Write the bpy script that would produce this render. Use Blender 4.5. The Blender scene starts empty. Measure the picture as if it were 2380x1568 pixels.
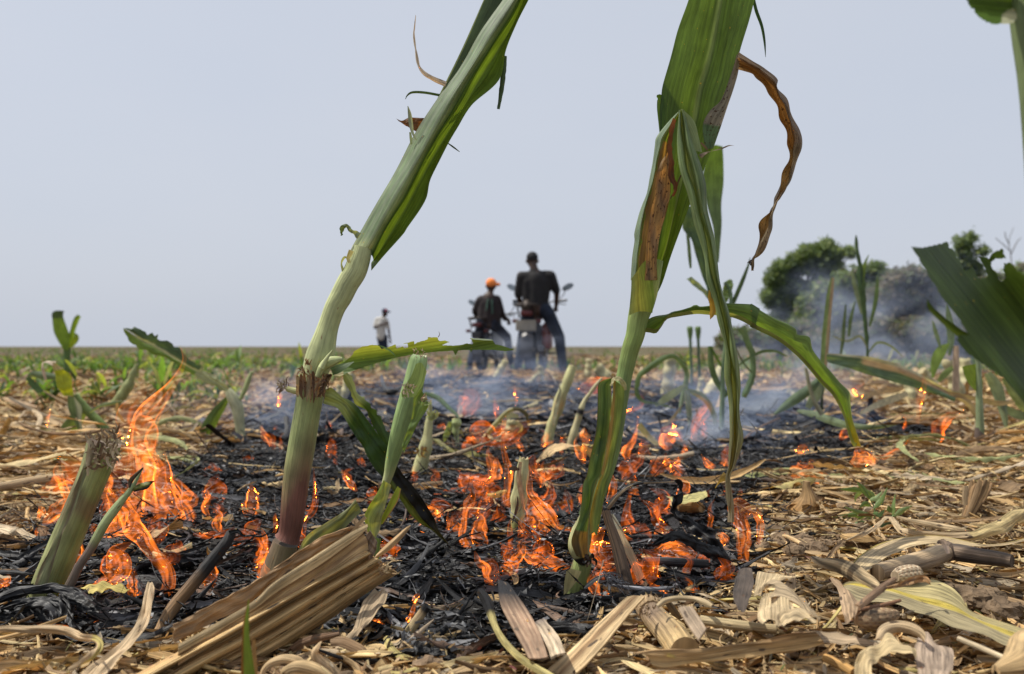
import bpy, math, random
import numpy as np
from mathutils import Vector, noise, Matrix
R = random.Random(7)
SC = bpy.context.scene
COL = SC.collection

# ------------------------------------------------------------------ camera
F, CX, CY, CAMZ = 1851.1, 1190.0, 784.0, 0.30
TILT = math.atan(22 / F)
cam_d = bpy.data.cameras.new("camera")
cam_d.lens = 28.0; cam_d.sensor_width = 36.0
cam_d.clip_start = 0.02; cam_d.clip_end = 20000
cam_d.dof.use_dof = True; cam_d.dof.focus_distance = 1.0; cam_d.dof.aperture_fstop = 5.4
cam_d.dof.aperture_blades = 7
cam = bpy.data.objects.new("camera", cam_d)
cam.location = (0, 0, CAMZ); cam.rotation_euler = (math.pi / 2 + TILT, 0, 0)
COL.objects.link(cam); SC.camera = cam

# ------------------------------------------------------------------ sky, sun, exposure
SUN_EL, SUN_AZ = math.radians(61), math.radians(-82)      # azimuth from +Y, negative = to the left
W = bpy.data.worlds.new("World"); SC.world = W; W.use_nodes = True
nt = W.node_tree; nt.nodes.clear()
sky = nt.nodes.new("ShaderNodeTexSky"); sky.sky_type = 'NISHITA'; sky.sun_disc = False
sky.sun_elevation = SUN_EL; sky.sun_rotation = SUN_AZ
sky.air_density = 1.0; sky.dust_density = 6.0; sky.ozone_density = 1.0
hz = nt.nodes.new("ShaderNodeMix"); hz.data_type = 'RGBA'
hz.inputs[0].default_value = 0.80
wtc = nt.nodes.new("ShaderNodeTexCoord"); wn = nt.nodes.new("ShaderNodeTexNoise"); wn.inputs['Scale'].default_value = 2.2; wn.inputs['Detail'].default_value = 5
wmp = nt.nodes.new("ShaderNodeMapping"); wmp.inputs[3].default_value = (1, 1, 2.5); nt.links.new(wtc.outputs['Generated'], wmp.inputs[0]); nt.links.new(wmp.outputs[0], wn.inputs[0])
wr_ = nt.nodes.new("ShaderNodeMix"); wr_.data_type = 'RGBA'; wr_.inputs[6].default_value = (6.35, 6.95, 8.1, 1); wr_.inputs[7].default_value = (7.15, 7.5, 8.3, 1)   # thick, slightly uneven smoky haze
nt.links.new(wn.outputs[0], wr_.inputs[0]); nt.links.new(wr_.outputs[2], hz.inputs[7])
bg = nt.nodes.new("ShaderNodeBackground"); bg.inputs[1].default_value = 0.101
wo = nt.nodes.new("ShaderNodeOutputWorld")
nt.links.new(sky.outputs[0], hz.inputs[6]); nt.links.new(hz.outputs[2], bg.inputs[0]); nt.links.new(bg.outputs[0], wo.inputs[0])
sd = bpy.data.lights.new("sun", 'SUN'); sd.energy = 5.0; sd.angle = math.radians(0.6); sd.color = (1.0, 0.95, 0.86)
sun = bpy.data.objects.new("sun", sd); COL.objects.link(sun)
sdir = Vector((math.sin(SUN_AZ) * math.cos(SUN_EL), math.cos(SUN_AZ) * math.cos(SUN_EL), math.sin(SUN_EL)))
sun.rotation_euler = sdir.to_track_quat('Z', 'Y').to_euler()
SC.view_settings.view_transform = 'Standard'; SC.view_settings.look = 'None'
SC.view_settings.exposure = 0.0; SC.view_settings.gamma = 1.0
SC.cycles.transparent_max_bounces = 48; SC.cycles.max_bounces = 6
SC.cycles.volume_bounces = 0; SC.cycles.volume_step_rate = 3; SC.cycles.volume_max_steps = 96
SC.cycles.use_denoising = True

# ------------------------------------------------------------------ helpers
REG = dict(a=(0,1100,1.96), b=(0,1800,1.7464), c=(1000,1900,1.9645), d=(2000,1900,1.9645), e=(3000,1900,1.9653),
           g=(1000,1100,1.96), h=(2000,1100,1.96), i=(3000,900,1.5684), j=(1400,980,2.38), k=(1780,980,2.9033),
           l=(1300,0,1.4256), m=(2400,0,1.4256), n=(2900,800,1.96), p=(3000,800,2.24), q=(3700,0,3.919),
           r=(0,1300,1.425), s=(1600,1500,2.24), t=(2700,1500,1.96), y=(2500,500,1.96), w=(0,0,0.5811))
def Z(r, pts):
    x0, y0, s = REG[r]
    out = []
    for p in pts:
        q = [(p[0] / s + x0) * .5811, (p[1] / s + y0) * .5811]
        if len(p) > 2: q.append(p[2] / s * .5811)
        if len(p) > 3: q += list(p[3:])
        out.append(tuple(q))
    return out
def H0(y):
    t = min(1, max(0, (y - 6) / 14)); return -0.25 * t * t * (3 - 2 * t)
def H(x, y):
    r = math.hypot(x, y); fd = 1 / (1 + (r / 5) ** 2)
    h = H0(y)
    h += 0.020 * fd * noise.noise(Vector((x * 1.3, y * 1.3, 3)))
    h += 0.012 * fd * noise.noise(Vector((x * 6, y * 6, 1)))
    return h
def P(u, v, d):
    x = (u - CX) / F * d; z = (CY - v) / F * d
    return Vector((x, d * math.cos(TILT) - z * math.sin(TILT), CAMZ + d * math.sin(TILT) + z * math.cos(TILT)))
def GD(v, lift=0.0):
    v = max(v, 812); d = (CAMZ - lift) * F / (v - 806)
    for _ in range(25): d = 0.5 * d + 0.5 * (CAMZ - lift - H0(d)) * F / (v - 806)
    return d
def dg(lift): return lambda u, v: GD(v, lift)
def G(u, v, lift=0.0): return P(u, v, GD(v, lift))

class MB:
    def __init__(s): s.v = []; s.f = []; s.uv = []; s.c = []; s.n = 0
    def add(s, V, Fc, UV, C):
        V = np.asarray(V, float).reshape(-1, 3); n = len(V)
        s.v.append(V); s.uv.append(np.asarray(UV, float).reshape(-1, 2))
        C = np.asarray(C, float)
        if C.ndim == 1: C = np.tile(C[:3], (n, 1))
        s.c.append(C.reshape(-1, 3)[:, :3])
        s.f.append(np.asarray(Fc, int) + s.n); s.n += n
    def grid(s, Pg, UV, C, closed=False):
        Pg = np.asarray(Pg, float); N, M = Pg.shape[:2]
        idx = np.arange(N * M).reshape(N, M)
        if closed: nx = np.roll(idx, -1, 1)
        else: nx = idx[:, 1:]; idx = idx[:, :-1]
        a = idx[:-1].ravel(); b = nx[:-1].ravel(); c = nx[1:].ravel(); d = idx[1:].ravel()
        s.add(Pg, np.stack([a, b, c, d], 1), UV, C)
    def fan(s, ring, col, depth=0.0):
        ring = np.asarray(ring, float); n = len(ring); ctr = ring.mean(0) + np.asarray([0, 0, -depth])
        V = np.vstack([ring, ctr]); uv = V[:, :2]
        i = np.arange(n); s.add(V, np.stack([i, (i + 1) % n, np.full(n, n), np.full(n, n)], 1), uv, col)
    def mesh(s, name, off=None, smooth=True):
        V = np.vstack(s.v)
        if off is not None: V = V - np.asarray(off)
        fs = []
        for a in s.f:
            for q in a.tolist():
                if len(q) == 4 and q[2] == q[3]: q = q[:3]
                fs.append(q)
        me = bpy.data.meshes.new(name); me.from_pydata(V.tolist(), [], fs)
        UV = np.vstack(s.uv); C = np.vstack(s.c)
        uvl = me.uv_layers.new(name="UVMap"); li = np.empty(len(me.loops), int); me.loops.foreach_get("vertex_index", li)
        uvl.data.foreach_set("uv", UV[li].ravel())
        ca = me.color_attributes.new("col", 'FLOAT_COLOR', 'POINT')
        ca.data.foreach_set("color", np.hstack([C, np.ones((len(C), 1))]).ravel())
        if smooth: me.polygons.foreach_set("use_smooth", [True] * len(me.polygons))
        me.update(); return me
    def build(s, name, mat, parent=None, smooth=True):
        off = parent.location if parent is not None else None
        g = parent
        while g is not None and g.parent is not None: g = g.parent; off = off + g.location
        o = bpy.data.objects.new(name, s.mesh(name, off, smooth)); COL.objects.link(o)
        o.data.materials.append(mat)
        if parent is not None: o.parent = parent
        return o

def tag(o, label=None, cat=None, group=None, kind=None):
    if label: o['label'] = label
    if cat: o['category'] = cat
    if group: o['group'] = group
    if kind: o['kind'] = kind
    return o
def thing(name, label, cat, loc, group=None):
    o = bpy.data.objects.new(name, None); COL.objects.link(o); o.location = Vector(loc)
    o.empty_display_size = 0.05
    return tag(o, label, cat, group)

def catmull(pts, n):
    """pts: list of equal-length tuples; n samples by index parameter"""
    A = np.asarray(pts, float); k = len(A)
    if k == 2:
        t = np.linspace(0, 1, n)[:, None]; return A[0] * (1 - t) + A[1] * t
    t = np.linspace(0, k - 1, n); i = np.clip(t.astype(int), 0, k - 2); f = (t - i)[:, None]
    Ap = np.vstack([2 * A[0] - A[1], A, 2 * A[-1] - A[-2]])
    p0, p1, p2, p3 = Ap[i], Ap[i + 1], Ap[i + 2], Ap[i + 3]
    return 0.5 * (2 * p1 + (p2 - p0) * f + (2 * p0 - 5 * p1 + 4 * p2 - p3) * f ** 2 + (3 * p1 - p0 - 3 * p2 + p3) * f ** 3)
def arcs(A):
    return np.concatenate([[0], np.cumsum(np.linalg.norm(np.diff(A[:, :3], axis=0), axis=1))])
def resample(A, n, smooth=True, mode='a'):
    """resample a polyline (k,>=3) by arc length"""
    A = np.asarray(A, float)
    if smooth and len(A) > 2: A = catmull(A, len(A) * 8)
    if mode == 'a': s = arcs(A)
    else:
        q = A[:, 0 if mode == 'x' else 2]; q = (q - q[0]) * (1 if q[-1] >= q[0] else -1)
        s = np.maximum.accumulate(q) + np.arange(len(q)) * 1e-6
    s = s / s[-1]; t = np.linspace(0, 1, n)
    return np.stack([np.interp(t, s, A[:, j]) for j in range(A.shape[1])], 1)
def dval(d, u, v, dd=0.0):
    return (d(u, v) if callable(d) else d) + dd
def mixc(a, b, t): return tuple(a[i] * (1 - t) + b[i] * t for i in range(3))
def grad(stops):
    def f(t, s=0):
        if t <= stops[0][0]: return stops[0][1]
        for (a, ca), (b, cb) in zip(stops, stops[1:]):
            if t <= b: return mixc(ca, cb, (t - a) / max(1e-6, b - a))
        return stops[-1][1]
    return f
def colgrid(col, N, M, var=0.12, seed=0):
    C = np.zeros((N, M, 3))
    for i in range(N):
        for j in range(M):
            t, s = i / (N - 1), j / (M - 1)
            c = col(t, s) if callable(col) else col
            k = 1 + var * noise.noise(Vector((t * 7 + seed, s * 2.3, seed * 1.7)))
            C[i, j] = [x * k for x in c[:3]]
    return C
def smoothN(x): return x

def rails(mb, rl, d, col, N=40, M=10, ripple=0.0, rf=(6, 2), seed=0, mode='a', linear=(), thick=0.0, var=.12, crinkle=0.0):
    """rl: list of rails, each a list of (u,v[,w ignored],dd) -> lofted surface. entries are (u,v) or (u,v,dd)"""
    out = []
    for k, r in enumerate(rl):
        pts = [P(p[0], p[1], dval(d, p[0], p[1], p[2] if len(p) > 2 else 0.0)) for p in r]
        out.append(resample([tuple(p) for p in pts], N, k not in linear, mode))
    A = np.stack(out, 1)                      # N, R, 3
    rows = np.stack([catmull(A[i], M) if len(rl) > 2 else catmull(A[i], M) for i in range(N)], 0)
    W_ = np.linalg.norm(np.diff(rows, axis=1), axis=2).sum(1).mean()
    mid = rows[:, M // 2]; ln = arcs(mid)
    UV = np.zeros((N, M, 2)); UV[:, :, 0] = ln[:, None] + seed * .37; UV[:, :, 1] = np.linspace(0, 1, M)[None] * W_ + seed * .11
    if ripple or crinkle:
        nrm = np.cross(np.gradient(rows, axis=0), np.gradient(rows, axis=1)); nrm /= np.linalg.norm(nrm, axis=2, keepdims=True) + 1e-9
        for i in range(N):
            for j in range(M):
                t, s_ = i / (N - 1), j / (M - 1)
                q = ripple * noise.noise(Vector((t * rf[0] + seed, s_ * rf[1], seed * 3.1)))
                if crinkle: q += crinkle * noise.noise(Vector((t * rf[0] * 5, s_ * rf[1] * 5, seed)))
                rows[i, j] += nrm[i, j] * q
    C = colgrid(col, N, M, var, seed)
    mb.grid(rows, UV, C)
    if thick:
        nrm = np.cross(np.gradient(rows, axis=0), np.gradient(rows, axis=1)); nrm /= np.linalg.norm(nrm, axis=2, keepdims=True) + 1e-9
        if (nrm[N//2, M//2, 1]) < 0: nrm = -nrm
        back = rows + nrm * thick
        mb.grid(back[:, ::-1], UV[:, ::-1], C[:, ::-1])
        for sl in ((slice(None), 0), (slice(None), -1), (0, slice(None)), (-1, slice(None))):
            a, b = rows[sl], back[sl]
            mb.grid(np.stack([a, b], 1), np.stack([UV[sl], UV[sl]], 1), np.stack([C[sl], C[sl]], 1))
    return rows

def ribbon(mb, pts, d, col, N=40, M=5, twist=None, fold=0.0, ripple=0.0, seed=0, var=.15, dds=None, jag=0.0, thick=0.0):
    """centre line (u,v,width px) -> ribbon with twist (deg list) and a V/arch fold"""
    k = len(pts); ctr = []
    for q, p in enumerate(pts):
        dd = dds[q] if dds else (p[3] if len(p) > 3 else 0.0)
        dv = dval(d, p[0], p[1], dd); c = P(p[0], p[1], dv); ctr.append((c.x, c.y, c.z, p[2] / F * dv))
    A = resample(ctr, N) if k > 2 else catmull(ctr, N)
    tw = np.interp(np.linspace(0, 1, N), np.linspace(0, 1, len(twist)), twist) if twist else np.zeros(N)
    T = np.gradient(A[:, :3], axis=0); T /= np.linalg.norm(T, axis=1, keepdims=True) + 1e-9
    Vw = A[:, :3] - np.array([0, 0, CAMZ]); Vw /= np.linalg.norm(Vw, axis=1, keepdims=True)
    S = np.cross(T, Vw); S /= np.linalg.norm(S, axis=1, keepdims=True) + 1e-9
    Nn = np.cross(S, T)
    a = np.radians(tw)[:, None]; S2 = S * np.cos(a) + Nn * np.sin(a); N2 = -S * np.sin(a) + Nn * np.cos(a)
    s = np.linspace(-1, 1, M); rows = np.zeros((N, M, 3))
    for j, sj in enumerate(s):
        w = A[:, 3:4] * .5
        if jag: w = w * (1 + jag * np.array([noise.noise(Vector((i * .35, seed + (5 if sj > 0 else 0), 0))) for i in range(N)])[:, None] * abs(sj))
        off = N2 * (fold * w * (abs(sj) ** 1.5) * 1.0)
        rp = np.array([ripple * noise.noise(Vector((i / N * 9, sj * 1.4, seed))) for i in range(N)])[:, None]
        rows[:, j] = A[:, :3] + S2 * w * sj + off + N2 * rp
    ln = arcs(A); UV = np.zeros((N, M, 2)); UV[:, :, 0] = ln[:, None] + seed * .53
    UV[:, :, 1] = s[None] * A[:, 3:4] * .5 + seed * .21
    C = colgrid(col, N, M, var, seed); mb.grid(rows, UV, C)
    if thick:
        back = rows + (N2 * thick)[:, None]
        mb.grid(back[:, ::-1], UV[:, ::-1], C[:, ::-1])
        for sl in ((slice(None), 0), (slice(None), -1), (0, slice(None)), (-1, slice(None))):
            mb.grid(np.stack([rows[sl], back[sl]], 1), np.stack([UV[sl], UV[sl]], 1), np.stack([C[sl], C[sl]], 1))
    return rows

def tube3(mb, A, col, K=20, rf=None, seed=0, var=.1, cap0=True, cap1=True, tornR=0.0, capcol=None, arc=None):
    """A: (N,4) world points with radius"""
    N = len(A); T = np.gradient(A[:, :3], axis=0); T /= np.linalg.norm(T, axis=1, keepdims=True) + 1e-9
    up = np.array([0, -1.0, 0.001]); rows = np.zeros((N, K, 3))
    for i in range(N):
        s = np.cross(T[i], up); s /= np.linalg.norm(s) + 1e-9; n = np.cross(s, T[i])
        for k in range(K):
            a = 2 * math.pi * k / K; r = A[i, 3]
            if rf: r *= rf(i / (N - 1), a)
            q = A[i, :3] + (s * math.cos(a) - n * math.sin(a)) * r
            if tornR and i >= N - 2: q = q + T[i] * tornR * noise.noise(Vector((a * 2.3, seed, i))) * (i - N + 3) / 2
            rows[i, k] = q
    ln = arcs(A); UV = np.zeros((N, K, 2)); UV[:, :, 0] = ln[:, None] + seed * .7
    rm = A[:, 3].mean(); UV[:, :, 1] = np.abs(np.arange(K) / K - .5)[None] * 2 * math.pi * rm + seed * .3
    C = colgrid(lambda t, s_: (col(t, s_) if callable(col) else col), N, K, var, seed)
    C[:, -1] = .5 * (C[:, -2] + C[:, 0])
    mb.grid(rows, UV, C, closed=True)
    cc = capcol or (col(1, .5) if callable(col) else col)
    if cap1: mb.fan(rows[-1], cc, 0.004)
    if cap0: mb.fan(rows[0][::-1], cc)
    return rows
def tube(mb, pts, d, col, N=30, **kw):
    ctr = []
    for p in pts:
        dv = dval(d, p[0], p[1], p[3] if len(p) > 3 else 0.0); c = P(p[0], p[1], dv); ctr.append((c.x, c.y, c.z, p[2] / F * dv))
    A = resample(ctr, N)
    return tube3(mb, A, col, **kw)

def pip(x, y, poly):
    ins = False; j = len(poly) - 1
    for i in range(len(poly)):
        xi, yi = poly[i][:2]; xj, yj = poly[j][:2]
        if (yi > y) != (yj > y) and x < (xj - xi) * (y - yi) / (yj - yi) + xi: ins = not ins
        j = i
    return ins
def cutleaf(mb, poly, axis, d, col, cell=4, ddf=None, seed=0, var=.12):
    """a leaf with a chewed outline: fine grid of cells kept inside the outline, its border snapped to it"""
    ax = Vector(axis).normalized(); px = Vector((-ax.y, ax.x))
    us = [Vector(p[:2]).dot(ax) for p in poly]; vs = [Vector(p[:2]).dot(px) for p in poly]
    u0, u1, v0, v1 = min(us), max(us), min(vs), max(vs)
    nu, nv = int((u1 - u0) / cell) + 2, int((v1 - v0) / cell) + 2
    seg = [(Vector(poly[i][:2]), Vector(poly[(i + 1) % len(poly)][:2])) for i in range(len(poly))]
    ids = {}; V = []; UV = []; C = []; Fc = []
    def vid(i, j):
        if (i, j) in ids: return ids[(i, j)]
        q = ax * (u0 + i * cell) + px * (v0 + j * cell)
        if not pip(q.x, q.y, poly):
            best = None
            for a, b in seg:
                ab = b - a; t = max(0, min(1, (q - a).dot(ab) / max(1e-9, ab.dot(ab)))); c = a + ab * t; dist = (c - q).length
                if best is None or dist < best[0]: best = (dist, c)
            q = best[1]
        t, s = i / nu, j / nv
        dv = dval(d, q.x, q.y, ddf(t, s) if ddf else 0)
        V.append(P(q.x, q.y, dv)); UV.append((q.dot(ax) / F * dv + seed, q.dot(px) / F * dv))
        k = 1 + var * noise.noise(Vector((t * 6 + seed, s * 6, 2)))
        c = col(t, s) if callable(col) else col; C.append([x * k for x in c]); ids[(i, j)] = len(V) - 1
        return len(V) - 1
    for i in range(nu):
        for j in range(nv):
            q = ax * (u0 + (i + .5) * cell) + px * (v0 + (j + .5) * cell)
            if pip(q.x, q.y, poly): Fc.append([vid(i, j), vid(i + 1, j), vid(i + 1, j + 1), vid(i, j + 1)])
    mb.add([tuple(v) for v in V], Fc, UV, C)

# ------------------------------------------------------------------ materials
def new_mat(name):
    m = bpy.data.materials.new(name); m.use_nodes = True; n = m.node_tree; n.nodes.clear(); return m, n
def nd(n, t, **kw):
    x = n.nodes.new(t)
    for k, v in kw.items(): setattr(x, k, v)
    return x
def math_(n, op, a, b=None):
    x = nd(n, "ShaderNodeMath", operation=op)
    for i, q in enumerate((a, b)):
        if q is None: continue
        if isinstance(q, (int, float)): x.inputs[i].default_value = q
        else: n.links.new(q, x.inputs[i])
    return x.outputs[0]
def plant_mat(name, rough=.5, transl=0.0, stripe=(18, 700), contrast=.35, bump=.3, spot=None, spot_t=.68, spot_s=(60, 160), blotch=.25,
              spec=.4, fine=(60, 1400), tcol=(1, 1, 1), tint=None):
    """fibres run along UV.x (both UV axes are metres); pigment comes from the point colours"""
    m, n = new_mat(name); L = n.links.new
    att = nd(n, "ShaderNodeAttribute", attribute_name="col"); uv = nd(n, "ShaderNodeUVMap", uv_map="UVMap")
    def nz(sc, det=2, dist=0.0):
        mp = nd(n, "ShaderNodeMapping"); mp.inputs[3].default_value = (sc[0], sc[1], 1); L(uv.outputs[0], mp.inputs[0])
        t = nd(n, "ShaderNodeTexNoise"); t.inputs['Scale'].default_value = 1; t.inputs['Detail'].default_value = det
        t.inputs['Distortion'].default_value = dist; L(mp.outputs[0], t.inputs[0]); return t.outputs[0]
    st = nz(stripe); fi = nz(fine, 1); bl = nz((25, 45), 3)
    def rng(x, lo, hi, a=.3, b=.7):
        r = nd(n, "ShaderNodeMapRange"); L(x, r.inputs[0]); r.inputs[1].default_value = a; r.inputs[2].default_value = b
        r.inputs[3].default_value = lo; r.inputs[4].default_value = hi; return r.outputs[0]
    k = math_(n, 'MULTIPLY', rng(st, 1 - contrast, 1 + contrast), rng(fi, 1 - contrast * .5, 1 + contrast * .5))
    k = math_(n, 'MULTIPLY', k, rng(bl, 1 - blotch, 1 + blotch))
    vm = nd(n, "ShaderNodeVectorMath", operation='SCALE'); L(att.outputs[0], vm.inputs[0]); L(k, vm.inputs['Scale'])
    colr = vm.outputs[0]
    if tint:
        tn = nd(n, "ShaderNodeVectorMath", operation='MULTIPLY'); L(colr, tn.inputs[0]); tn.inputs[1].default_value = tint; colr = tn.outputs[0]
    if spot:
        sp = nz(spot_s, 2); r = rng(sp, 0, 1, spot_t, spot_t + .04); mx = nd(n, "ShaderNodeMix", data_type='RGBA')
        L(r, mx.inputs[0]); L(colr, mx.inputs[6]); mx.inputs[7].default_value = (*spot, 1); colr = mx.outputs[2]
    bs = nd(n, "ShaderNodeBsdfPrincipled"); L(colr, bs.inputs['Base Color']); bs.inputs['Roughness'].default_value = rough
    bs.inputs['Specular IOR Level'].default_value = spec
    bp = nd(n, "ShaderNodeBump"); bp.inputs[0].default_value = bump; bp.inputs[1].default_value = .0012
    L(math_(n, 'ADD', st, math_(n, 'MULTIPLY', fi, .5)), bp.inputs['Height']); L(bp.outputs[0], bs.inputs['Normal'])
    sh = bs.outputs[0]
    if transl:
        tr = nd(n, "ShaderNodeBsdfTranslucent"); tm = nd(n, "ShaderNodeVectorMath", operation='MULTIPLY'); L(colr, tm.inputs[0]); tm.inputs[1].default_value = tcol
        L(tm.outputs[0], tr.inputs[0]); mx = nd(n, "ShaderNodeMixShader"); mx.inputs[0].default_value = transl
        L(sh, mx.inputs[1]); L(tr.outputs[0], mx.inputs[2]); sh = mx.outputs[0]
    o = nd(n, "ShaderNodeOutputMaterial"); L(sh, o.inputs[0]); return m
def plain_mat(name, col, rough=.6, metal=0.0, var=.2, scale=30, spec=.4, alpha=None):
    m, n = new_mat(name); L = n.links.new
    tc = nd(n, "ShaderNodeTexCoord"); t = nd(n, "ShaderNodeTexNoise"); t.inputs['Scale'].default_value = scale; t.inputs['Detail'].default_value = 3
    L(tc.outputs['Object'], t.inputs[0]); r = nd(n, "ShaderNodeMapRange"); L(t.outputs[0], r.inputs[0])
    r.inputs[1].default_value = .3; r.inputs[2].default_value = .7; r.inputs[3].default_value = 1 - var; r.inputs[4].default_value = 1 + var
    vm = nd(n, "ShaderNodeVectorMath", operation='SCALE'); vm.inputs[0].default_value = col; L(r.outputs[0], vm.inputs['Scale'])
    bs = nd(n, "ShaderNodeBsdfPrincipled"); L(vm.outputs[0], bs.inputs['Base Color']); bs.inputs['Roughness'].default_value = rough
    bs.inputs['Metallic'].default_value = metal; bs.inputs['Specular IOR Level'].default_value = spec
    o = nd(n, "ShaderNodeOutputMaterial"); L(bs.outputs[0], o.inputs[0]); return m

M_leaf = plant_mat("green_leaf", .48, .46, (7, 300), .32, .6, spot=(.45, .33, .04), spot_t=.715, spot_s=(170, 330), tcol=(1.25, 1.0, .32), spec=.35)
M_stalk = plant_mat("green_stalk", .5, 0.0, (4, 380), .20, 1.0, spot=(.20, .12, .06), spot_t=.70, spot_s=(45, 150), blotch=.28, spec=.3)
M_dry = plant_mat("dry_leaf", .66, .22, (12, 420), .45, 1.2, spot=(.10, .07, .045), spot_t=.67, spot_s=(40, 130), tcol=(1.2, .8, .4), spec=.25, tint=(1.04, .97, .87))
M_drystalk = plant_mat("dry_stalk", .62, 0.0, (6, 330), .40, 1.2, spot=(.10, .07, .045), spot_t=.66, spot_s=(40, 100), spec=.3, tint=(1.04, .97, .87))
M_brown = plant_mat("brown_leaf", .55, .45, (20, 600), .35, .5, spot=(.09, .045, .02), spot_t=.60, spot_s=(220, 420), tcol=(1.25, .85, .42), spec=.3)
M_char = plant_mat("charred_leaf", .5, 0.0, (20, 500), .5, 1.0, spot=(.10, .10, .11), spot_t=.70, spot_s=(30, 300), blotch=.5, spec=.35)
M_litter = plant_mat("straw", .66, .15, (12, 420), .45, 1.0, spot=(.12, .085, .05), spot_t=.66, spot_s=(35, 110), blotch=.35, tcol=(1.2, .85, .45), spec=.25, tint=(1.04, .97, .87))
M_field = plant_mat("field_leaf", .5, .45, (8, 200), .15, .0, tcol=(1.3, 1.5, .5), spec=.3)

GREEN = (.068, .128, .030); DGREEN = (.036, .08, .024); GREY_G = (.19, .27, .15); PALE_G = (.30, .37, .16); YEL_G = (.26, .34, .05)
STRAW = (.45, .315, .155); STRAW_P = (.60, .47, .26); STRAW_D = (.22, .15, .085); BROWN = (.16, .075, .025); CHAR = (.009, .009, .010); ASH = (.17, .17, .18)
# ------------------------------------------------------------------ ground
BURN = [(-500, 1350), (0, 1330), (60, 1230), (130, 1160), (420, 1075), (560, 1030), (600, 985), (620, 945), (820, 900), (1050, 880), (1300, 890),
        (1600, 900), (1850, 905), (1900, 960), (2150, 1000), (2200, 1050), (2050, 1110), (1760, 1120), (1640, 1170), (1640, 1230), (1760, 1290), (1790, 1410),
        (1690, 1475), (1560, 1495), (1300, 1500), (950, 1500), (820, 1470), (600, 1440), (420, 1500), (150, 1490), (0, 1470), (-500, 1470)]
BURNW = [(G(u, v).x, G(u, v).y) for u, v in BURN]
def burnt(x, y):
    k = .12 * max(.5, y) ; q = .22 + .10 * y
    x2 = x + k * noise.noise(Vector((x / q * .9, y / q * .9, 7.0))); y2 = y + k * 1.2 * noise.noise(Vector((x / q, y / q, 11.0)))
    return pip(x2, y2, BURNW)
rows_ = []; y = -2.0
while y < 6000:
    rows_.append(y); y += .022 if y < 2.6 and y > .2 else (.2 if y <= .2 else .022 * (1 + (y - 2.6) * .9))
NX = 420; ks = np.linspace(-1.25, 1.25, NX)
gv = np.zeros((len(rows_), NX, 3)); gc = np.zeros((len(rows_), NX, 3))
for i, yy in enumerate(rows_):
    for j in range(NX):
        x = ks[j] * (yy + 3.0) * (.45 if yy < 4 else .45 + .55 * min(1, (yy - 4) / 10)); gv[i, j] = (x, yy, H(x, yy))
        if yy < 5:
            c = noise.noise(Vector((x * 16, yy * 16, 5))); gv[i, j, 2] += .006 * c + .004 * noise.noise(Vector((x * 45, yy * 45, 2)))
        b = burnt(x, yy) if .3 < yy < 12 else False
        gc[i, j] = (.022, .020, .019) if b else (.085, .056, .036)
mb = MB(); mb.grid(gv, gv[:, :, :2], gc)
m, n = new_mat("soil"); L = n.links.new
att = nd(n, "ShaderNodeAttribute", attribute_name="col"); tc = nd(n, "ShaderNodeTexCoord")
def nz_(sc, det, src):
    t = nd(n, "ShaderNodeTexNoise"); t.inputs['Scale'].default_value = sc; t.inputs['Detail'].default_value = det; L(src, t.inputs[0]); return t.outputs[0]
a_, b_ = nz_(9, 6, tc.outputs['Object']), nz_(95, 4, tc.outputs['Object'])
r = nd(n, "ShaderNodeMapRange"); L(math_(n, 'ADD', a_, b_), r.inputs[0]); r.inputs[1].default_value = .7; r.inputs[2].default_value = 1.3; r.inputs[3].default_value = .45; r.inputs[4].default_value = 1.6
vm = nd(n, "ShaderNodeVectorMath", operation='SCALE'); L(att.outputs[0], vm.inputs[0]); L(r.outputs[0], vm.inputs['Scale'])
sx = nd(n, "ShaderNodeSeparateXYZ"); L(tc.outputs['Object'], sx.inputs[0])
far = nd(n, "ShaderNodeMapRange"); L(sx.outputs[1], far.inputs[0]); far.inputs[1].default_value = 12; far.inputs[2].default_value = 60
gn = nd(n, "ShaderNodeMapRange"); mp = nd(n, "ShaderNodeMapping"); L(tc.outputs['Object'], mp.inputs[0]); mp.inputs[3].default_value = (.5, .06, 1)
t_ = nd(n, "ShaderNodeTexNoise"); t_.inputs['Scale'].default_value = 1; t_.inputs['Detail'].default_value = 5; L(mp.outputs[0], t_.inputs[0]); L(t_.outputs[0], gn.inputs[0])
gn.inputs[1].default_value = .40; gn.inputs[2].default_value = .62
mx = nd(n, "ShaderNodeMix", data_type='RGBA'); L(math_(n, 'MULTIPLY', far.outputs[0], math_(n, 'MULTIPLY', gn.outputs[0], .8)), mx.inputs[0]); L(vm.outputs[0], mx.inputs[6]); mx.inputs[7].default_value = (.12, .125, .065, 1)
bs = nd(n, "ShaderNodeBsdfPrincipled"); L(mx.outputs[2], bs.inputs[0]); bs.inputs['Roughness'].default_value = .95; bs.inputs['Specular IOR Level'].default_value = .1
bp = nd(n, "ShaderNodeBump"); bp.inputs[0].default_value = .9; bp.inputs[1].default_value = .008; L(b_, bp.inputs['Height']); L(bp.outputs[0], bs.inputs['Normal'])
o = nd(n, "ShaderNodeOutputMaterial"); L(bs.outputs[0], o.inputs[0]); M_soil = m
tag(mb.build("ground", M_soil), "brown field soil reaching to the horizon, blackened where the fire has passed", "ground", kind="structure")

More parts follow.
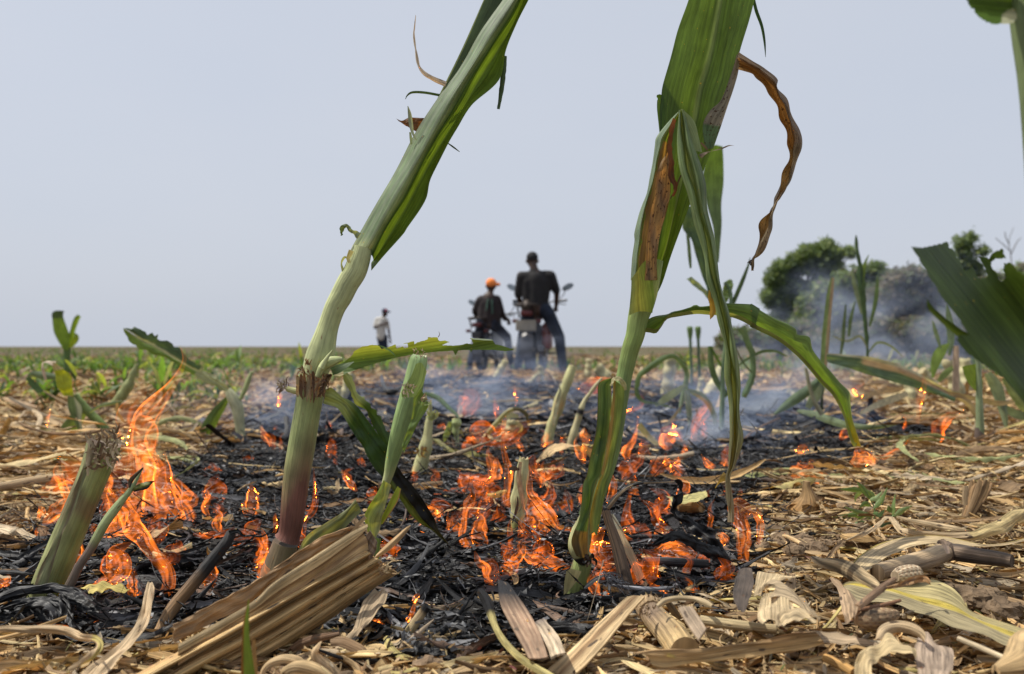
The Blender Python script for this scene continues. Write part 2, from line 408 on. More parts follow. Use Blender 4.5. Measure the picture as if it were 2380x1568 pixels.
# soil clods
def clod(mb, c, r, col, seed):
    K, N = 12, 8; rw = np.zeros((N, K, 3))
    for i in range(N):
        for k in range(K):
            th = math.pi * i / (N - 1); a = 2 * math.pi * k / K
            d = Vector((math.sin(th) * math.cos(a), math.sin(th) * math.sin(a), math.cos(th) * .7))
            q = r * (1 + .38 * noise.noise(d * 2.2 + Vector((seed, 0, 0))) + .22 * noise.noise(d * 6 + Vector((0, seed, 0))))
            rw[i, k] = Vector(c) + d * q
    mb.grid(rw, rw[:, :, :2], col, closed=True)
mb = MB()
for q in range(900):
    y = .55 + 3.5 * R.random() ** 1.6; x = R.uniform(-.8, .8) * (y + .15)
    if R.random() < .5 and noise.noise(Vector((x * 2, y * 2, 9))) < 0: continue
    b = burnt(x, y); r_ = (.003 + .011 * R.random() ** 3) * (1 + .3 * y); c = mixc((.10, .07, .045), (.20, .14, .09), R.random())
    clod(mb, (x, y, H(x, y) + r_ * .3), r_, (.03, .028, .026) if b else c, q)
for (u, v, s) in [(1690, 1270, 1.0), (1800, 1255, 1.2), (1840, 1280, 1.6), (1870, 1300, 1.3), (1790, 1290, 1.0), (1985, 1255, 1.2), (2050, 1240, 1.0), (2230, 1400, 1.3), (2290, 1420, 1.5), (1905, 1290, 1.4), (1960, 1280, 1.0), (2350, 1440, 1.4)]:
    for q in range(6):
        p_ = G(u + R.uniform(-30, 30), v + R.uniform(-8, 8)); clod(mb, (p_.x, p_.y, p_.z + .012), .010 * s * R.uniform(.5, 1.2), mixc((.12, .085, .055), (.19, .135, .085), R.random()), q + u)
tag(mb.build("soil_clods", M_soil, smooth=False), "crumbly brown soil clods lying between the dry straw", "soil clods", kind="stuff")

# ------------------------------------------------------------------ litter
def piece(mb, x, y, z, L_, W_, hd, curl=.6, bv=0., bl=0., pitch=0., roll=0., twist=0., N=8, M=4, col=STRAW, taper=1.0, crk=0.0, seed=0, torn=.15):
    t = np.linspace(-.5, .5, N)[:, None]; s = np.linspace(-.5, .5, M)[None]
    w = W_ * (1 - taper * (2 * np.abs(t)) ** 3 * .8) * (1 + torn * np.sin(t * 40 + seed))
    if abs(curl) > .05:
        a = 2 * curl * s; Y = w / (2 * curl) * np.sin(a); Zz = -w / (2 * curl) * (1 - np.cos(a))
    else: Y = w * s; Zz = 0 * w * s
    tw = twist * t; Y, Zz = Y * np.cos(tw) - Zz * np.sin(tw), Y * np.sin(tw) + Zz * np.cos(tw)
    X = L_ * t + 0 * s; Zz = Zz - bv * L_ * (4 * t ** 2) ; Y = Y + bl * L_ * 4 * t ** 2
    if crk:
        Zz = Zz + crk * (np.sin(t * 37 + seed * 2.1 + s * 5) + .6 * np.sin(t * 71 + seed + s * 9)); Y = Y + crk * .8 * np.sin(t * 29 + seed * 1.3 + s * 3)
    Y, Zz = Y * math.cos(roll) - Zz * math.sin(roll), Y * math.sin(roll) + Zz * math.cos(roll)
    X, Zz = X * math.cos(pitch) - Zz * math.sin(pitch), X * math.sin(pitch) + Zz * math.cos(pitch)
    c, s_ = math.cos(hd), math.sin(hd); Pg = np.stack([X * c - Y * s_ + x, X * s_ + Y * c + y, Zz + z], 2)
    UV = np.zeros((N, M, 2)); UV[:, :, 0] = (t + .5) * L_ + seed * .173; UV[:, :, 1] = (s + .5) * W_ + seed * .091
    mb.grid(Pg, UV, col)
SCOL = [STRAW, STRAW_P, (.47, .36, .21), (.33, .25, .15), (.24, .17, .10), (.38, .33, .25), (.30, .26, .20), (.50, .42, .24), (.45, .38, .28), (.17, .11, .06), (.42, .37, .16)]
SWT = [6, 4, 5, 5, 4, 2, 1.5, 3, 1.5, 4.5, .9]
def scol():
    c = R.choices(SCOL, SWT)[0]; k = R.uniform(.6, 1.2); return [q * k for q in c]
def ccol():
    q = R.random(); k = R.uniform(.5, 1.8)
    if q < .80: return [x * k for x in CHAR]
    if q < .90: return [.035 * k, .035 * k, .038 * k]
    if q < .95: return [.09 * k, .055 * k, .035 * k]
    k = R.uniform(.4, 1.2); return [x * k for x in ASH]
lit, chr_, fib = MB(), MB(), MB()
# near
for q in range(23000):
    y = .42 + 2.3 * R.random() ** 1.25; x = R.uniform(-.80, .80) * (y + .40)
    b = burnt(x, y)
    if b and R.random() < .07: b = False
    if not b:
        L_ = R.choices([.018, .05, .11, .19], [6, 6, 4, 1.6])[0] * R.uniform(.6, 1.4); W_ = R.choices([.0025, .006, .012, .022], [4, 6, 4, 1.1])[0] * R.uniform(.6, 1.4); W_ = min(W_, L_ * .35)
        if y > 2 and L_ > .15: L_ *= .7
        near = y < 1.12 and abs(x) < .75 * y
        if near and L_ > .09 and R.random() < .6: L_ *= .5
        z = H(x, y) + (R.uniform(-.004, .009) if near else R.uniform(-.002, .030 if L_ > .04 else .02)); fl_ = .35 if near else 1.0
        if noise.noise(Vector((x * 2.2, y * 2.2, 9))) > .26 and R.random() < .5: continue
        piece(lit, x, y, z, L_, W_, R.gauss(0, .8) + (0 if R.random() < .72 else 1.4), R.uniform(-2.0, 2.4), R.uniform(-.08, .12) * fl_, R.uniform(-.14, .14), (R.gauss(0, .16) if L_ < .08 else R.gauss(0, .055)) * fl_, R.gauss(0, .6),
              R.gauss(0, 1.2), 12 if L_ > .08 else 8, 6 if W_ > .009 else 4, scol(), R.choice([0, .2, .6, 1]), R.choice([0, .0008, .002]), q)
    else:
        k_ = R.random()
        thin = k_ < .80
        if thin: L_ = R.uniform(.05, .17) if y > 1.12 else R.uniform(.03, .075); W_ = R.uniform(.0010, .0045)
        else: L_ = R.uniform(.06, .18); W_ = R.uniform(.006, .015)
        piece(chr_, x, y, H(x, y) + R.uniform(-.002, .013), L_, W_, R.gauss(0, .8), R.uniform(-2, 2.6), R.uniform(-.10, .16), R.uniform(-.8, .8) if thin else R.uniform(-.35, .35), R.gauss(0, .08), R.gauss(0, .5), R.gauss(0, 1.3), 20, 3 if thin else 7, ccol(), R.choice([.6, 1]),
              R.uniform(.0002, .0010) if thin else R.uniform(.0002, .0008), q)
for q in range(3000):      # big crumpled burnt leaves and thin ash threads
    y = .70 + 3.0 * R.random() ** 1.5; x = R.uniform(-.75, .75) * (y + .1)
    if not burnt(x, y): continue
    z = H(x, y) + R.uniform(.002, .014)
    if q % 2: piece(chr_, x, y, z, R.uniform(.06, .19), R.uniform(.008, .022), R.gauss(0, .7), R.uniform(-2.4, 2.4), R.uniform(-.1, .2), R.uniform(-.25, .25), R.gauss(0, .10), R.gauss(0, .5), R.gauss(0, 1.5), 22, 7, ccol(), 1, R.uniform(.0005, .0016), q)
    else: piece(chr_, x, y, z + .01, R.uniform(.02, .07), R.uniform(.0009, .002), R.gauss(0, 1.2), 0, R.uniform(-.1, .6), R.uniform(-.7, .7), R.gauss(0, .4), 0, R.gauss(0, 3), 14, 2, [R.uniform(.05, .22)] * 3, 0, R.uniform(.001, .003), q)
for q in range(3200):      # thin fibres
    y = .42 + 1.9 * R.random() ** 1.2; x = R.uniform(-.8, .8) * (y + .1)
    if burnt(x, y): continue
    piece(fib, x, y, H(x, y) + R.uniform(.004, .03 if y > 1.1 else .014), R.uniform(.015, .09), R.uniform(.0006, .0018), R.uniform(0, 6.3), 0, R.uniform(-.15, .25), R.uniform(-.35, .35), R.gauss(0, .12), 0, R.gauss(0, 3), 9, 2, scol(), 0, R.choice([0, .001]), q)
for q in range(8000):      # matted under-layer close to the camera
    y = .45 + .85 * R.random() ** 1.1; x = R.uniform(-.80, .80) * (y + .30)
    if burnt(x, y) and R.random() < .93: continue
    L_ = R.uniform(.025, .10); W_ = min(L_ * .3, R.choice([.003, .006, .011]) * R.uniform(.7, 1.5))
    piece(lit, x, y, H(x, y) + R.uniform(0, .013), L_, W_, R.gauss(0, .9), R.uniform(-2.2, 2.2), R.uniform(-.05, .07), R.uniform(-.12, .12), R.gauss(0, .06), R.gauss(0, .6), R.gauss(0, .9), 8, 4, scol(), R.choice([0, .5, 1]), R.choice([0, .0012]), q)
for q in range(9000):      # crumbs and chaff
    y = .42 + 1.7 * R.random() ** 1.2; x = R.uniform(-.84, .84) * (y + .1)
    b = burnt(x, y); c = [.03, .028, .027] if b else (scol() if R.random() < .5 else [v_ * R.uniform(.5, 1.2) for v_ in (.13, .09, .06)])
    piece(fib, x, y, H(x, y) + R.uniform(0, .02), R.uniform(.003, .012), R.uniform(.0012, .004), R.uniform(0, 6.3), R.uniform(-1, 1), 0, 0, R.gauss(0, .5), R.gauss(0, .8), 0, 3, 3, c, .5, 0, q)
# middle distance
for q in range(15000):
    y = 2.4 + 6.5 * R.random() ** 1.45; x = R.uniform(-.78, .78) * y
    b = burnt(x, y)
    if b and R.random() < .08: b = False
    if not b and noise.noise(Vector((x * 1.1, y * 1.1, 9))) > .2 and R.random() < .5: continue
    g = 1 + .22 * (y - 2.4)
    piece(chr_ if b else lit, x, y, H(x, y) + R.uniform(0, .016 if b else .03) * g * .6, R.choices([.04, .10, .18, .28], [5, 6, 4, 1.5])[0] * R.uniform(.6, 1.4) * g ** .5, R.choices([.005, .012, .024], [3, 4, 2])[0] * g ** .5, R.gauss(0, .8), R.uniform(-1.5, 2), R.uniform(-.1, .2),
          R.uniform(-.2, .2), R.gauss(0, .22), R.gauss(0, .6), R.gauss(0, 1.0), 7 if b else 5, 3, ccol() if b else scol(), 0, R.uniform(0, .001 if b else .003), q)
for q in range(420):     # whole dead leaves and stalks lying about
    y = 1.7 + 4.2 * R.random() ** 1.2; x = R.uniform(-.8, .85) * y
    if burnt(x, y) and R.random() < .85: continue
    c = scol(); c = [z * 1.15 for z in c]; 
    if R.random() < .15: c = [.24, .27, .13]
    piece(lit, x, y, H(x, y) + R.uniform(.01, .06), R.uniform(.18, .5), R.uniform(.010, .032), R.gauss(0, .7), R.uniform(-2.2, 2.2), R.uniform(-.05, .22), R.uniform(-.25, .25), R.gauss(0, .08), R.gauss(0, .5), R.gauss(0, 1.4), 18, 6, c, 1, .002, q)
# far
for q in range(7000):
    y = 8 + 40 * R.random() ** 2; x = R.uniform(-.8, .8) * y
    g = y / 8; piece(lit, x, y, H(x, y) + .02, .16 * g ** .7 * R.uniform(.5, 1.5), .03 * g ** .7 * R.uniform(.5, 1.5), R.gauss(0, .8), R.uniform(-1, 1.5), .1, 0, R.gauss(0, .3), R.gauss(0, .6), 0, 3, 3, [c * .8 for c in scol()], 0, 0, q)
tag(lit.build("straw_litter", M_litter), "tan dry maize straw and leaf scraps strewn over the field", "straw litter", kind="stuff")
tag(chr_.build("charred_litter", M_char), "black crumpled burnt leaves and grey ash covering the burnt strip", "charred litter", kind="stuff")
tag(fib.build("straw_fibres", M_litter), "thin pale straw fibres lying on the dry litter", "straw fibres", kind="stuff")

# ------------------------------------------------------------------ crop of the field
def blade(mb, base, hd, L_, W_, rise, droop, col, N=8, seed=0, vfold=.35):
    """maize leaf: rises then arches over"""
    t = np.linspace(0, 1, N); hx, hy = math.cos(hd), math.sin(hd)
    r = L_ * (t * math.cos(rise)) * (1 - .1 * t); z = L_ * (t * math.sin(rise) - droop * t ** 2)
    w = W_ * np.minimum(1, .35 + 3 * t) * (1 - t ** 2.2) + .0015
    C3 = np.stack([base[0] + hx * r, base[1] + hy * r, base[2] + z], 1); rows = np.zeros((N, 3, 3))
    tw = .8 * math.sin(seed)
    for i in range(N):
        sx_, sy_ = -hy, hx; a = tw * t[i]
        for j, s in enumerate((-1, 0, 1)): rows[i, j] = C3[i] + np.array([sx_ * s * w[i] * .5 * math.cos(a), sy_ * s * w[i] * .5 * math.cos(a), abs(s) * vfold * w[i] + s * w[i] * .5 * math.sin(a)])
    UV = np.zeros((N, 3, 2)); UV[:, :, 0] = (t * L_)[:, None]; UV[:, :, 1] = np.array([0, .5, 1])[None] * W_
    mb.grid(rows, UV, col)
def seedling(mb, x, y, h, seed, pal, yellow=.15):
    rr = random.Random(seed); z = H(x, y) - .005
    st = rr.choice(pal); N = 4; A = np.array([[x + .02 * rr.gauss(0, 1) * i / 3, y, z + h * .5 * i / 3, h * .03 * (1 - .15 * i)] for i in range(N)])
    tube3(mb, A, st, K=6, var=0)
    for k in range(rr.randint(4, 7)):
        f = rr.uniform(.2, .55); c = rr.choice(pal)
        if rr.random() < yellow: c = (.30, .30, .08)
        k2 = rr.uniform(.75, 1.3); blade(mb, (A[min(3, int(f * 6)), 0], y, z + h * f), rr.uniform(0, 6.3), h * rr.uniform(.5, 1.0), h * rr.uniform(.07, .14), rr.uniform(.7, 1.4), rr.uniform(.15, .95), [q * k2 for q in c], seed=seed + k)
PAL = [(.10, .16, .05), (.13, .20, .055), (.18, .25, .07), (.08, .13, .05), (.12, .17, .08), (.20, .20, .10)]
def density(x, y):
    u = CX + F * x / y
    if u < 760: return 1.0
    if u < 1050: return .36
    if u < 1500: return .15
    return .35
ZN = [(-999, 130, "left of the upright sprout"), (130, 300, "between the upright sprout and the bent plant"), (300, 480, "behind the moth eaten leaf"), (480, 620, "just right of the bent plant"),
      (620, 760, "just left of the leaning stalk"), (760, 1080, "near the distant man in white"), (1080, 1480, "around the two motorcycles"), (1480, 1760, "behind the arched leaf and hanging strip"), (1760, 1980, "in front of the tree"), (1980, 9999, "in front of the bushes at right")]
def zone_label(u, y, h, yel, dry):
    z = [t for a_, b_, t in ZN if a_ <= u < b_][0]
    return ("withered " if dry else "yellowish " if yel else "green ") + "maize plant " + ("in the nearest row " if y < 5.2 else "in the middle rows " if y < 8.5 else "in the far rows ") + z
cnt = 0; tries = 0
while cnt < 290 and tries < 6000:
    tries += 1
    y = 3.6 + 12 * R.random() ** 1.5; x = R.uniform(-.74, .74) * y; u = CX + F * x / y
    if R.random() > density(x, y) or (u > 560 and y < 5.5) or (1050 < u < 1350 and y < 8) or (u > 1500 and y < 6.5): continue
    if burnt(x, y) and R.random() < .9: continue
    mb = MB(); h = R.uniform(.12, .27) * (1 if y < 7 else 1.3); dry = 1080 < u < 1500
    base = (x, y, H(x, y)); yel = R.random() < .25; seedling(mb, x, y, h * (.8 if dry else 1), 900 + cnt, PAL + ([(.34, .28, .14), (.30, .20, .08)] if dry else []), .6 if yel else .08)
    o = bpy.data.objects.new("maize_plant", mb.mesh("maize_plant", base)); o.location = base; COL.objects.link(o); o.data.materials.append(M_field)
    lab = zone_label(u, y, h, yel, dry); tag(o, lab, "maize plant", "young maize plants, " + lab); cnt += 1
mb = MB()
for q in range(2600):
    y = 14 + 190 * R.random() ** 2.0; x = R.uniform(-.74, .74) * y
    if R.random() > max(.25, density(x, y)): continue
    h = R.uniform(.2, .42); rr = R.random()
    for k in range(4):
        c = R.choice(PAL); blade(mb, (x + R.uniform(-.1, .1), y, H(x, y) + h * .1), R.uniform(0, 6.3), h * R.uniform(.7, 1.2), .05 * (1 + y / 80), R.uniform(.8, 1.5), R.uniform(.1, .7), [z * R.uniform(.7, 1.2) for z in c], N=4, seed=q + k)
tag(mb.build("crop_cover", M_field), "low green crop covering the far field up to the horizon", "crop", kind="stuff")
# ------------------------------------------------------------------ fibres / torn husk helper
def frayed(mb, r, cx, cy, rad, n, ln, wd, d, cols, ang=(0, 360), seed=0, dds=.0):
    rr = random.Random(seed)
    for k in range(n):
        a = math.radians(rr.uniform(*ang)); x, y = cx + rr.uniform(-rad, rad), cy + rr.uniform(-rad, rad); l = ln * rr.uniform(.4, 1.2); b = rr.uniform(-.6, .6)
        pts = [(x, y, wd), (x + l * .5 * math.cos(a), y - l * .5 * math.sin(a), wd * .9), (x + l * math.cos(a + b), y - l * math.sin(a + b), wd * .25)]
        ribbon(mb, Z(r, pts), d + rr.uniform(-.006, .004) + dds, rr.choice(cols), N=8, M=3, twist=[0, rr.uniform(-90, 90)], seed=k + seed, ripple=.0008)

# ================================================================== A: leaning broken maize stalk (left of centre)
DA = 1.03
A = thing("broken_maize_stalk", "tall leaning maize stalk with a purple lower stem and folded leaf reaching the top edge", "maize stalk", G(640, 1345))
mb = MB()
tube(mb, [(628, 1378, 37), (641, 1335, 35), (655, 1290, 31), (664, 1262, 29)], DA, lambda t, s: mixc((.17, .12, .08), (.20, .17, .09), .5 + .5 * math.sin(s * 9)), N=16, K=28, seed=1)
tube(mb, [(668, 1254, 30), (671, 1247, 26), (676, 1225, 26), (683, 1165, 28.5), (690, 1104, 30.5), (699, 1050, 31), (708, 995, 30.5), (714, 960, 30), (720, 925, 31), (725, 890, 34), (727, 868, 30)], DA,
     lambda t, s: mixc((.17, .075, .055), (.26, .30, .12), min(1, max(0, (t - .24) * 2.3 + .25 * math.sin(s * 12)))), N=46, K=28, seed=2, var=.15)
mb.build("stalk", M_stalk, A)
mb = MB()
tube(mb, [(722, 893, 27), (731, 868, 29), (744, 829, 33), (757, 780, 26), (766, 750, 23.5), (779, 715, 24), (793, 690, 25.5), (808, 660, 26), (825, 632, 26.5), (836, 600, 25), (842, 575, 22)], DA - .004,
     lambda t, s: mixc((.40, .43, .21), (.33, .24, .19), max(0, .55 - abs(s - .28) * 7) * (1 if .2 < t < .95 else .3)), N=46, K=28, seed=3, var=.05)
mb.build("upper_stem", M_stalk, A)
mb = MB()
tube(mb, Z('g', [(530, 800, 22), (575, 720, 38), (625, 685, 42), (680, 668, 30), (725, 660, 14)]), DA - .035, (.38, .42, .19), N=20, K=16, seed=4)
tube(mb, Z('g', [(560, 730, 26), (605, 650, 15), (650, 588, 3)]), DA - .045, (.42, .45, .22), N=12, K=10, seed=5)
mb.build("side_shoot", M_stalk, A)
# long folded blade
mb = MB()
R0 = Z('l', [(138, 1450), (190, 1350), (330, 1110), (500, 790), (620, 600), (740, 420), (900, 170), (1010, 0), (1070, -100), (1200, -320), (1330, -560)])
R1 = Z('l', [(215, 1450), (265, 1370), (400, 1130), (560, 850), (690, 610), (850, 350), (1000, 120), (1075, 0), (1140, -100), (1235, -320), (1331, -560)])
R1b = Z('l', [(262, 1455), (310, 1370), (450, 1120), (600, 850), (730, 615), (880, 380), (1030, 140), (1100, 10), (1155, -100), (1245, -320), (1332, -560)])
R2 = Z('l', [(270, 1500), (350, 1380), (480, 1160), (620, 900), (765, 660), (925, 400), (1050, 190), (1120, 40), (1170, -100), (1255, -320), (1333, -560)])
R3 = Z('l', [(265, 1547), (330, 1470), (440, 1345), (475, 1290), (575, 1140), (605, 1015), (690, 845), (760, 730), (840, 600), (990, 455), (1035, 290), (1090, 150), (1160, 0), (1200, -100), (1280, -320), (1334, -560)])
add = lambda r, k: [(p[0], p[1], k) for p in r]
def cA(t, s):
    g = mixc(GREY_G, (.25, .31, .21), .5 + .5 * math.sin(s * 60)) if s < .42 else (mixc(GREY_G, DGREEN, (s - .42) / .1) if s < .52 else mixc(GREEN, (.10, .175, .025), s))
    if t > .0 and t < .05 and s < .4: g = mixc((.42, .44, .24), g, t / .05)
    return g
rails(mb, [add(R0, .006), add(R1, -.012), add(R1b, -.001), add(R2, .012), add(R3, -.006)], DA, cA, N=200, M=40, ripple=.003, rf=(9, 2), seed=3, mode='z')
mb.build("long_leaf", M_leaf, A)
mb = MB()
rails(mb, [Z('l', [(560, 720, 0), (690, 465, 0), (790, 260, 0), (905, 0, 0), (950, -100, 0), (1060, -330, 0)]), Z('l', [(590, 720), (712, 465), (812, 262), (925, 0), (972, -100), (1062, -331)]), Z('l', [(640, 700), (770, 430), (900, 200), (1010, 10), (1040, -100), (1064, -332)])], DA + .022,
      lambda t, s: (.26, .34, .19) if s < .2 else (.06, .10, .06), N=50, M=12, seed=4)
mb.build("rear_leaf", M_leaf, A)
mb = MB()
ribbon(mb, Z('l', [(517, 88, 3), (512, 150, 8), (508, 210, 11), (517, 300, 15), (545, 390, 20), (600, 445, 26), (690, 480, 30)]), DA + .012, (.52, .46, .36), N=60, M=5, twist=[0, 40, -60, 50, -30, 20], fold=.5, seed=6)
ribbon(mb, Z('l', [(458, 568, 2), (470, 545, 8), (500, 528, 13), (570, 530, 14), (655, 545, 14)]), DA + .01, GREEN, N=30, M=4, fold=.6, seed=7)
mb.build("dry_tendril", M_dry, A)
mb = MB()
rails(mb, [Z('l', [(405, 676), (440, 690), (480, 672), (575, 676)]), Z('l', [(412, 684), (450, 702), (500, 690), (560, 700)]), Z('l', [(420, 692), (455, 715), (505, 745), (530, 757)])], DA + .01, BROWN, N=24, M=8, ripple=.003, seed=5)
mb.build("brown_leaf_tip", M_brown, A)
mb = MB(); ribbon(mb, Z('l', [(472, 606, 4), (482, 650, 20), (490, 710, 24), (500, 760, 14), (520, 800, 8)]), DA - .004, (.36, .42, .30), N=24, fold=.5, seed=8); mb.build("leaf_shred", M_leaf, A)
mb = MB(); ribbon(mb, Z('l', [(485, 755, 10), (490, 790, 16), (492, 825, 12)]), DA - .002, (.30, .38, .24), N=10, seed=9); mb.build("leaf_shred", M_leaf, A)
mb = MB(); ribbon(mb, Z('l', [(1030, 320, 14), (1018, 420, 28), (1005, 520, 26), (996, 580, 18), (988, 624, 16)]), DA + .01, (.05, .085, .045), N=30, jag=.3, fold=.4, seed=10); mb.build("leaf_shred", M_leaf, A)
mb = MB(); ribbon(mb, Z('l', [(700, 818, 6), (735, 843, 9), (768, 868, 3)]), DA + .01, (.06, .09, .04), N=12, seed=11); mb.build("leaf_shred", M_leaf, A)
mb = MB(); ribbon(mb, Z('l', [(195, 1350, 40), (165, 1325, 34), (140, 1308, 26), (122, 1288, 20), (100, 1298, 26), (93, 1325, 28), (100, 1342, 16)]), DA - .01, lambda t, s: mixc((.28, .34, .25), (.09, .15, .03), t), N=40, twist=[10, 60, -20, 100], ripple=.003, seed=12); mb.build("leaf_shred", M_leaf, A)
mb = MB(); ribbon(mb, Z('l', [(134, 1480, 8), (112, 1468, 14), (94, 1500, 22), (100, 1535, 20), (108, 1568, 14)]), DA - .01, (.28, .33, .22), N=30, twist=[0, 70, 20], seed=13); mb.build("leaf_shred", M_leaf, A)
mb = MB(); ribbon(mb, Z('l', [(150, 1430, 30), (132, 1475, 20), (140, 1500, 12)]), DA - .018, (.42, .40, .24), N=14, seed=14); mb.build("leaf_shred", M_leaf, A)

# chewed side leaf
mb = MB()
poly = [(665, 812), (780, 765), (900, 722), (1020, 685), (1140, 652), (1280, 625), (1400, 610), (1550, 598), (1590, 597), (1612, 636), (1634, 594), (1722, 590), (1732, 612), (1745, 590), (1900, 590), (2000, 600), (2060, 595), (2072, 578), (2040, 578), (2000, 562), (1945, 548), (1925, 545), (1900, 508), (1800, 500), (1715, 497),
        (1738, 512), (1748, 545), (1700, 538), (1640, 553), (1580, 555), (1508, 552), (1545, 535), (1575, 530), (1530, 516), (1480, 518), (1472, 490), (1395, 489), (1390, 508), (1310, 530), (1292, 543), (1285, 520), (1240, 530), (1170, 548), (1235, 540), (1240, 570), (1215, 575), (1195, 562), (1150, 578), (1140, 545), (1080, 570),
        (1030, 580), (1010, 553), (960, 549), (880, 562), (815, 600), (800, 632), (730, 690), (640, 740)]
cutleaf(mb, Z('g', poly), (1, -.12), DA - .05, lambda t, s: mixc((.30, .36, .08), (.11, .19, .035), min(1, s * 2.2)) if t > .06 else (.40, .36, .16), cell=1.8, ddf=lambda t, s: .012 * math.sin(s * 3) + .02 * t * t, seed=21)
ribbon(mb, Z('g', [(1000, 552, 4), (1040, 565, 14), (1090, 590, 18), (1125, 620, 22), (1145, 650, 10)]), DA - .062, (.09, .16, .04), N=20, M=4, twist=[20, 70], seed=15)
ribbon(mb, Z('g', [(1735, 500, 12), (1800, 502, 22), (1870, 506, 22), (1905, 512, 8)]), DA - .045, (.30, .37, .25), N=16, M=4, twist=[60, 60], fold=.5, seed=16)
ribbon(mb, Z('g', [(1475, 490, 6), (1486, 468, 5), (1480, 445, 2)]), DA - .045, (.15, .10, .05), N=8, M=3, seed=17)
ribbon(mb, Z('g', [(640, 760, 60), (700, 735, 70), (760, 710, 50), (815, 682, 8)]), DA - .06, (.07, .12, .04), N=16, M=4, twist=[0, 60], seed=18)
mb.build("chewed_leaf", M_leaf, A)
mb = MB()
rails(mb, [Z('g', [(590, 905), (640, 885), (720, 960), (775, 980), (850, 1040), (950, 1180), (1080, 1350), (1140, 1470), (1200, 1568)]) + Z('c', [(1330, 150), (1440, 330), (1480, 430), (1560, 545)]),
           Z('g', [(585, 940), (640, 960), (715, 1000), (760, 1040), (840, 1160), (930, 1290), (1050, 1450)]) + Z('c', [(1150, 30), (1200, 110), (1300, 260), (1400, 390), (1560, 548)]),
           Z('g', [(570, 1010), (620, 1025), (675, 1040), (710, 1075), (790, 1210), (870, 1330), (960, 1490), (1020, 1568)]) + Z('c', [(1110, 100), (1200, 225), (1300, 355), (1430, 440), (1556, 550)])], DA - .02,
      lambda t, s: grad([(0, (.30, .36, .15)), (.13, (.26, .33, .13)), (.2, (.05, .11, .025)), (.42, (.028, .065, .018)), (.50, (.03, .05, .015)), (.56, CHAR if s < .72 else (.07, .10, .02)), (.85, CHAR if s < .6 else (.10, .12, .02)), (1, (.08, .07, .02))])(t), N=90, M=14, ripple=.006, rf=(14, 3), seed=8)  # dark greens deepened to paint in the shade of a leaf facing off-sun
frayed(mb, 'c', 1240, 300, 30, 3, 60, 10, DA - .02, [CHAR], (240, 280), 3)
mb.build("drooping_leaf", M_leaf, A)
mb = MB()
ribbon(mb, Z('g', [(738, 770, 30), (770, 820, 70), (800, 880, 60), (820, 930, 45), (850, 985, 80), (910, 1040, 70), (965, 1110, 80), (1020, 1190, 85), (1065, 1280, 75), (1095, 1360, 40)]), DA + .01,
       grad([(0, PALE_G), (.35, PALE_G), (.45, GREEN), (1, DGREEN)]), N=60, M=6, twist=[0, 20, -50, 30, 0], fold=.4, jag=.5, seed=19)
mb.build("twisted_leaf", M_leaf, A)
mb = MB()
SH = [(.30, .22, .13), (.20, .13, .08), (.38, .32, .20), (.14, .09, .06)]
for k in range(9):
    x = 372 + k * 24; ribbon(mb, Z('g', [(x + R.uniform(-10, 10), 770 + R.uniform(-15, 30), 20), (x + 8, 850, 34), (x + R.uniform(0, 20), 930, 26), (x + R.uniform(0, 30), 985 + R.uniform(-30, 30), 5)]), DA - .028, R.choice(SH), N=16, M=4, twist=[R.uniform(-70, 70), R.uniform(-20, 20), 0], fold=.4, seed=30 + k, ripple=.0015)
for k in range(7):
    ribbon(mb, Z('g', [(640 - k * 6, 780, 18), (600 - k * 8, 840 + k * 6, 30), (565 - k * 4, 900 + k * 8, 24), (530 + k * 3, 960, 8)]), DA - .04, R.choice([SH[1], SH[3], (.25, .17, .08)]), N=16, M=4, twist=[R.uniform(-80, 80), 0, R.uniform(-60, 60)], seed=50 + k, ripple=.003)
frayed(mb, 'g', 440, 770, 40, 14, 60, 12, DA - .03, SH, (60, 200), 5)
frayed(mb, 'g', 450, 700, 14, 8, 45, 10, DA - .03, SH, (60, 140), 6)
frayed(mb, 'g', 570, 840, 40, 18, 70, 9, DA - .04, [SH[1], SH[3]], (180, 330), 7)
mb.build("torn_husk", M_brown, A)
mb = MB()
tube(mb, Z('g', [(400, 918, 28), (340, 908, 25), (290, 893, 22)]), DA - .004, (.34, .34, .15), N=10, K=12, seed=6)
frayed(mb, 'g', 262, 870, 30, 26, 60, 10, DA - .004, SH, (60, 250), 8)
ribbon(mb, Z('g', [(300, 890, 20), (300, 850, 30), (265, 825, 26), (240, 850, 22), (255, 885, 14)]), DA, SH[0], N=24, twist=[60, 100, 40], seed=61)
mb.build("snapped_side_shoot", M_stalk, A)

# ================================================================== B: split green stalk
B = thing("split_maize_stalk", "pale green split maize stalk with a torn open top standing right of the leaning stalk", "maize stalk", G(800, 1500))
DB = .97
mb = MB()
tube(mb, Z('g', [(1060, 1640, 32), (1085, 1568, 38), (1112, 1450, 52), (1165, 1260, 72), (1210, 1100, 78), (1255, 960, 82), (1292, 820, 78), (1318, 700, 72), (1330, 650, 66), (1333, 634, 52)]), DB,
     grad([(0, (.36, .36, .18)), (.2, (.22, .31, .11)), (1, (.27, .38, .16))]), N=50, K=24, seed=7, rf=lambda t, a: 1 + .06 * math.sin(a * 3 + t * 4), tornR=.004, capcol=(.42, .42, .28))
mb.build("stalk", M_stalk, B)
mb = MB()
rails(mb, [Z('g', [(1300, 700), (1260, 800), (1195, 905), (1190, 960)]), Z('g', [(1345, 690), (1330, 800), (1300, 880), (1270, 960)]), Z('g', [(1385, 760), (1360, 850), (1340, 890), (1290, 960)])], DB - .045, (.24, .35, .13), N=20, M=8, seed=9)
mb.build("torn_sheath", M_leaf, B); mb = MB()
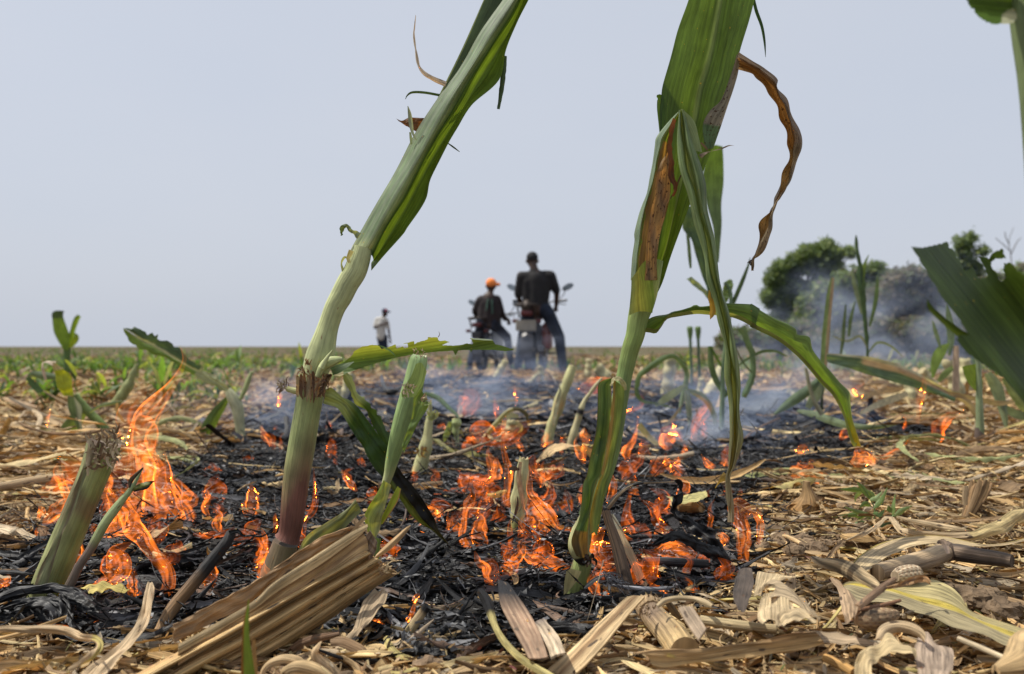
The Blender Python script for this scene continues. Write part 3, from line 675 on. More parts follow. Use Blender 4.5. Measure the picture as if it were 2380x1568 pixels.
rails(mb, [Z('g', [(1330, 880), (1285, 960), (1270, 1100), (1190, 1340)]), Z('g', [(1370, 960), (1330, 1040), (1290, 1140), (1200, 1370)]), Z('g', [(1345, 950), (1400, 1020), (1310, 1180), (1205, 1400)])], DB - .035, (.18, .28, .08), N=24, M=8, ripple=.004, seed=10)
mb.build("torn_flap", M_leaf, B)
mb = MB(); frayed(mb, 'g', 1235, 920, 50, 22, 42, 12, DB - .05, [(.45, .45, .36), (.55, .52, .42)], (50, 140), 11); mb.build("frayed_fibres", M_dry, B)
mb = MB(); frayed(mb, 'g', 1350, 990, 30, 14, 50, 14, DB - .04, [(.45, .45, .36), (.22, .3, .12), (.35, .28, .2)], (0, 90), 12); mb.build("frayed_fibres", M_dry, B)
mb = MB(); frayed(mb, 'g', 1330, 630, 45, 16, 26, 8, DB - .04, [(.5, .46, .36), (.35, .25, .18)], (60, 120), 13); mb.build("frayed_fibres", M_dry, B)

mb = MB()
rails(mb, [Z('c', [(1050, 40), (1000, 140), (920, 270), (900, 340), (925, 450)]), Z('c', [(1075, 60), (1050, 180), (1000, 280), (960, 360), (960, 480)]), Z('c', [(1110, 80), (1080, 200), (1040, 320), (1020, 430), (985, 500)])], DB - .03, lambda t, s: mixc(YEL_G, (.30, .33, .18), s), N=26, M=10, ripple=.004, seed=11)
rails(mb, [Z('c', [(1160, 90), (1110, 180), (1060, 280), (1015, 370)]), Z('c', [(1175, 105), (1140, 200), (1080, 300), (1030, 390)]), Z('c', [(1187, 110), (1165, 200), (1100, 310), (1045, 385)])], DB - .02, lambda t, s: (.30, .20, .09) if s > .8 else YEL_G, N=20, M=8, seed=12)
rails(mb, [Z('c', [(980, 480), (900, 700), (800, 900), (700, 1100), (640, 1300), (590, 1480)]), Z('c', [(1010, 500), (960, 720), (860, 930), (770, 1120), (710, 1300), (670, 1490)]), Z('c', [(1030, 500), (1000, 730), (920, 950), (850, 1120), (780, 1310), (740, 1480)])], DB + .0, (.15, .23, .09), N=40, M=10, ripple=.002, seed=13)
mb.build("lower_leaf", M_leaf, B)

# ================================================================== D: right maize plant
DD = .985
D = thing("split_maize_plant", "tall green maize plant right of centre with broad leaves and a bulging scorched base", "maize plant", G(1330, 1390))
mb = MB()
tube(mb, Z('h', [(1200, -120, 80), (1155, 80, 92), (1115, 230, 93), (1085, 330, 82), (1060, 470, 74), (1030, 560, 70), (1005, 650, 66), (975, 790, 62), (950, 920, 64), (925, 1050, 68), (890, 1250, 72), (850, 1420, 76), (800, 1568, 80)]) + Z('d', [(740, 180, 80), (690, 330, 78)]), DD,
     grad([(0, (.22, .30, .07)), (.14, (.33, .36, .08)), (.16, (.24, .30, .10)), (.32, (.19, .26, .07)), (.36, (.17, .22, .06)), (.5, (.18, .26, .09)), (1, (.13, .19, .06))]), N=70, K=24, seed=14, rf=lambda t, a: 1 + .05 * (1 if .262 < t < .272 or .40 < t < .41 else 0))
mb.build("stalk", M_stalk, D)
mb = MB()
tube(mb, Z('d', [(690, 300, 50), (665, 380, 66), (640, 460, 84), (622, 560, 88), (640, 640, 66), (665, 690, 40)]), DD - .02, lambda t, s: mixc((.16, .20, .06), (.42, .40, .20), .5 + .5 * math.sin(s * 25 + t * 5)) if t < .85 else CHAR, N=30, K=24, seed=15)
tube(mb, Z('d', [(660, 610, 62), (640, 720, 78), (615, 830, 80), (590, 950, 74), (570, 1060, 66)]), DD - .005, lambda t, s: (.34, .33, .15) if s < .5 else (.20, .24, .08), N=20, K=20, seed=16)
rails(mb, [Z('d', [(520, 760), (505, 850), (500, 945)]), Z('d', [(560, 740), (545, 850), (520, 930)]), Z('d', [(640, 760), (600, 840), (535, 920)])], DD - .05, (.42, .36, .16), N=14, M=6, seed=17)
mb.build("scorched_base", M_stalk, D)
mb = MB()
rails(mb, [Z('h', [(870, 810), (800, 830), (768, 865), (765, 960), (762, 1100), (748, 1250), (705, 1440), (680, 1568)]) + Z('d', [(650, 80), (640, 220), (618, 360), (560, 520), (600, 640)]),
           Z('h', [(875, 812), (840, 840), (820, 880), (820, 1000), (815, 1100), (800, 1250), (770, 1440), (745, 1568)]) + Z('d', [(700, 80), (690, 220), (660, 350), (620, 500), (650, 650)]),
           Z('h', [(882, 815), (870, 850), (872, 900), (875, 1000), (868, 1100), (850, 1260), (815, 1450), (790, 1568)]) + Z('d', [(760, 60), (720, 210), (700, 340), (690, 480), (690, 660)])], DD - .045,
      lambda t, s: mixc(DGREEN, (.16, .24, .08), abs(s - .5) * 2) if .03 < s < .93 and t < .85 else ((.10, .07, .03) if s < .5 else (.30, .18, .05)), N=80, M=14, ripple=.003, rf=(10, 2), seed=18)
rails(mb, [Z('h', [(885, 820), (885, 1000), (872, 1200), (835, 1440), (800, 1568)]) + Z('d', [(770, 60), (725, 220), (705, 340), (710, 470)]),
           Z('h', [(930, 850), (935, 1000), (910, 1200), (860, 1440), (825, 1568)]) + Z('d', [(800, 60), (765, 220), (745, 340), (740, 460)]),
           Z('h', [(975, 890), (970, 1010), (945, 1160), (900, 1400), (860, 1568)]) + Z('d', [(836, 60), (806, 250), (780, 400), (760, 480)])], DD - .05,
      lambda t, s: mixc((.36, .27, .06), (.16, .23, .07), min(1, s * 2.0 + max(0, .5 - t))), N=60, M=10, ripple=.002, seed=19)
ribbon(mb, Z('h', [(868, 870, 30), (885, 825, 40), (930, 815, 45), (965, 850, 40), (985, 905, 20)]), DD - .062, (.42, .40, .22), N=30, M=5, twist=[70, 50, 20, -20], ripple=.002, seed=62)
ribbon(mb, Z('h', [(900, 830, 12), (888, 1000, 20), (872, 1180, 22), (838, 1400, 20), (800, 1568, 16)]), DD - .06, (.36, .24, .07), N=40, M=3, jag=.5, seed=63)
frayed(mb, 'd', 690, 660, 40, 14, 60, 22, DD - .05, [CHAR, (.05, .03, .02)], (200, 340), 15)
frayed(mb, 'h', 885, 800, 14, 6, 36, 8, DD - .05, [(.3, .22, .14)], (60, 120), 16)
mb.build("split_leaf", M_leaf, D)
mb = MB()   # tall erect blade
LL = Z('h', [(1150, 300)]) + Z('m', [(270, 1600), (300, 1400), (330, 1100), (340, 750), (338, 640), (345, 560), (356, 480), (410, 310), (450, 160), (505, 0), (530, -90), (600, -330), (760, -640)])
MM = Z('h', [(1172, 300)]) + Z('m', [(310, 1600), (380, 1400), (470, 1000), (530, 720), (548, 620), (570, 500), (600, 400), (630, 290), (660, 140), (685, 0), (700, -90), (740, -330), (765, -640)])
RR = Z('h', [(1194, 300), (1216, 190)]) + Z('m', [(366, 1600), (440, 1350), (560, 1050), (655, 800), (700, 690), (730, 590), (765, 480), (792, 310), (850, 120), (880, 0), (900, -90), (890, -330), (770, -640)])
RR_ = [RR[0]] + RR[2:]
def mid2(a, b, f, k): return [(p[0] * (1 - f) + q[0] * f, p[1] * (1 - f) + q[1] * f, k) for p, q in zip(a, b)]
rails(mb, [add(LL, -.012), mid2(LL, MM, .5, .0), add(MM, .010), mid2(RR_, MM, .5, -.004), add(RR, -.014)], DD + .03, lambda t, s: mixc(mixc(GREEN, (.115, .20, .030), s), (.22, .30, .12), max(0, 1 - abs(s - .5) * 22)), N=150, M=28, ripple=.004, rf=(7, 2), seed=20)
ribbon(mb, Z('m', [(323, 548, 10), (345, 560, 40), (350, 620, 50), (348, 700, 30), (345, 760, 12)]), DD + .02, (.13, .24, .03), N=20, seed=64)
mb.build("tall_leaf", M_leaf, D)
mb = MB()
rails(mb, [Z('m', [(780, 310), (745, 430), (690, 570), (625, 635), (585, 720), (600, 850)]), Z('m', [(788, 320), (765, 440), (720, 590), (680, 670), (640, 760), (625, 850)]), Z('m', [(796, 305), (790, 400), (770, 480), (730, 600), (690, 720), (645, 850)])], DD + .012,
      lambda t, s: mixc((.24, .20, .14), (.34, .30, .22), s) if t < .75 else (.12, .19, .08), N=40, M=8, ripple=.002, seed=21)
mb.build("withered_margin", M_brown, D)
mb = MB()   # folded leaf with brown patch
L0 = Z('m', [(176, 1600), (180, 1480), (193, 1380), (192, 1330), (215, 1250), (240, 1170), (275, 1070), (300, 900), (310, 830), (322, 780), (390, 695), (455, 628)])
L1 = Z('m', [(215, 1600), (225, 1480), (240, 1380), (252, 1280), (268, 1190), (292, 1100), (318, 1000), (335, 920), (352, 860), (370, 790), (405, 720), (458, 632)])
L2 = Z('m', [(330, 1600), (326, 1500), (330, 1420), (345, 1330), (368, 1250), (385, 1180), (400, 1100), (402, 1000), (398, 900), (402, 800), (425, 720), (462, 634)])
def cP(t, s):
    if s < .30: return mixc((.16, .23, .13), (.24, .31, .20), .5 + .5 * math.sin(s * 40))
    if s < .38: return (.24, .30, .12)
    e = .05 * math.sin(t * 40) + .04 * math.sin(t * 91)
    if .0 < t < .80 and s > .46 + e * .5: return mixc((.34, .22, .10), (.20, .13, .07), .5 + .5 * math.sin(t * 23 + s * 8))
    return (.28, .33, .05) if t < .2 else (.15, .22, .05)
rails(mb, [add(L0, .0), mid2(L0, L1, .6, -.018), add(L1, -.010), mid2(L1, L2, .5, .004), add(L2, -.006)], DD - .01, cP, N=90, M=30, ripple=.002, seed=22, var=.1)
rails(mb, [Z('h', [(1030, 30), (1027, 120), (1015, 260), (1012, 320)]), Z('h', [(1075, -30), (1080, 80), (1075, 200), (1080, 290)]), Z('h', [(1100, -70), (1120, 60), (1140, 200), (1150, 290)]), Z('h', [(1168, -140), (1185, -20), (1205, 120), (1212, 200), (1192, 300)])], DD - .032, lambda t, s: mixc(mixc((.22, .29, .12), (.36, .37, .07), min(1, s * 3)), (.16, .25, .04), max(0, s * 1.6 - .6)), N=24, M=14, seed=23)
mb.build("patched_leaf", M_leaf, D)
mb = MB()
rails(mb, [Z('m', [(255, 1600), (262, 1500), (262, 1400), (275, 1300), (290, 1200), (315, 1110), (320, 1020), (345, 930), (385, 870)]),
           Z('m', [(300, 1600), (298, 1500), (300, 1400), (312, 1300), (330, 1200), (350, 1110), (360, 1010), (372, 930), (392, 875)]),
           Z('m', [(322, 1600), (322, 1500), (328, 1420), (348, 1320), (370, 1240), (380, 1170), (398, 1130), (400, 1000), (400, 880)])], DD - .034, lambda t, s: mixc((.42, .26, .09), (.22, .14, .07), .5 + .5 * math.sin(t * 17 + s * 5)), N=60, M=12, ripple=.003, rf=(9, 2), seed=24)
ribbon(mb, Z('m', [(425, 680, 40), (408, 740, 34), (402, 790, 26), (396, 850, 34), (408, 930, 36), (405, 1000, 34), (425, 1050, 28), (430, 1085, 20), (415, 1120, 20)]), DD - .045, (.13, .055, .02), N=50, M=4, twist=[60, 20, 50, 0, 40], jag=.5, seed=65)
ribbon(mb, Z('m', [(462, 1000, 8), (445, 1040, 9), (430, 1085, 10), (400, 1135, 6)]), DD - .04, (.12, .07, .04), N=14, M=3, seed=66)
mb.build("brown_patch", M_brown, D)
mb = MB()   # hanging strip
HL = Z('m', [(452, 630), (438, 760), (440, 850), (455, 960), (490, 1080), (520, 1230), (560, 1350), (590, 1490), (605, 1568)]) + Z('h', [(1660, 170), (1690, 290), (1735, 470), (1758, 620), (1770, 800), (1790, 900), (1800, 1020), (1790, 1150), (1785, 1300), (1780, 1480)]) + Z('d', [(1770, 10), (1778, 100), (1790, 230), (1803, 372)])
HR = Z('m', [(468, 625), (500, 690), (530, 800), (565, 930), (590, 1040), (612, 1180), (645, 1330), (672, 1480), (690, 1568)]) + Z('h', [(1748, 80), (1785, 260), (1812, 400), (1835, 540), (1868, 720), (1885, 870), (1892, 1000), (1892, 1150), (1895, 1300), (1850, 1500)]) + Z('d', [(1812, 10), (1810, 100), (1818, 230), (1828, 374)])
rails(mb, [add(HL, .006), mid2(HL, HR, .3, -.004), mid2(HL, HR, .5, .006), mid2(HL, HR, .75, -.008), add(HR, .003)], DD - .06,
      lambda t, s: mixc(mixc((.17, .25, .11), (.23, .31, .15), .5 + .5 * math.sin(s * 30)), grad([(0, (.2, .2, .1)), (.6, (.2, .24, .05)), (.85, (.26, .20, .12)), (1, (.33, .27, .18))])(t), min(1, max(0, t * 1.7 - .75))), N=140, M=18, ripple=.004, rf=(12, 3), seed=25)
rails(mb, [Z('m', [(462, 622), (470, 700), (500, 780), (545, 860)]), Z('m', [(480, 630), (510, 700), (545, 780), (560, 865)]), Z('m', [(468, 622), (535, 690), (562, 780), (582, 870)])], DD - .05, (.22, .30, .17), N=20, M=8, seed=26)
ribbon(mb, Z('h', [(1640, 120, 6), (1645, 180, 28), (1665, 240, 40), (1665, 300, 44), (1648, 350, 4)]), DD - .05, (.42, .26, .04), N=20, jag=.4, seed=67)
ribbon(mb, Z('d', [(1780, 0, 60), (1750, 30, 50), (1720, 60, 18), (1690, 105, 8)]), DD - .05, (.30, .22, .08), N=14, twist=[0, 60], seed=68)
ribbon(mb, Z('m', [(570, 895, 26), (600, 875, 20), (640, 862, 9), (690, 850, 8), (735, 832, 9), (770, 833, 3)]), DD - .05, (.20, .15, .11), N=24, M=3, twist=[0, 90, 0, 90], seed=69)
ribbon(mb, Z('m', [(575, 815, 10), (600, 840, 12), (615, 860, 5)]), DD - .05, (.16, .11, .08), N=8, M=3, seed=70)
ribbon(mb, Z('m', [(868, -40, 14), (890, 60, 18), (922, 150, 16), (938, 240, 12), (944, 328, 2)]), DD + .04, DGREEN, N=24, fold=.5, seed=71)
mb.build("hanging_leaf", M_leaf, D)
mb = MB()   # brown curled leaf
O_ = Z('m', [(790, 298), (868, 350), (940, 385), (1021, 450), (1018, 500), (1062, 570), (1100, 665), (1155, 768), (1130, 890), (1110, 1000), (1050, 1090), (990, 1225), (945, 1390), (905, 1465), (880, 1490), (872, 1545)])
I_ = Z('m', [(788, 402), (870, 412), (900, 450), (952, 520), (1020, 625), (1045, 700), (1075, 800), (1080, 870), (1050, 960), (1020, 1080), (985, 1170), (935, 1250), (912, 1340), (880, 1440), (862, 1480), (868, 1545)])
rails(mb, [add(O_, .0), mid2(O_, I_, .35, -.012), mid2(O_, I_, .65, .012), add(I_, -.004)], DD + .01, lambda t, s: mixc((.24, .17, .10), (.34, .20, .07), min(1, max(0, (s - .4) * 4))) if t < .45 else mixc((.22, .16, .08), (.36, .28, .15), .5 + .5 * math.sin(t * 60 + s * 6)), N=120, M=14, ripple=.006, rf=(12, 2), seed=27)
frayed(mb, 'm', 862, 1490, 6, 4, 40, 8, DD + .01, [(.05, .03, .02)], (200, 290), 17)
mb.build("curled_brown_leaf", M_brown, D)
mb = MB()   # arching leaf
U_ = Z('h', [(1130, 445), (1150, 375), (1210, 340), (1310, 318), (1355, 292), (1420, 278), (1500, 255), (1530, 238), (1560, 255), (1640, 250), (1780, 230), (1965, 235), (2040, 285)]) + Z('i', [(0, 505), (150, 590), (283, 662), (290, 690), (375, 710), (400, 790), (480, 900), (560, 985), (622, 1050), (626, 1110), (645, 1250), (692, 1392)])
V_ = Z('h', [(1135, 445), (1180, 452), (1222, 458), (1262, 410), (1310, 348), (1400, 328), (1500, 312), (1560, 308), (1640, 315), (1780, 325), (1900, 365), (2010, 430)]) + Z('i', [(0, 640), (150, 712), (270, 800), (380, 915), (450, 1000), (510, 1060), (545, 1115), (585, 1200), (615, 1300), (645, 1385), (665, 1392)])
rails(mb, [add(U_, .01), mid2(U_, V_[:len(U_)], .25, -.014) if len(U_) == len(V_) else add(U_, -.004), add(V_, 0)], lambda u, v: DD + max(0, (u - 1700) / 300) * .14, lambda t, s: mixc(mixc((.17, .26, .09), (.13, .24, .02), s), (.30, .22, .02), max(0, (t - .88) * 8)), N=130, M=16, ripple=.003, rf=(10, 2), seed=28)
rails(mb, [add(V_, -.003), [(p[0] + 3, p[1] - 9, -.010) for p in V_]], lambda u, v: DD - .004 + max(0, (u - 1700) / 300) * .14, (.20, .25, .10), N=90, M=4, seed=29)
mb.build("arching_leaf", M_leaf, D)

# ================================================================== E/F: near, out of focus leaves on the right
E = thing("near_maize_plant", "dark green ragged leaf thrusting in from the right edge, close and out of focus", "maize leaf", P(2560, 1816, .60))
mb = MB()
poly = [(1010, 135), (1060, 140), (1105, 138), (1150, 128), (1240, 104), (1252, 140), (1285, 160), (1320, 240), (1355, 290), (1375, 275), (1388, 254), (1410, 290), (1445, 340), (1478, 330), (1485, 318), (1460, 250), (1408, 172), (1440, 195), (1500, 206), (1520, 178), (1585, 144), (1605, 214), (1545, 214), (1515, 240), (1518, 275), (1550, 310), (1572, 355), (1592, 360),
        (1600, 320), (1588, 285), (1590, 240), (1630, 235), (1665, 275), (1719, 310), (1900, 420), (2000, 900), (1980, 1500), (1850, 1290), (1719, 1115), (1660, 1040), (1600, 975), (1540, 930), (1480, 890), (1400, 835), (1340, 790), (1310, 740), (1295, 722), (1310, 690), (1372, 690), (1330, 625), (1280, 560), (1200, 450), (1100, 290)]
cutleaf(mb, Z('i', poly), (.62, .78), .58, lambda t, s: mixc((.04, .075, .02), (.065, .115, .035), .5 + .5 * math.sin(s * 17)), cell=5, ddf=lambda t, s: .03 * math.sin(s * 5), seed=41)
ribbon(mb, Z('i', [(1112, 470, 5), (1130, 520, 30), (1180, 570, 34), (1250, 630, 40), (1330, 690, 50), (1400, 720, 60)]), .57, (.07, .12, .03), N=30, fold=.4, seed=72)
mb.build("ragged_leaf", M_leaf, E)
Fp = thing("near_stalk", "out of focus maize stalk and leaf cut by the top right corner", "maize stalk", P(2470, 1816, .55))
mb = MB(); tube(mb, [(2388, -900, 40), (2390, -500, 44), (2395, -80, 46), (2398, 30, 46), (2412, 130, 46), (2424, 231, 46), (2438, 500, 44), (2450, 1000, 44), (2470, 1860, 46)], .55, (.14, .18, .07), N=40, K=20, seed=17); mb.build("stalk", M_stalk, Fp)
mb = MB()
cutleaf(mb, Z('q', [(560, -200), (640, 0), (690, 95), (722, 150), (750, 135), (782, 150), (768, 200), (830, 265), (900, 320), (970, 360), (1050, 382), (1130, 388), (1250, 378), (1375, 376), (1440, 300), (1400, -200)]), (1, .1), .54, lambda t, s: (.42, .44, .30) if t > .72 and s > .35 + (1 - t) * 1.2 else (.07, .13, .02), cell=4, ddf=lambda t, s: .01 * math.sin(s * 4), seed=42)
mb.build("leaf", M_leaf, Fp)
# ================================================================== standing stumps and broken plants
def solo(name, label, cat, mb, mat, loc=None, group=None, smooth=True):
    if loc is None: loc = Vector(np.vstack(mb.v).mean(0))
    o = bpy.data.objects.new(name, mb.mesh(name, loc, smooth)); o.location = loc; COL.objects.link(o); o.data.materials.append(mat)
    return tag(o, label, cat, group)
WOODY = [(.34, .27, .17), (.22, .16, .10), (.42, .36, .25), (.15, .10, .06)]
# G: big stump at left
T = thing("maize_stump", "thick green maize stump with a ragged cut top and soil stains at lower left", "maize stump", G(105, 1375))
mb = MB(); dG = .98
tube(mb, Z('r', [(255, 1560, 88), (285, 1460, 86), (330, 1350, 84), (370, 1250, 82), (420, 1130, 80), (470, 1010, 80), (520, 890, 80), (555, 800, 84), (580, 730, 90), (592, 680, 92)]), dG,
     lambda t, s: mixc(mixc((.22, .27, .09), (.33, .34, .15), .5 + .5 * math.sin(s * 11)), (.20, .15, .08), max(0, min(.85, (.16 - abs(t - .62)) * 6 + (t > .86) * .7 + .25 * math.sin(t * 33 + s * 14)))), N=60, K=32, seed=80, rf=lambda t, a: 1 + .035 * math.sin(a * 2 + t * 3), tornR=.012, var=.25, capcol=(.12, .08, .05))
mb.build("stalk", M_stalk, T)
mb = MB(); frayed(mb, 'r', 590, 690, 80, 60, 60, 14, dG - .03, WOODY, (40, 150), 81); frayed(mb, 'r', 590, 720, 85, 30, 70, 16, dG - .045, WOODY, (200, 330), 82)
ribbon(mb, Z('r', [(500, 860, 10), (505, 760, 26), (520, 700, 34), (505, 655, 14)]), dG - .05, WOODY[2], N=16, seed=1, ripple=.003)
ribbon(mb, Z('r', [(635, 840, 8), (650, 780, 26), (680, 755, 24), (690, 770, 8)]), dG - .04, (.45, .36, .22), N=16, twist=[0, 60], seed=2)
mb.build("frayed_top", M_drystalk, T)
mb = MB()
rails(mb, [Z('r', [(185, 1510), (225, 1400), (300, 1250), (370, 1090), (430, 930), (480, 800), (500, 720)]), Z('r', [(215, 1510), (255, 1400), (325, 1250), (400, 1080), (450, 930), (495, 800), (520, 720)]), Z('r', [(262, 1505), (300, 1370), (345, 1230), (425, 1050), (470, 920), (510, 810), (540, 740)])], dG - .048,
      lambda t, s: mixc((.26, .28, .14), (.16, .12, .07), .5 + .5 * math.sin(t * 9 + s * 6)), N=50, M=8, ripple=.003, seed=83, var=.3)
mb.build("outer_sheath", M_stalk, T)
T = thing("scorched_shoot", "thin maize shoot with charred leaf tips leaning beside the thick stump", "maize shoot", G(150, 1378))
mb = MB()
tube(mb, Z('r', [(360, 1560, 26), (400, 1480, 26), (455, 1370, 24), (510, 1290, 24), (555, 1210, 26), (600, 1130, 26), (650, 1060, 26), (700, 995, 20), (745, 940, 15), (780, 880, 9), (815, 815, 3)]), .94, grad([(0, (.13, .10, .07)), (.38, (.20, .15, .12)), (.45, (.26, .30, .14)), (1, (.30, .38, .19))]), N=50, K=14, seed=84)
mb.build("stem", M_stalk, T)
mb = MB()
rails(mb, [Z('r', [(750, 945), (775, 915), (830, 895), (885, 888)]), Z('r', [(755, 950), (800, 925), (840, 912), (882, 893)]), Z('r', [(762, 955), (800, 945), (840, 935), (865, 905)])], .935, lambda t, s: CHAR if s > .6 or t > .8 else (.10, .11, .02), N=20, M=6, ripple=.003, seed=85)
ribbon(mb, Z('r', [(738, 930, 10), (745, 890, 24), (780, 850, 18), (815, 815, 6)]), .93, lambda t, s: CHAR if s < .5 else (.12, .09, .05), N=16, ripple=.002, seed=86)
mb.build("charred_tip", M_char, T)

def stump(r, pts, base, label, col, K=16, seed=0, d=None, group=None):
    """standing stalk stub; pts from the base upward"""
    b = Z(r, [base])[0]; dd = d or GD(b[1]); t_ = thing("maize_stump", label, "maize stump", P(b[0], b[1], dd))
    mb = MB(); tube(mb, Z(r, pts), dd, col, N=30, K=K, seed=seed, tornR=.012, rf=lambda t, a: 1 + .08 * math.sin(a * 2 + t * 9 + seed) + .1 * math.sin(t * 21 + seed) * (t > .3), capcol=(.34, .28, .15), var=.25)
    mb.build("stalk", M_stalk, t_); return t_, dd
PS = (.44, .43, .21); PS2 = (.42, .38, .21)
t_, dd = stump('s', [(1305, 700, 40), (1320, 620, 46), (1345, 500, 46), (1375, 400, 46), (1410, 320, 50), (1440, 200, 44), (1490, 90, 44), (1520, 0, 42), (1548, -75, 44)], (1305, 660), "long pale green stub leaning right in front of the motorcycles, charred in patches", lambda t, s: mixc(PS, (.36, .20, .07), max(0, .8 - abs(t - .55) * 5) * (s > .6)), seed=90)
mb = MB(); ribbon(mb, Z('s', [(1375, 450, 30), (1400, 300, 40), (1425, 190, 30), (1440, 130, 12)]), dd - .06, (.45, .43, .25), N=20, ripple=.004, seed=3); ribbon(mb, Z('s', [(1440, 150, 16), (1432, 120, 14), (1425, 95, 4)]), dd - .06, PS2, N=8, seed=4); mb.build("peeling_sheath", M_stalk, t_)
t_, dd = stump('s', [(1505, 730, 38), (1530, 620, 38), (1560, 510, 36), (1595, 400, 30), (1625, 300, 24), (1660, 220, 18), (1700, 170, 16), (1750, 100, 18), (1810, 30, 14)], (1505, 705), "thin pale stub with a burnt kink next to the split green plant", lambda t, s: CHAR if .50 < t < .56 else PS2, seed=91)
t_, dd = stump('s', [(1040, 1440, 50), (1050, 1330, 62), (1058, 1200, 66), (1068, 1080, 66), (1085, 950, 66), (1100, 830, 58), (1110, 750, 44)], (1040, 1400), "short cream yellow stub standing alone in the middle of the flames", lambda t, s: mixc((.48, .46, .23), (.42, .46, .10), max(0, .3 - t) * 3), seed=92)
mb = MB(); ribbon(mb, Z('s', [(1110, 1240, 8), (1095, 1100, 40), (1075, 1000, 50), (1065, 900, 44), (1080, 780, 30)]), dd - .05, (.46, .36, .22), N=20, ripple=.003, seed=5)
ribbon(mb, Z('s', [(1005, 1330, 10), (1040, 1220, 26), (1055, 1150, 20), (1050, 1090, 8)]), dd - .055, (.10, .07, .05), N=14, seed=6); ribbon(mb, Z('s', [(975, 850, 18), (1010, 840, 44), (1050, 845, 30), (1080, 850, 8)]), dd - .05, (.06, .035, .02), N=12, seed=7); mb.build("peeling_sheath", M_drystalk, t_)
t_, dd = stump('s', [(150, 950, 62), (175, 860, 66), (205, 740, 58), (235, 620, 52), (250, 520, 46), (260, 420, 32), (270, 330, 22), (266, 235, 16)], (160, 900), "ragged pale green stub just right of the split stalk, torn at its tip", PS, seed=93)
mb = MB(); frayed(mb, 's', 290, 390, 24, 16, 70, 26, dd - .04, [(.36, .42, .18), (.30, .34, .16), PS], (20, 130), 94); mb.build("torn_tip", M_leaf, t_); mb = MB(); frayed(mb, 's', 190, 640, 50, 8, 90, 24, dd - .05, [PS2, (.25, .17, .09)], (230, 300), 95); mb.build("torn_sheath", M_leaf, t_)
t_, dd = stump('s', [(965, 600, 38), (975, 540, 40), (990, 470, 40), (1005, 410, 42)], (965, 590), "short pale stub under a bent dry strip in the burnt strip", PS2, seed=96)
mb = MB(); ribbon(mb, Z('s', [(785, 530, 40), (830, 470, 42), (880, 410, 42), (935, 355, 40), (985, 320, 40), (1040, 305, 36), (1090, 320, 36), (1130, 355, 34), (1150, 410, 20)]), dd - .03, lambda t, s: (.36, .34, .18) if t < .62 else (.10, .09, .05), N=40, M=6, fold=.6, ripple=.006, seed=8)
ribbon(mb, Z('s', [(1030, 430, 30), (1075, 455, 44), (1085, 490, 36), (1055, 520, 16)]), dd - .03, PS2, N=14, twist=[0, 60], seed=9); ribbon(mb, Z('s', [(950, 385, 30), (1000, 365, 46), (1060, 375, 30)]), dd - .05, (.45, .46, .30), N=12, seed=10); mb.build("bent_strip", M_leaf, t_)
t_, dd = stump('s', [(518, 660, 18), (510, 580, 22), (500, 500, 30), (505, 430, 44), (500, 390, 40)], (518, 650), "small green stub with drooping torn flaps between two pale stubs", (.36, .42, .18), seed=97)
mb = MB(); ribbon(mb, Z('s', [(450, 420, 30), (435, 490, 56), (410, 550, 50), (395, 600, 16)]), dd - .03, (.30, .38, .14), N=16, ripple=.006, seed=11); ribbon(mb, Z('s', [(540, 500, 26), (560, 540, 14), (575, 555, 6)]), dd, PS2, N=8, seed=12); mb.build("drooping_flap", M_leaf, t_)
# pale cut stubs scattered beyond the fire: one built, the rest copied
st0, _ = stump('w', [(700, 905, 9), (706, 880, 9), (712, 858, 8)], (700, 905), "pale cut stub standing in the stubble beyond the fire", PS2, K=10, seed=120, group="pale cut stubs beyond the fire")
st0['group'] = "pale cut stubs beyond the fire"; rs = random.Random(12)
for q in range(26):
    yy_ = rs.uniform(4.2, 8.5); xx_ = rs.uniform(-.05, .62) * yy_ + (0 if q % 3 else -.35 * yy_); t2 = st0.copy(); COL.objects.link(t2); t2.location = (xx_, yy_, H(xx_, yy_) - .01)
    t2.rotation_euler = (rs.uniform(-.3, .3), rs.uniform(-.6, .6), rs.uniform(0, 6.3)); k_ = rs.uniform(.7, 1.7); t2.scale = (k_ * .8, k_ * .8, k_)
    uu_ = CX + F * xx_ / yy_; lb = ("tall " if k_ > 1.35 else "short " if k_ < 1.0 else "") + "pale stub beyond the fire, " + ("left of the leaning stalk" if uu_ < 700 else "in front of the motorcycles" if uu_ < 1420 else "between split plant and hanging strip" if uu_ < 1720 else "under the arching leaf" if uu_ < 1950 else "near the slanting striped leaf") + (", nearer row" if yy_ < 6 else ", farther row")
    t2['label'] = lb; t2['group'] = "cut stubs, " + lb
    for ch in list(st0.children): c2 = ch.copy(); COL.objects.link(c2); c2.parent = t2
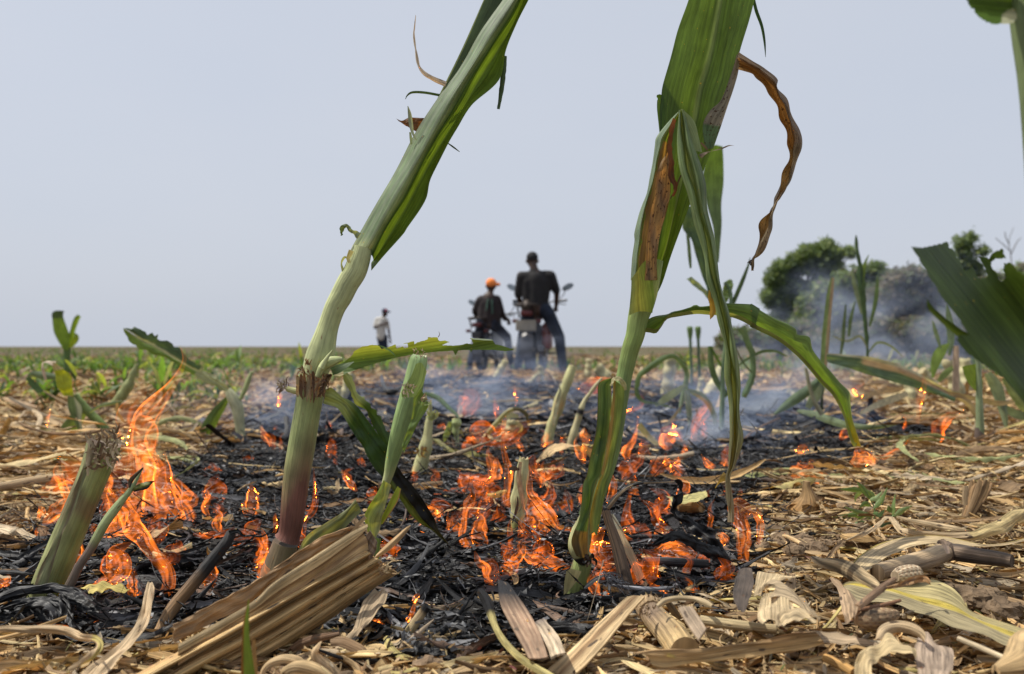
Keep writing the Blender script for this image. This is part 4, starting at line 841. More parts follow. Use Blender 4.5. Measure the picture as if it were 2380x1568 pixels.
# fallen pieces in the burnt strip
def lying(name, label, cat, r, pts, col, mat, lift=.02, tb=False, N=30, group=None, **kw):
    mb = MB(); (tube if tb else ribbon)(mb, Z(r, pts), dg(lift), col, N=N, **kw)
    return solo(name, label, cat, mb, mat, group=group)
lying("leaf_strip", "narrow yellow green leaf strip forked over the black ash right of the torn stub", "leaf", 's', [(285, 575, 20), (340, 600, 46), (400, 650, 50), (460, 680, 40), (520, 690, 30), (620, 700, 44), (700, 715, 40), (790, 730, 12)], (.27, .26, .10), M_leaf, fold=.5, ripple=.006)
lying("leaf_strip", "thin straw coloured branch of the forked strip pointing down into the flames", "leaf", 's', [(520, 680, 16), (600, 720, 22), (680, 765, 20), (770, 815, 8)], (.24, .21, .10), M_dry, fold=.5)
lying("stalk_piece", "short pale broken stalk lying upper right of the bent dry strip", "stalk piece", 's', [(1100, 310, 16), (1150, 290, 18), (1225, 262, 20)], PS2, M_drystalk, tb=True, K=12)
lying("dry_strip", "straight pale strip lying across the burnt ground behind the stubs", "leaf", 's', [(800, 240, 12), (950, 232, 22), (1100, 225, 20), (1280, 235, 8)], (.36, .33, .18), M_dry, lift=.04)
lying("dry_leaf", "yellow dry leaf flake lit beside the cream stub", "leaf", 's', [(780, 1075, 20), (850, 1080, 50), (920, 1055, 50), (960, 1035, 16)], (.48, .38, .14), M_dry, lift=.04, fold=.5)
lying("dry_leaf", "tan leaf slab lying in the ash below the torn stub", "leaf", 's', [(110, 990, 24), (200, 985, 44), (300, 978, 50), (390, 960, 20)], (.36, .27, .17), M_dry, fold=.5)
lying("curved_leaf", "dark green drooping leaf arching over blue smoke above the torn stub", "leaf", 's', [(190, 165, 30), (270, 180, 44), (350, 215, 44), (430, 290, 36), (500, 350, 26), (525, 385, 10)], (.07, .12, .06), M_leaf, lift=.10, fold=.5)
lying("charred_twig", "black hooked burnt twig rising from the ash behind the side leaf", "twig", 'g', [(1030, 790, 10), (1042, 850, 16), (1070, 905, 22), (1110, 925, 24), (1150, 905, 18), (1182, 880, 10)], CHAR, M_char, lift=.13, tb=True, K=8)

# ---- middle distance, left
T = thing("maize_sprout", "upright bright green maize sprout against the sky at far left", "maize plant", G(155, 893))
mb = MB(); dm = GD(893)
tube(mb, Z('a', [(530, 860, 22), (525, 770, 24), (525, 640, 25), (525, 560, 28)]), dm, (.09, .15, .04), N=12, K=10); mb.build("stem", M_stalk, T)
mb = MB(); rails(mb, [Z('a', [(500, 590), (450, 510), (420, 440), (410, 350), (405, 310), (420, 285)]), Z('a', [(520, 590), (490, 500), (470, 430), (460, 360), (450, 300), (460, 280)]), Z('a', [(540, 590), (545, 480), (520, 400), (500, 345), (495, 310), (505, 285)])], dm - .03, lambda t, s: (.06, .10, .03) if t > .8 else (.16, .27, .03), N=24, M=8, seed=2); mb.build("broad_leaf", M_leaf, T)
mb = MB(); ribbon(mb, Z('a', [(535, 580, 24), (555, 500, 38), (575, 420, 36), (600, 350, 40), (622, 320, 26)]), dm, (.14, .24, .03), N=20, fold=.4); mb.build("narrow_leaf", M_leaf, T)
mb = MB(); ribbon(mb, Z('a', [(545, 570, 20), (580, 530, 40), (600, 490, 36), (590, 460, 10)]), dm - .02, (.16, .24, .03), N=14); mb.build("side_leaf", M_leaf, T)

T = thing("bent_maize_plant", "maize plant snapped to the left with a moth eaten leaf above the big flame", "maize plant", G(557, 1028))
dm = GD(1028); mb = MB()
tube(mb, Z('a', [(1885, 1345, 36), (1885, 1240, 36), (1875, 1140, 40), (1860, 1040, 48), (1830, 975, 46), (1800, 925, 34), (1785, 900, 24)]), dm, (.40, .40, .24), N=26, K=14, seed=5); mb.build("stalk", M_stalk, T)
mb = MB()
up = Z('a', [(1790, 885), (1700, 800), (1600, 755), (1520, 690), (1420, 600), (1300, 520), (1200, 470), (1100, 430), (1010, 410), (970, 415)])
mr = Z('a', [(1788, 905), (1680, 830), (1580, 770), (1450, 700), (1320, 625), (1200, 550), (1100, 500), (1030, 455), (990, 430), (968, 416)])
lo = Z('a', [(1780, 925), (1650, 860), (1550, 810), (1430, 735), (1340, 672), (1180, 610), (1090, 580), (1010, 510), (985, 460), (968, 418)])
jit = lambda pts, a, s0: [(p[0] + R.uniform(-a, a), p[1] + R.uniform(-a, a)) for p in resample([(x, y, 0) for x, y in pts], s0, False)[:, :2]]
rails(mb, [jit(up, 6, 40), mr], dm - .02, lambda t, s: (.36, .39, .24) if s > .8 or t < .3 else (.07, .12, .06), N=90, M=10, linear=(0,), ripple=.006, seed=3)
rails(mb, [mr, jit(lo, 3, 40)], dm - .02, lambda t, s: (.36, .40, .24) if s < .25 or t < .3 else (.16, .26, .05), N=90, M=8, linear=(1,), ripple=.006, seed=4); mb.build("moth_eaten_leaf", M_leaf, T)
mb = MB(); ribbon(mb, Z('a', [(1790, 960, 30), (1730, 1040, 70), (1680, 1110, 90), (1630, 1200, 100), (1610, 1260, 90), (1625, 1320, 40)]), dm + .02, (.09, .15, .04), N=30, fold=.4, seed=5); mb.build("drooping_leaf", M_leaf, T)
mb = MB(); tube(mb, Z('a', [(1885, 975, 16), (1925, 890, 20), (1950, 820, 20), (1975, 760, 10)]), dm, (.34, .38, .16), N=14, K=10); mb.build("side_shoot", M_stalk, T)

T = thing("collapsed_maize_plant", "folded maize plant with a glowing yellow leaf left of the thick stump", "maize plant", G(255, 1022)); dm = GD(1022)
mb = MB(); tube(mb, Z('a', [(890, 1300, 34), (850, 1250, 34), (790, 1170, 34), (700, 1080, 32), (640, 1010, 30), (590, 950, 26)]), dm, (.14, .19, .05), N=22, K=12); mb.build("stalk", M_stalk, T)
mb = MB(); rails(mb, [Z('a', [(395, 695), (425, 760), (440, 840), (465, 900), (495, 950)]), Z('a', [(420, 690), (470, 760), (500, 830), (530, 900), (540, 950)]), Z('a', [(430, 690), (500, 745), (552, 790), (565, 870), (578, 950)])], dm - .05, lambda t, s: (.42, .36, .20) if t < .22 else (.34, .40, .03), N=24, M=8, ripple=.006, seed=6); mb.build("yellow_leaf", M_leaf, T)
mb = MB(); ribbon(mb, Z('a', [(360, 828, 12), (345, 770, 26), (332, 710, 30), (350, 682, 34), (400, 688, 40), (430, 700, 36)]), dm - .05, (.50, .44, .36), N=26, twist=[0, 40, 80, 20], ripple=.004, seed=7); mb.build("bleached_tip", M_dry, T)
mb = MB(); rails(mb, [Z('a', [(530, 950), (535, 1050), (570, 1130), (620, 1240), (655, 1350)]), Z('a', [(580, 960), (600, 1050), (610, 1130), (640, 1240), (658, 1350)]), Z('a', [(590, 970), (640, 1040), (640, 1140), (650, 1240), (662, 1350)])], dm - .06, lambda t, s: (.42, .46, .36) if s > .4 else (.14, .20, .09), N=24, M=6, seed=8); mb.build("pale_leaf", M_leaf, T)
mb = MB(); ribbon(mb, Z('a', [(670, 1050, 50), (600, 1130, 100), (520, 1230, 110), (440, 1330, 70), (350, 1450, 12)]), dm + .0, (.13, .19, .07), N=26, fold=.4, seed=9); mb.build("lower_leaf", M_leaf, T)
mb = MB(); ribbon(mb, Z('a', [(440, 800, 40), (340, 790, 60), (260, 780, 50), (220, 800, 20)]), dm + .1, (.14, .20, .12), N=16, fold=.4); ribbon(mb, Z('a', [(215, 800, 26), (270, 870, 50), (330, 920, 30)]), dm + .1, (.07, .13, .05), N=12); mb.build("rear_leaf", M_leaf, T)
mb = MB(); ribbon(mb, Z('a', [(700, 1080, 14), (780, 1030, 22), (860, 1010, 28), (960, 990, 10)]), dm - .02, (.20, .26, .14), N=18, fold=.5); mb.build("side_leaf", M_leaf, T)
T, dd = stump('a', [(900, 1010, 36), (960, 940, 40), (1010, 860, 36), (1050, 760, 24), (1072, 700, 8)], (880, 1040), "green leaning stub seen through the top of the big flame", (.28, .30, .12), seed=98, d=3.2)

# ---- middle distance, right: cane and maize plants in the smoke
SG = (.11, .17, .075); SGP = (.24, .31, .19); 
def multi(label, root, d, parts, cat="maize plant", name="maize_plant"):
    t = thing(name, label, cat, root)
    for kind, nm, r, pts, col, kw in parts:
        mb = MB()
        if kind == 't': tube(mb, Z(r, pts), d, col, N=24, K=12, **kw); mat = M_stalk
        elif kind == 'r': ribbon(mb, Z(r, pts), d, col, N=36, **kw); mat = M_leaf
        else: rails(mb, [Z(r, q) for q in pts], d, col, N=30, M=10, **kw); mat = M_leaf
        mb.build(nm, mat, t)
    return t
multi("tattered tall maize plant standing in smoke behind the hanging strip", G(1677, 1012), GD(1012), [
    ('t', "stalk", 'h', [(1740, 1270, 20), (1740, 1100, 20), (1745, 900, 20), (1750, 700, 16), (1790, 400, 15), (1810, 150, 14), (1760, 60, 14)], (.13, .19, .09), {}),
    ('L', "broad_leaf", 'y', [[(660, 200), (630, 300), (610, 420), (640, 620), (690, 800), (700, 950), (720, 1080)], [(700, 160), (690, 300), (690, 450), (700, 620), (720, 800), (725, 950), (730, 1080)], [(765, 170), (772, 300), (772, 460), (755, 620), (758, 780), (745, 950), (735, 1080)]], lambda t, s: mixc((.15, .26, .03), (.10, .16, .08), min(1, max(0, t * 2.4 - .3))), {}),
    ('L', "torn_leaf", 'y', [[(470, 640), (450, 800), (520, 900), (560, 1050), (600, 1170), (640, 1280), (660, 1400)], [(500, 640), (530, 800), (600, 960), (640, 1100), (660, 1200), (670, 1300), (690, 1420)], [(520, 640), (600, 800), (690, 1000), (720, 1100), (730, 1200), (735, 1300), (730, 1420)]], (.07, .12, .06), dict(ripple=.01)),
    ('r', "leaf_strip", 'y', [(490, 850, 24), (500, 950, 26), (508, 1050, 26), (514, 1125, 16)], SG, {}),
    ('L', "pale_leaf", 'y', [[(480, 1210), (560, 1280), (620, 1330), (680, 1410)], [(520, 1190), (600, 1260), (650, 1310), (720, 1420)]], (.26, .34, .20), dict(ripple=.01)),
    ('r', "upper_leaf", 'y', [(780, 1390, 40), (800, 1300, 70), (820, 1240, 60), (835, 1215, 20)], (.17, .25, .10), dict(ripple=.01)),
    ('r', "slender_leaf", 'y', [(840, 1410, 34), (880, 1320, 34), (930, 1200, 30), (970, 1090, 14), (980, 1040, 4)], (.06, .10, .04), dict(fold=.3)),
    ('r', "looping_leaf", 'h', [(1650, 560, 40), (1655, 700, 46), (1690, 820, 46), (1740, 900, 44), (1785, 950, 50)], SG, dict(fold=.5)),
    ('r', "looping_leaf", 'h', [(1890, 410, 60), (1930, 500, 50), (1975, 620, 44), (1985, 760, 44), (1950, 870, 50), (1910, 960, 40)], (.13, .20, .11), dict(fold=.5, jag=.4)),
    ('r', "side_leaf", 'h', [(1640, 570, 20), (1680, 620, 24), (1735, 720, 18)], (.12, .20, .05), {}),
    ('r', "thin_leaf", 'h', [(1860, 720, 12), (1940, 660, 20), (2050, 605, 24), (2156, 600, 20), (2250, 640, 10)], SG, {}),
    ('r', "thin_leaf", 'h', [(1845, 570, 12), (1900, 680, 14), (1975, 770, 10)], (.10, .13, .08), {})])
multi("maize plant with a long arched leaf looping down into smoke beside the split green plant", G(1592, 965), GD(1000), [
    ('r', "arched_leaf", 'h', [(1070, 900, 24), (1090, 800, 44), (1160, 735, 48), (1250, 675, 46), (1350, 635, 36), (1420, 690, 36), (1465, 770, 36), (1450, 880, 40), (1425, 980, 36), (1408, 1090, 12)], grad([(0, (.13, .2, .08)), (.6, (.15, .22, .10)), (1, (.25, .32, .22))]), dict(fold=.5, jag=.4)),
    ('r', "lower_leaf", 'h', [(1070, 890, 30), (1080, 950, 36), (1130, 995, 24), (1200, 1005, 18), (1290, 1025, 16), (1350, 1045, 8)], SG, {}),
    ('r', "pale_leaf", 'h', [(1460, 860, 20), (1390, 910, 50), (1300, 970, 60), (1220, 1030, 14)], (.28, .33, .20), {}),
    ('r', "dry_leaf", 'h', [(1430, 1020, 14), (1350, 1130, 24), (1270, 1210, 22), (1210, 1265, 8)], (.30, .24, .14), {}),
    ('t', "stalk", 'h', [(1510, 1300, 18), (1490, 1150, 20), (1475, 1000, 24), (1465, 900, 20)], (.26, .28, .16), {}),
    ('r', "drooping_leaf", 'h', [(1470, 905, 30), (1560, 940, 50), (1620, 990, 46), (1670, 1080, 40), (1690, 1180, 30), (1695, 1260, 20)], (.19, .23, .11), dict(fold=.4))])
for k, (x0, lab) in enumerate([(1490, "left of two thin reed like stems with thick green tips"), (1553, "right of two thin reed like stems with thick green tips")]):
    multi(lab, G(1162.2 + x0 * .2965, 905), GD(905), [('t', "stem", 'h', [(x0 + 14, 905, 14), (x0 + 12, 800, 13), (x0 + 4, 600, 12), (x0, 490, 12)], (.10, .15, .08), {}), ('t', "tip", 'h', [(x0, 500, 15), (x0, 450, 22), (x0 - 2, 420, 24), (x0 - 3, 405, 18)], (.13, .20, .06), {})], "reed", "reed_stem")
multi("half green half withered leaf standing upright before the trees", G(1913, 985), 2.6, [
    ('L', "upright_leaf", 'i', [[(505, 335), (480, 440), (465, 560), (450, 700), (440, 850), (420, 1000)], [(515, 330), (500, 440), (490, 560), (478, 700), (468, 850), (450, 1000)], [(528, 335), (522, 440), (510, 560), (500, 700), (492, 800), (470, 1000)]], lambda t, s: (.30, .24, .19) if s > .5 else (.18, .26, .12), {}),
    ('t', "stalk", 'i', [(450, 1190, 16), (400, 1100, 14), (370, 1000, 12), (350, 900, 10)], (.28, .26, .15), {}),
    ('r', "fallen_leaf", 'i', [(460, 950, 30), (360, 1040, 60), (260, 1110, 60), (150, 1190, 14)], (.13, .19, .12), dict(fold=.4)),
    ('r', "pale_leaf", 'i', [(440, 960, 50), (420, 1050, 80), (360, 1150, 30)], (.26, .32, .22), dict(fold=.4)),
    ('r', "dark_leaf", 'i', [(455, 990, 8), (452, 1080, 14), (448, 1170, 20)], (.03, .045, .03), {})])
multi("tall dark cane plant rising above the bushes into the sky", G(2002, 925), 3.6, [
    ('r', "spear_leaf", 'i', [(665, 66, 6), (667, 110, 16), (675, 180, 22), (690, 250, 28), (692, 350, 42), (705, 440, 44), (715, 520, 30), (725, 640, 24), (735, 780, 18), (740, 900, 14)], (.06, .105, .05), dict(jag=.8, fold=.4)),
    ('r', "side_leaf", 'i', [(745, 188, 4), (722, 240, 16), (708, 300, 26), (700, 380, 20)], (.13, .20, .04), {}),
    ('r', "side_leaf", 'i', [(640, 270, 6), (650, 350, 22), (670, 430, 26), (700, 560, 14)], (.22, .28, .18), {}),
    ('r', "rear_leaf", 'i', [(800, 320, 6), (795, 420, 24), (780, 520, 24), (750, 640, 12)], (.10, .16, .06), {}),
    ('r', "lower_leaf", 'i', [(600, 500, 8), (590, 620, 20), (580, 740, 20), (560, 860, 8)], (.09, .13, .06), {}),
    ('r', "lower_leaf", 'i', [(660, 480, 6), (630, 600, 22), (620, 700, 14)], (.10, .15, .07), {}),
    ('r', "low_leaf", 'i', [(745, 800, 8), (800, 740, 16), (880, 760, 12), (960, 830, 4)], (.22, .28, .16), {}),
    ('r', "low_leaf", 'i', [(740, 780, 8), (690, 700, 14), (610, 730, 12), (520, 700, 4)], (.24, .27, .17), {})], "cane plant", "cane_plant")
multi("long striped leaf slanting down to the right through the smoke", G(2330, 1040), GD(1030), [
    ('L', "slanting_leaf", 'i', [[(480, 805), (620, 815), (760, 830), (860, 855), (950, 880), (1100, 955), (1200, 1010), (1300, 1062)], [(480, 830), (620, 855), (760, 890), (860, 915), (950, 935), (1100, 1000), (1200, 1045), (1290, 1085)], [(490, 865), (620, 900), (740, 940), (860, 975), (950, 1000), (1080, 1035), (1190, 1075), (1280, 1110)]],
     lambda t, s: (.42, .42, .32) if s < .22 else ((.40, .30, .22) if .22 < s < .5 and t > .25 else (.12, .19, .12)), dict(ripple=.01)),
    ('r', "hanging_strip", 'i', [(1290, 1065, 40), (1360, 1110, 40), (1400, 1160, 36), (1428, 1230, 30), (1400, 1290, 24), (1380, 1330, 8)], (.40, .33, .23), dict(fold=.4)),
    ('r', "dry_strip", 'i', [(1250, 1060, 30), (1400, 1090, 30), (1550, 1120, 34), (1660, 1110, 14)], (.38, .30, .17), {})])
multi("straight maize stem under the ragged near leaf at the right edge", G(2278, 1050), GD(1050), [
    ('t', "stalk", 'i', [(1442, 1420, 26), (1442, 1250, 24), (1438, 1100, 20), (1435, 980, 17), (1428, 820, 15), (1420, 650, 14)], (.20, .25, .13), {}),
    ('L', "bright_leaf", 'i', [[(1330, 890), (1350, 960), (1390, 1020), (1440, 1060)], [(1370, 880), (1400, 940), (1430, 990), (1450, 1050)], [(1440, 870), (1450, 930), (1460, 980), (1460, 1040)]], (.19, .29, .05), {}),
    ('t', "dark_base", 'i', [(1442, 1430, 30), (1440, 1340, 32), (1432, 1270, 18)], (.10, .075, .06), {})])
multi("pale drooping maize leaf at the right edge below the ragged leaf", G(2345, 1010), GD(1020), [
    ('r', "pale_leaf", 'i', [(1490, 930, 40), (1540, 1010, 70), (1570, 1100, 60), (1595, 1200, 40), (1612, 1300, 12)], (.24, .31, .22), dict(fold=.4)),
    ('r', "rear_leaf", 'i', [(1600, 960, 40), (1660, 1060, 60), (1720, 1140, 60), (1800, 1200, 40)], (.20, .26, .15), dict(fold=.4)),
    ('r', "low_leaf", 'i', [(1560, 1120, 30), (1650, 1180, 50), (1740, 1210, 50), (1850, 1260, 30)], (.16, .22, .16), {})])
multi("bright green maize leaf pair beside a tan stem behind the slanting leaf", G(2215, 990), 3.0, [
    ('r', "green_leaf", 'i', [(1250, 745, 10), (1200, 790, 60), (1165, 860, 56), (1145, 960, 12)], (.17, .26, .06), {}),
    ('r', "green_leaf", 'i', [(1180, 985, 20), (1230, 930, 40), (1300, 875, 12)], (.18, .25, .09), {}),
    ('r', "thin_leaf", 'i', [(1145, 600, 6), (1160, 660, 22), (1180, 720, 22), (1195, 780, 8)], (.20, .28, .18), {}),
    ('r', "thin_leaf", 'i', [(1235, 500, 8), (1250, 600, 40), (1260, 720, 40), (1250, 820, 14)], (.15, .22, .15), {}),
    ('t', "stalk", 'i', [(1290, 1040, 20), (1292, 900, 18), (1292, 760, 16)], (.42, .30, .20), {})])
lying("long_leaf", "long grey green leaf bowed across the ground left of the burning leaf tip", "leaf", 'i', [(290, 1165, 20), (400, 1190, 46), (500, 1225, 50), (600, 1255, 44), (760, 1270, 30), (880, 1255, 20), (1010, 1220, 6)], (.17, .22, .12), M_leaf, lift=.06, N=50, fold=.4)
lying("dry_strip", "tan dry leaf strip arching behind the burning leaf tip", "leaf", 'i', [(640, 1110, 10), (740, 1070, 30), (850, 1040, 36), (960, 1030, 20)], (.38, .29, .15), M_dry, lift=.10)
lying("pale_strip", "cream and green dry leaf lying behind the burning leaf tip", "leaf", 'i', [(690, 1185, 14), (800, 1130, 40), (900, 1090, 46), (990, 1060, 30)], (.40, .38, .24), M_dry, lift=.08)
# ================================================================== foreground dry pieces
# C: bundle of dry sheath
T = thing("dry_sheath_bundle", "thick ridged bundle of dry tan maize sheath slanting up from the bottom edge", "dry stalk", P(330, 1600, .70))
def dC(u, v): return .69 + max(0, min(1, (u - 300) / 620)) * .20
top = [(250, 1606), (316, 1568), (400, 1522), (520, 1458), (640, 1390), (760, 1325), (847, 1277)]
bot = [(470, 1640), (560, 1572), (596, 1549), (680, 1500), (760, 1446), (840, 1388), (925, 1334)]
def between(f, k): return [(a[0] * (1 - f) + b[0] * f, a[1] * (1 - f) + b[1] * f, k) for a, b in zip(top, bot)]
cC = lambda t, s: mixc(mixc((.56, .41, .21), (.42, .28, .13), .5 + .5 * math.sin(s * 22 + 1)), (.13, .09, .06), max(0, .7 - abs(t - .86) * 10) * (.35 < s < .6))
mb = MB()
prof = [(0, .014), (.05, .004), (.10, -.006), (.17, -.010), (.21, .004), (.26, .006), (.33, -.006), (.42, -.012), (.50, -.006), (.54, .004), (.60, -.006), (.68, -.009), (.72, .0), (.80, -.006), (.90, -.003), (.96, .004), (1, .016)]
rails(mb, [between(f, k) for f, k in prof], dC, cC, N=90, M=70, ripple=.0012, rf=(5, 4), seed=31, thick=.0025, var=.18)
mb.build("ridged_sheath", M_drystalk, T)
mb = MB()
rails(mb, [Z('c', [(-560, 1330, 0), (0, 1010, 0), (180, 850, 0), (500, 640, 0), (760, 470, 0), (920, 385, 0)]), Z('c', [(-560, 1370, -.006), (0, 1050, -.006), (190, 880, -.006), (510, 670, -.006), (770, 505, -.006), (925, 415, -.006)]), Z('c', [(-560, 1410, .0), (0, 1078, .0), (200, 930, .0), (540, 715, .0), (800, 530, .0), (880, 465, .0)])], lambda u, v: dC(u, v) - .012, (.52, .41, .24), N=60, M=10, thick=.001, seed=32)
mb.build("flat_strip", M_drystalk, T)
mb = MB()
rails(mb, [Z('c', [(-560, 1385), (0, 1060), (200, 910), (540, 700), (800, 515), (885, 450)]), Z('c', [(-560, 1440, .004), (0, 1105, .004), (230, 960, .004), (560, 750, .004), (810, 575, .004), (915, 500, .004)]), Z('c', [(-560, 1500), (0, 1160), (250, 1010), (590, 800), (830, 640), (935, 590)])], lambda u, v: dC(u, v) - .004, lambda t, s: mixc((.26, .17, .09), (.44, .32, .17), .5 + .5 * math.sin(s * 13 + t * 3)), N=60, M=16, ripple=.003, rf=(9, 3), seed=36, thick=.001, var=.25)
mb.build("inner_sheath", M_drystalk, T)
mb = MB()
rails(mb, [Z('c', [(-600, 1180), (0, 860), (250, 700), (450, 560), (640, 460), (800, 400)]), Z('c', [(-600, 1240), (0, 920), (270, 740), (480, 610), (680, 510), (880, 420)]), Z('c', [(-600, 1320), (0, 1010), (200, 860), (500, 660), (760, 490), (900, 420)])], lambda u, v: dC(u, v) + .01, (.30, .20, .11), N=60, M=14, ripple=.006, rf=(14, 4), seed=33, thick=.001, var=.3)
mb.build("rear_strip", M_drystalk, T)
mb = MB()
rails(mb, [Z('c', [(865, 560), (905, 490), (940, 440)]), Z('c', [(900, 600), (945, 540), (970, 480)]), Z('c', [(948, 665), (985, 610), (1000, 535)])], .868, (.20, .15, .11), N=16, M=8, thick=.001, ripple=.002, seed=34)
rails(mb, [Z('c', [(770, 470), (840, 380), (900, 325)]), Z('c', [(800, 472), (860, 400), (915, 345)])], .86, (.34, .25, .15), N=14, M=5, thick=.001, seed=35)
mb.build("end_flap", M_drystalk, T)
mb = MB(); frayed(mb, 'c', 1060, 720, 60, 26, 70, 12, .865, [(.45, .33, .19), (.25, .17, .1), (.52, .42, .26)], (-40, 80), 36); frayed(mb, 'c', 900, 640, 40, 12, 60, 12, .87, [(.3, .2, .12)], (0, 90), 37); mb.build("splinters", M_drystalk, T)
def loose(name, label, cat, r, kind, pts, col, mat, d, **kw):
    mb = MB()
    if kind == 'L': rails(mb, [Z(r, q) for q in pts], d, col, **kw)
    elif kind == 't': tube(mb, Z(r, pts), d, col, **kw)
    else: ribbon(mb, Z(r, pts), d, col, **kw)
    return solo(name, label, cat, mb, mat)
loose("green_sheath", "grey green curled leaf sheath leaning between the purple stalk and the dry bundle", "leaf", 'c', 'L', [[(830, 190), (760, 270), (600, 375), (480, 450), (420, 515), (360, 640)], [(850, 230), (770, 310), (640, 420), (520, 500), (450, 570), (350, 720)], [(875, 290), (790, 370), (700, 470), (580, 540), (480, 640), (360, 760)]], lambda t, s: (.30, .33, .18) if s < .2 else (.15, .18, .09), M_leaf, .99, N=40, M=12, ripple=.004, seed=38)
loose("dry_splinter", "thin dry splinter pointing up right from the end of the dry bundle", "splinter", 'c', 'r', [(985, 650, 20), (1060, 590, 50), (1150, 510, 50), (1230, 430, 30), (1262, 398, 6)], (.42, .30, .17), M_drystalk, .90, N=24, M=5, fold=.6, seed=39)
loose("dry_leaf", "curved pale tan leaf hanging below the right end of the dry bundle", "leaf", 'c', 'L', [[(980, 890), (900, 980), (860, 1080), (800, 1220), (700, 1320), (580, 1440)], [(1030, 905), (960, 1020), (900, 1120), (850, 1230), (750, 1330), (620, 1450)], [(1085, 930), (1050, 1020), (960, 1130), (900, 1200), (790, 1330), (640, 1450)]], (.42, .34, .24), M_dry, lambda u, v: .86 - (v - 1370) * .0006, N=40, M=10, ripple=.005, seed=40)
loose("stub_end", "round tan stub with a burnt end lying under the black leaves", "stalk piece", 'c', 't', [(1255, 1230, 40), (1300, 1160, 38), (1350, 1090, 36), (1395, 1030, 34)], grad([(0, (.42, .36, .22)), (.7, (.36, .28, .17)), (.85, CHAR), (1, CHAR)]), M_drystalk, .80, N=20, K=16, seed=41)
loose("yellow_strip", "curved yellowish strip with a blackened upper end curling to the bottom edge", "leaf", 'c', 'r', [(1790, 900, 60), (1850, 980, 80), (1895, 1100, 60), (1930, 1200, 50), (1990, 1300, 54), (2080, 1400, 54), (2180, 1480, 56), (2330, 1570, 60), (2450, 1640, 60)], grad([(0, CHAR), (.26, CHAR), (.32, (.34, .31, .14)), (1, (.40, .37, .17))]), M_dry, dg(.035), N=60, M=7, fold=.6, seed=42)
# charred and tan flat strips
loose("charred_strip", "broad strip burnt black above and brown below left of the diagonal split strip", "leaf", 'd', 'L', [[(-20, 830), (0, 1010), (80, 1180), (170, 1340), (225, 1450)], [(20, 840), (90, 1000), (190, 1180), (260, 1320), (310, 1450)], [(60, 850), (190, 1030), (290, 1200), (350, 1350), (375, 1440)]], lambda t, s: mixc(CHAR, mixc((.20, .13, .09), (.33, .24, .17), .5 + .5 * math.sin(s * 30)), min(1, max(0, t * 3 - .6))), M_drystalk, dg(.04), N=50, M=16, thick=.001, seed=43)
loose("pale_slab", "short pale grey slab beside the broad charred strip", "bark piece", 'd', 'L', [[(245, 1180), (310, 1270), (370, 1370), (400, 1440)], [(290, 1160), (370, 1260), (420, 1350), (450, 1430)], [(345, 1140), (430, 1240), (480, 1330), (510, 1410)]], lambda t, s: mixc((.13, .11, .10), (.50, .42, .32), min(1, t * 3)), M_drystalk, dg(.03), N=24, M=10, thick=.002, ripple=.002, seed=44)
loose("split_strip", "long split dry strip slanting from the bottom edge up to the scorched stalk", "dry stalk", 'd', 'L', [[(240, 1640), (330, 1568), (500, 1420), (680, 1250), (830, 1110), (940, 1010), (1000, 960)], [(360, 1640), (430, 1568), (590, 1400), (750, 1230), (880, 1100), (990, 990), (1050, 950)], [(420, 1640), (500, 1568), (650, 1410), (790, 1260), (930, 1120), (1030, 1020), (1090, 950)], [(510, 1640), (590, 1568), (730, 1430), (880, 1260), (990, 1120), (1070, 1030), (1140, 955)]],
      lambda t, s: mixc((.52, .40, .24), (.24, .14, .07), max(0, .9 - abs(s - .5) * 3.5)), M_drystalk, lambda u, v: .70 + (1568 - v) * .00042, N=60, M=16, thick=.003, ripple=.0015, seed=45)
loose("scorched_stalk", "black striped scorched stalk leaning beside the split plant's base", "dry stalk", 'd', 't', [(1010, 970, 60), (990, 850, 56), (960, 720, 54), (925, 580, 48), (890, 470, 42), (855, 370, 36), (830, 285, 34)], lambda t, s: mixc(CHAR, (.20, .13, .08), (.5 + .5 * math.sin(s * 75)) * (.3 + .5 * t)), M_drystalk, lambda u, v: .93 + (1391 - v) * .0002, N=40, K=26, seed=46, rf=lambda t, a: 1 + .06 * math.sin(a * 13), tornR=.004)
loose("pale_cane", "pale smooth cane lying behind the scorched stalk and ending in the node", "dry stalk", 'd', 'L', [[(850, 300), (900, 400), (945, 540), (1010, 660), (1050, 760), (1100, 900), (1130, 1020)], [(885, 310), (950, 420), (1000, 560), (1060, 700), (1110, 820), (1150, 930), (1190, 1020)], [(880, 330), (960, 450), (1050, 600), (1110, 740), (1160, 850), (1210, 940), (1250, 1030)]], lambda t, s: (.40, .31, .20) if t > .18 else (.24, .24, .20), M_drystalk, lambda u, v: .96 + (1400 - v) * .0003, N=40, M=14, thick=.004, seed=47)
T = thing("cane_segment", "thick tan cane segment with a knotted joint lying below the scorched stalk", "dry stalk", G(1610, 1480))
mb = MB(); dN = lambda u, v: .74 + (1506 - v) * .0010
tube(mb, Z('d', [(1455, 1395, 121), (1420, 1350, 119), (1370, 1290, 116), (1290, 1200, 106), (1225, 1130, 98), (1180, 1070, 92), (1165, 1045, 88)]), dN, lambda t, s: mixc((.46, .35, .19), (.20, .15, .11), max(0, min(1, t * 1.6 - .75 + .5 * math.sin(s * 9) + (s > .6) * .2))), N=40, K=30, seed=48, var=.2); mb.build("segment", M_drystalk, T)
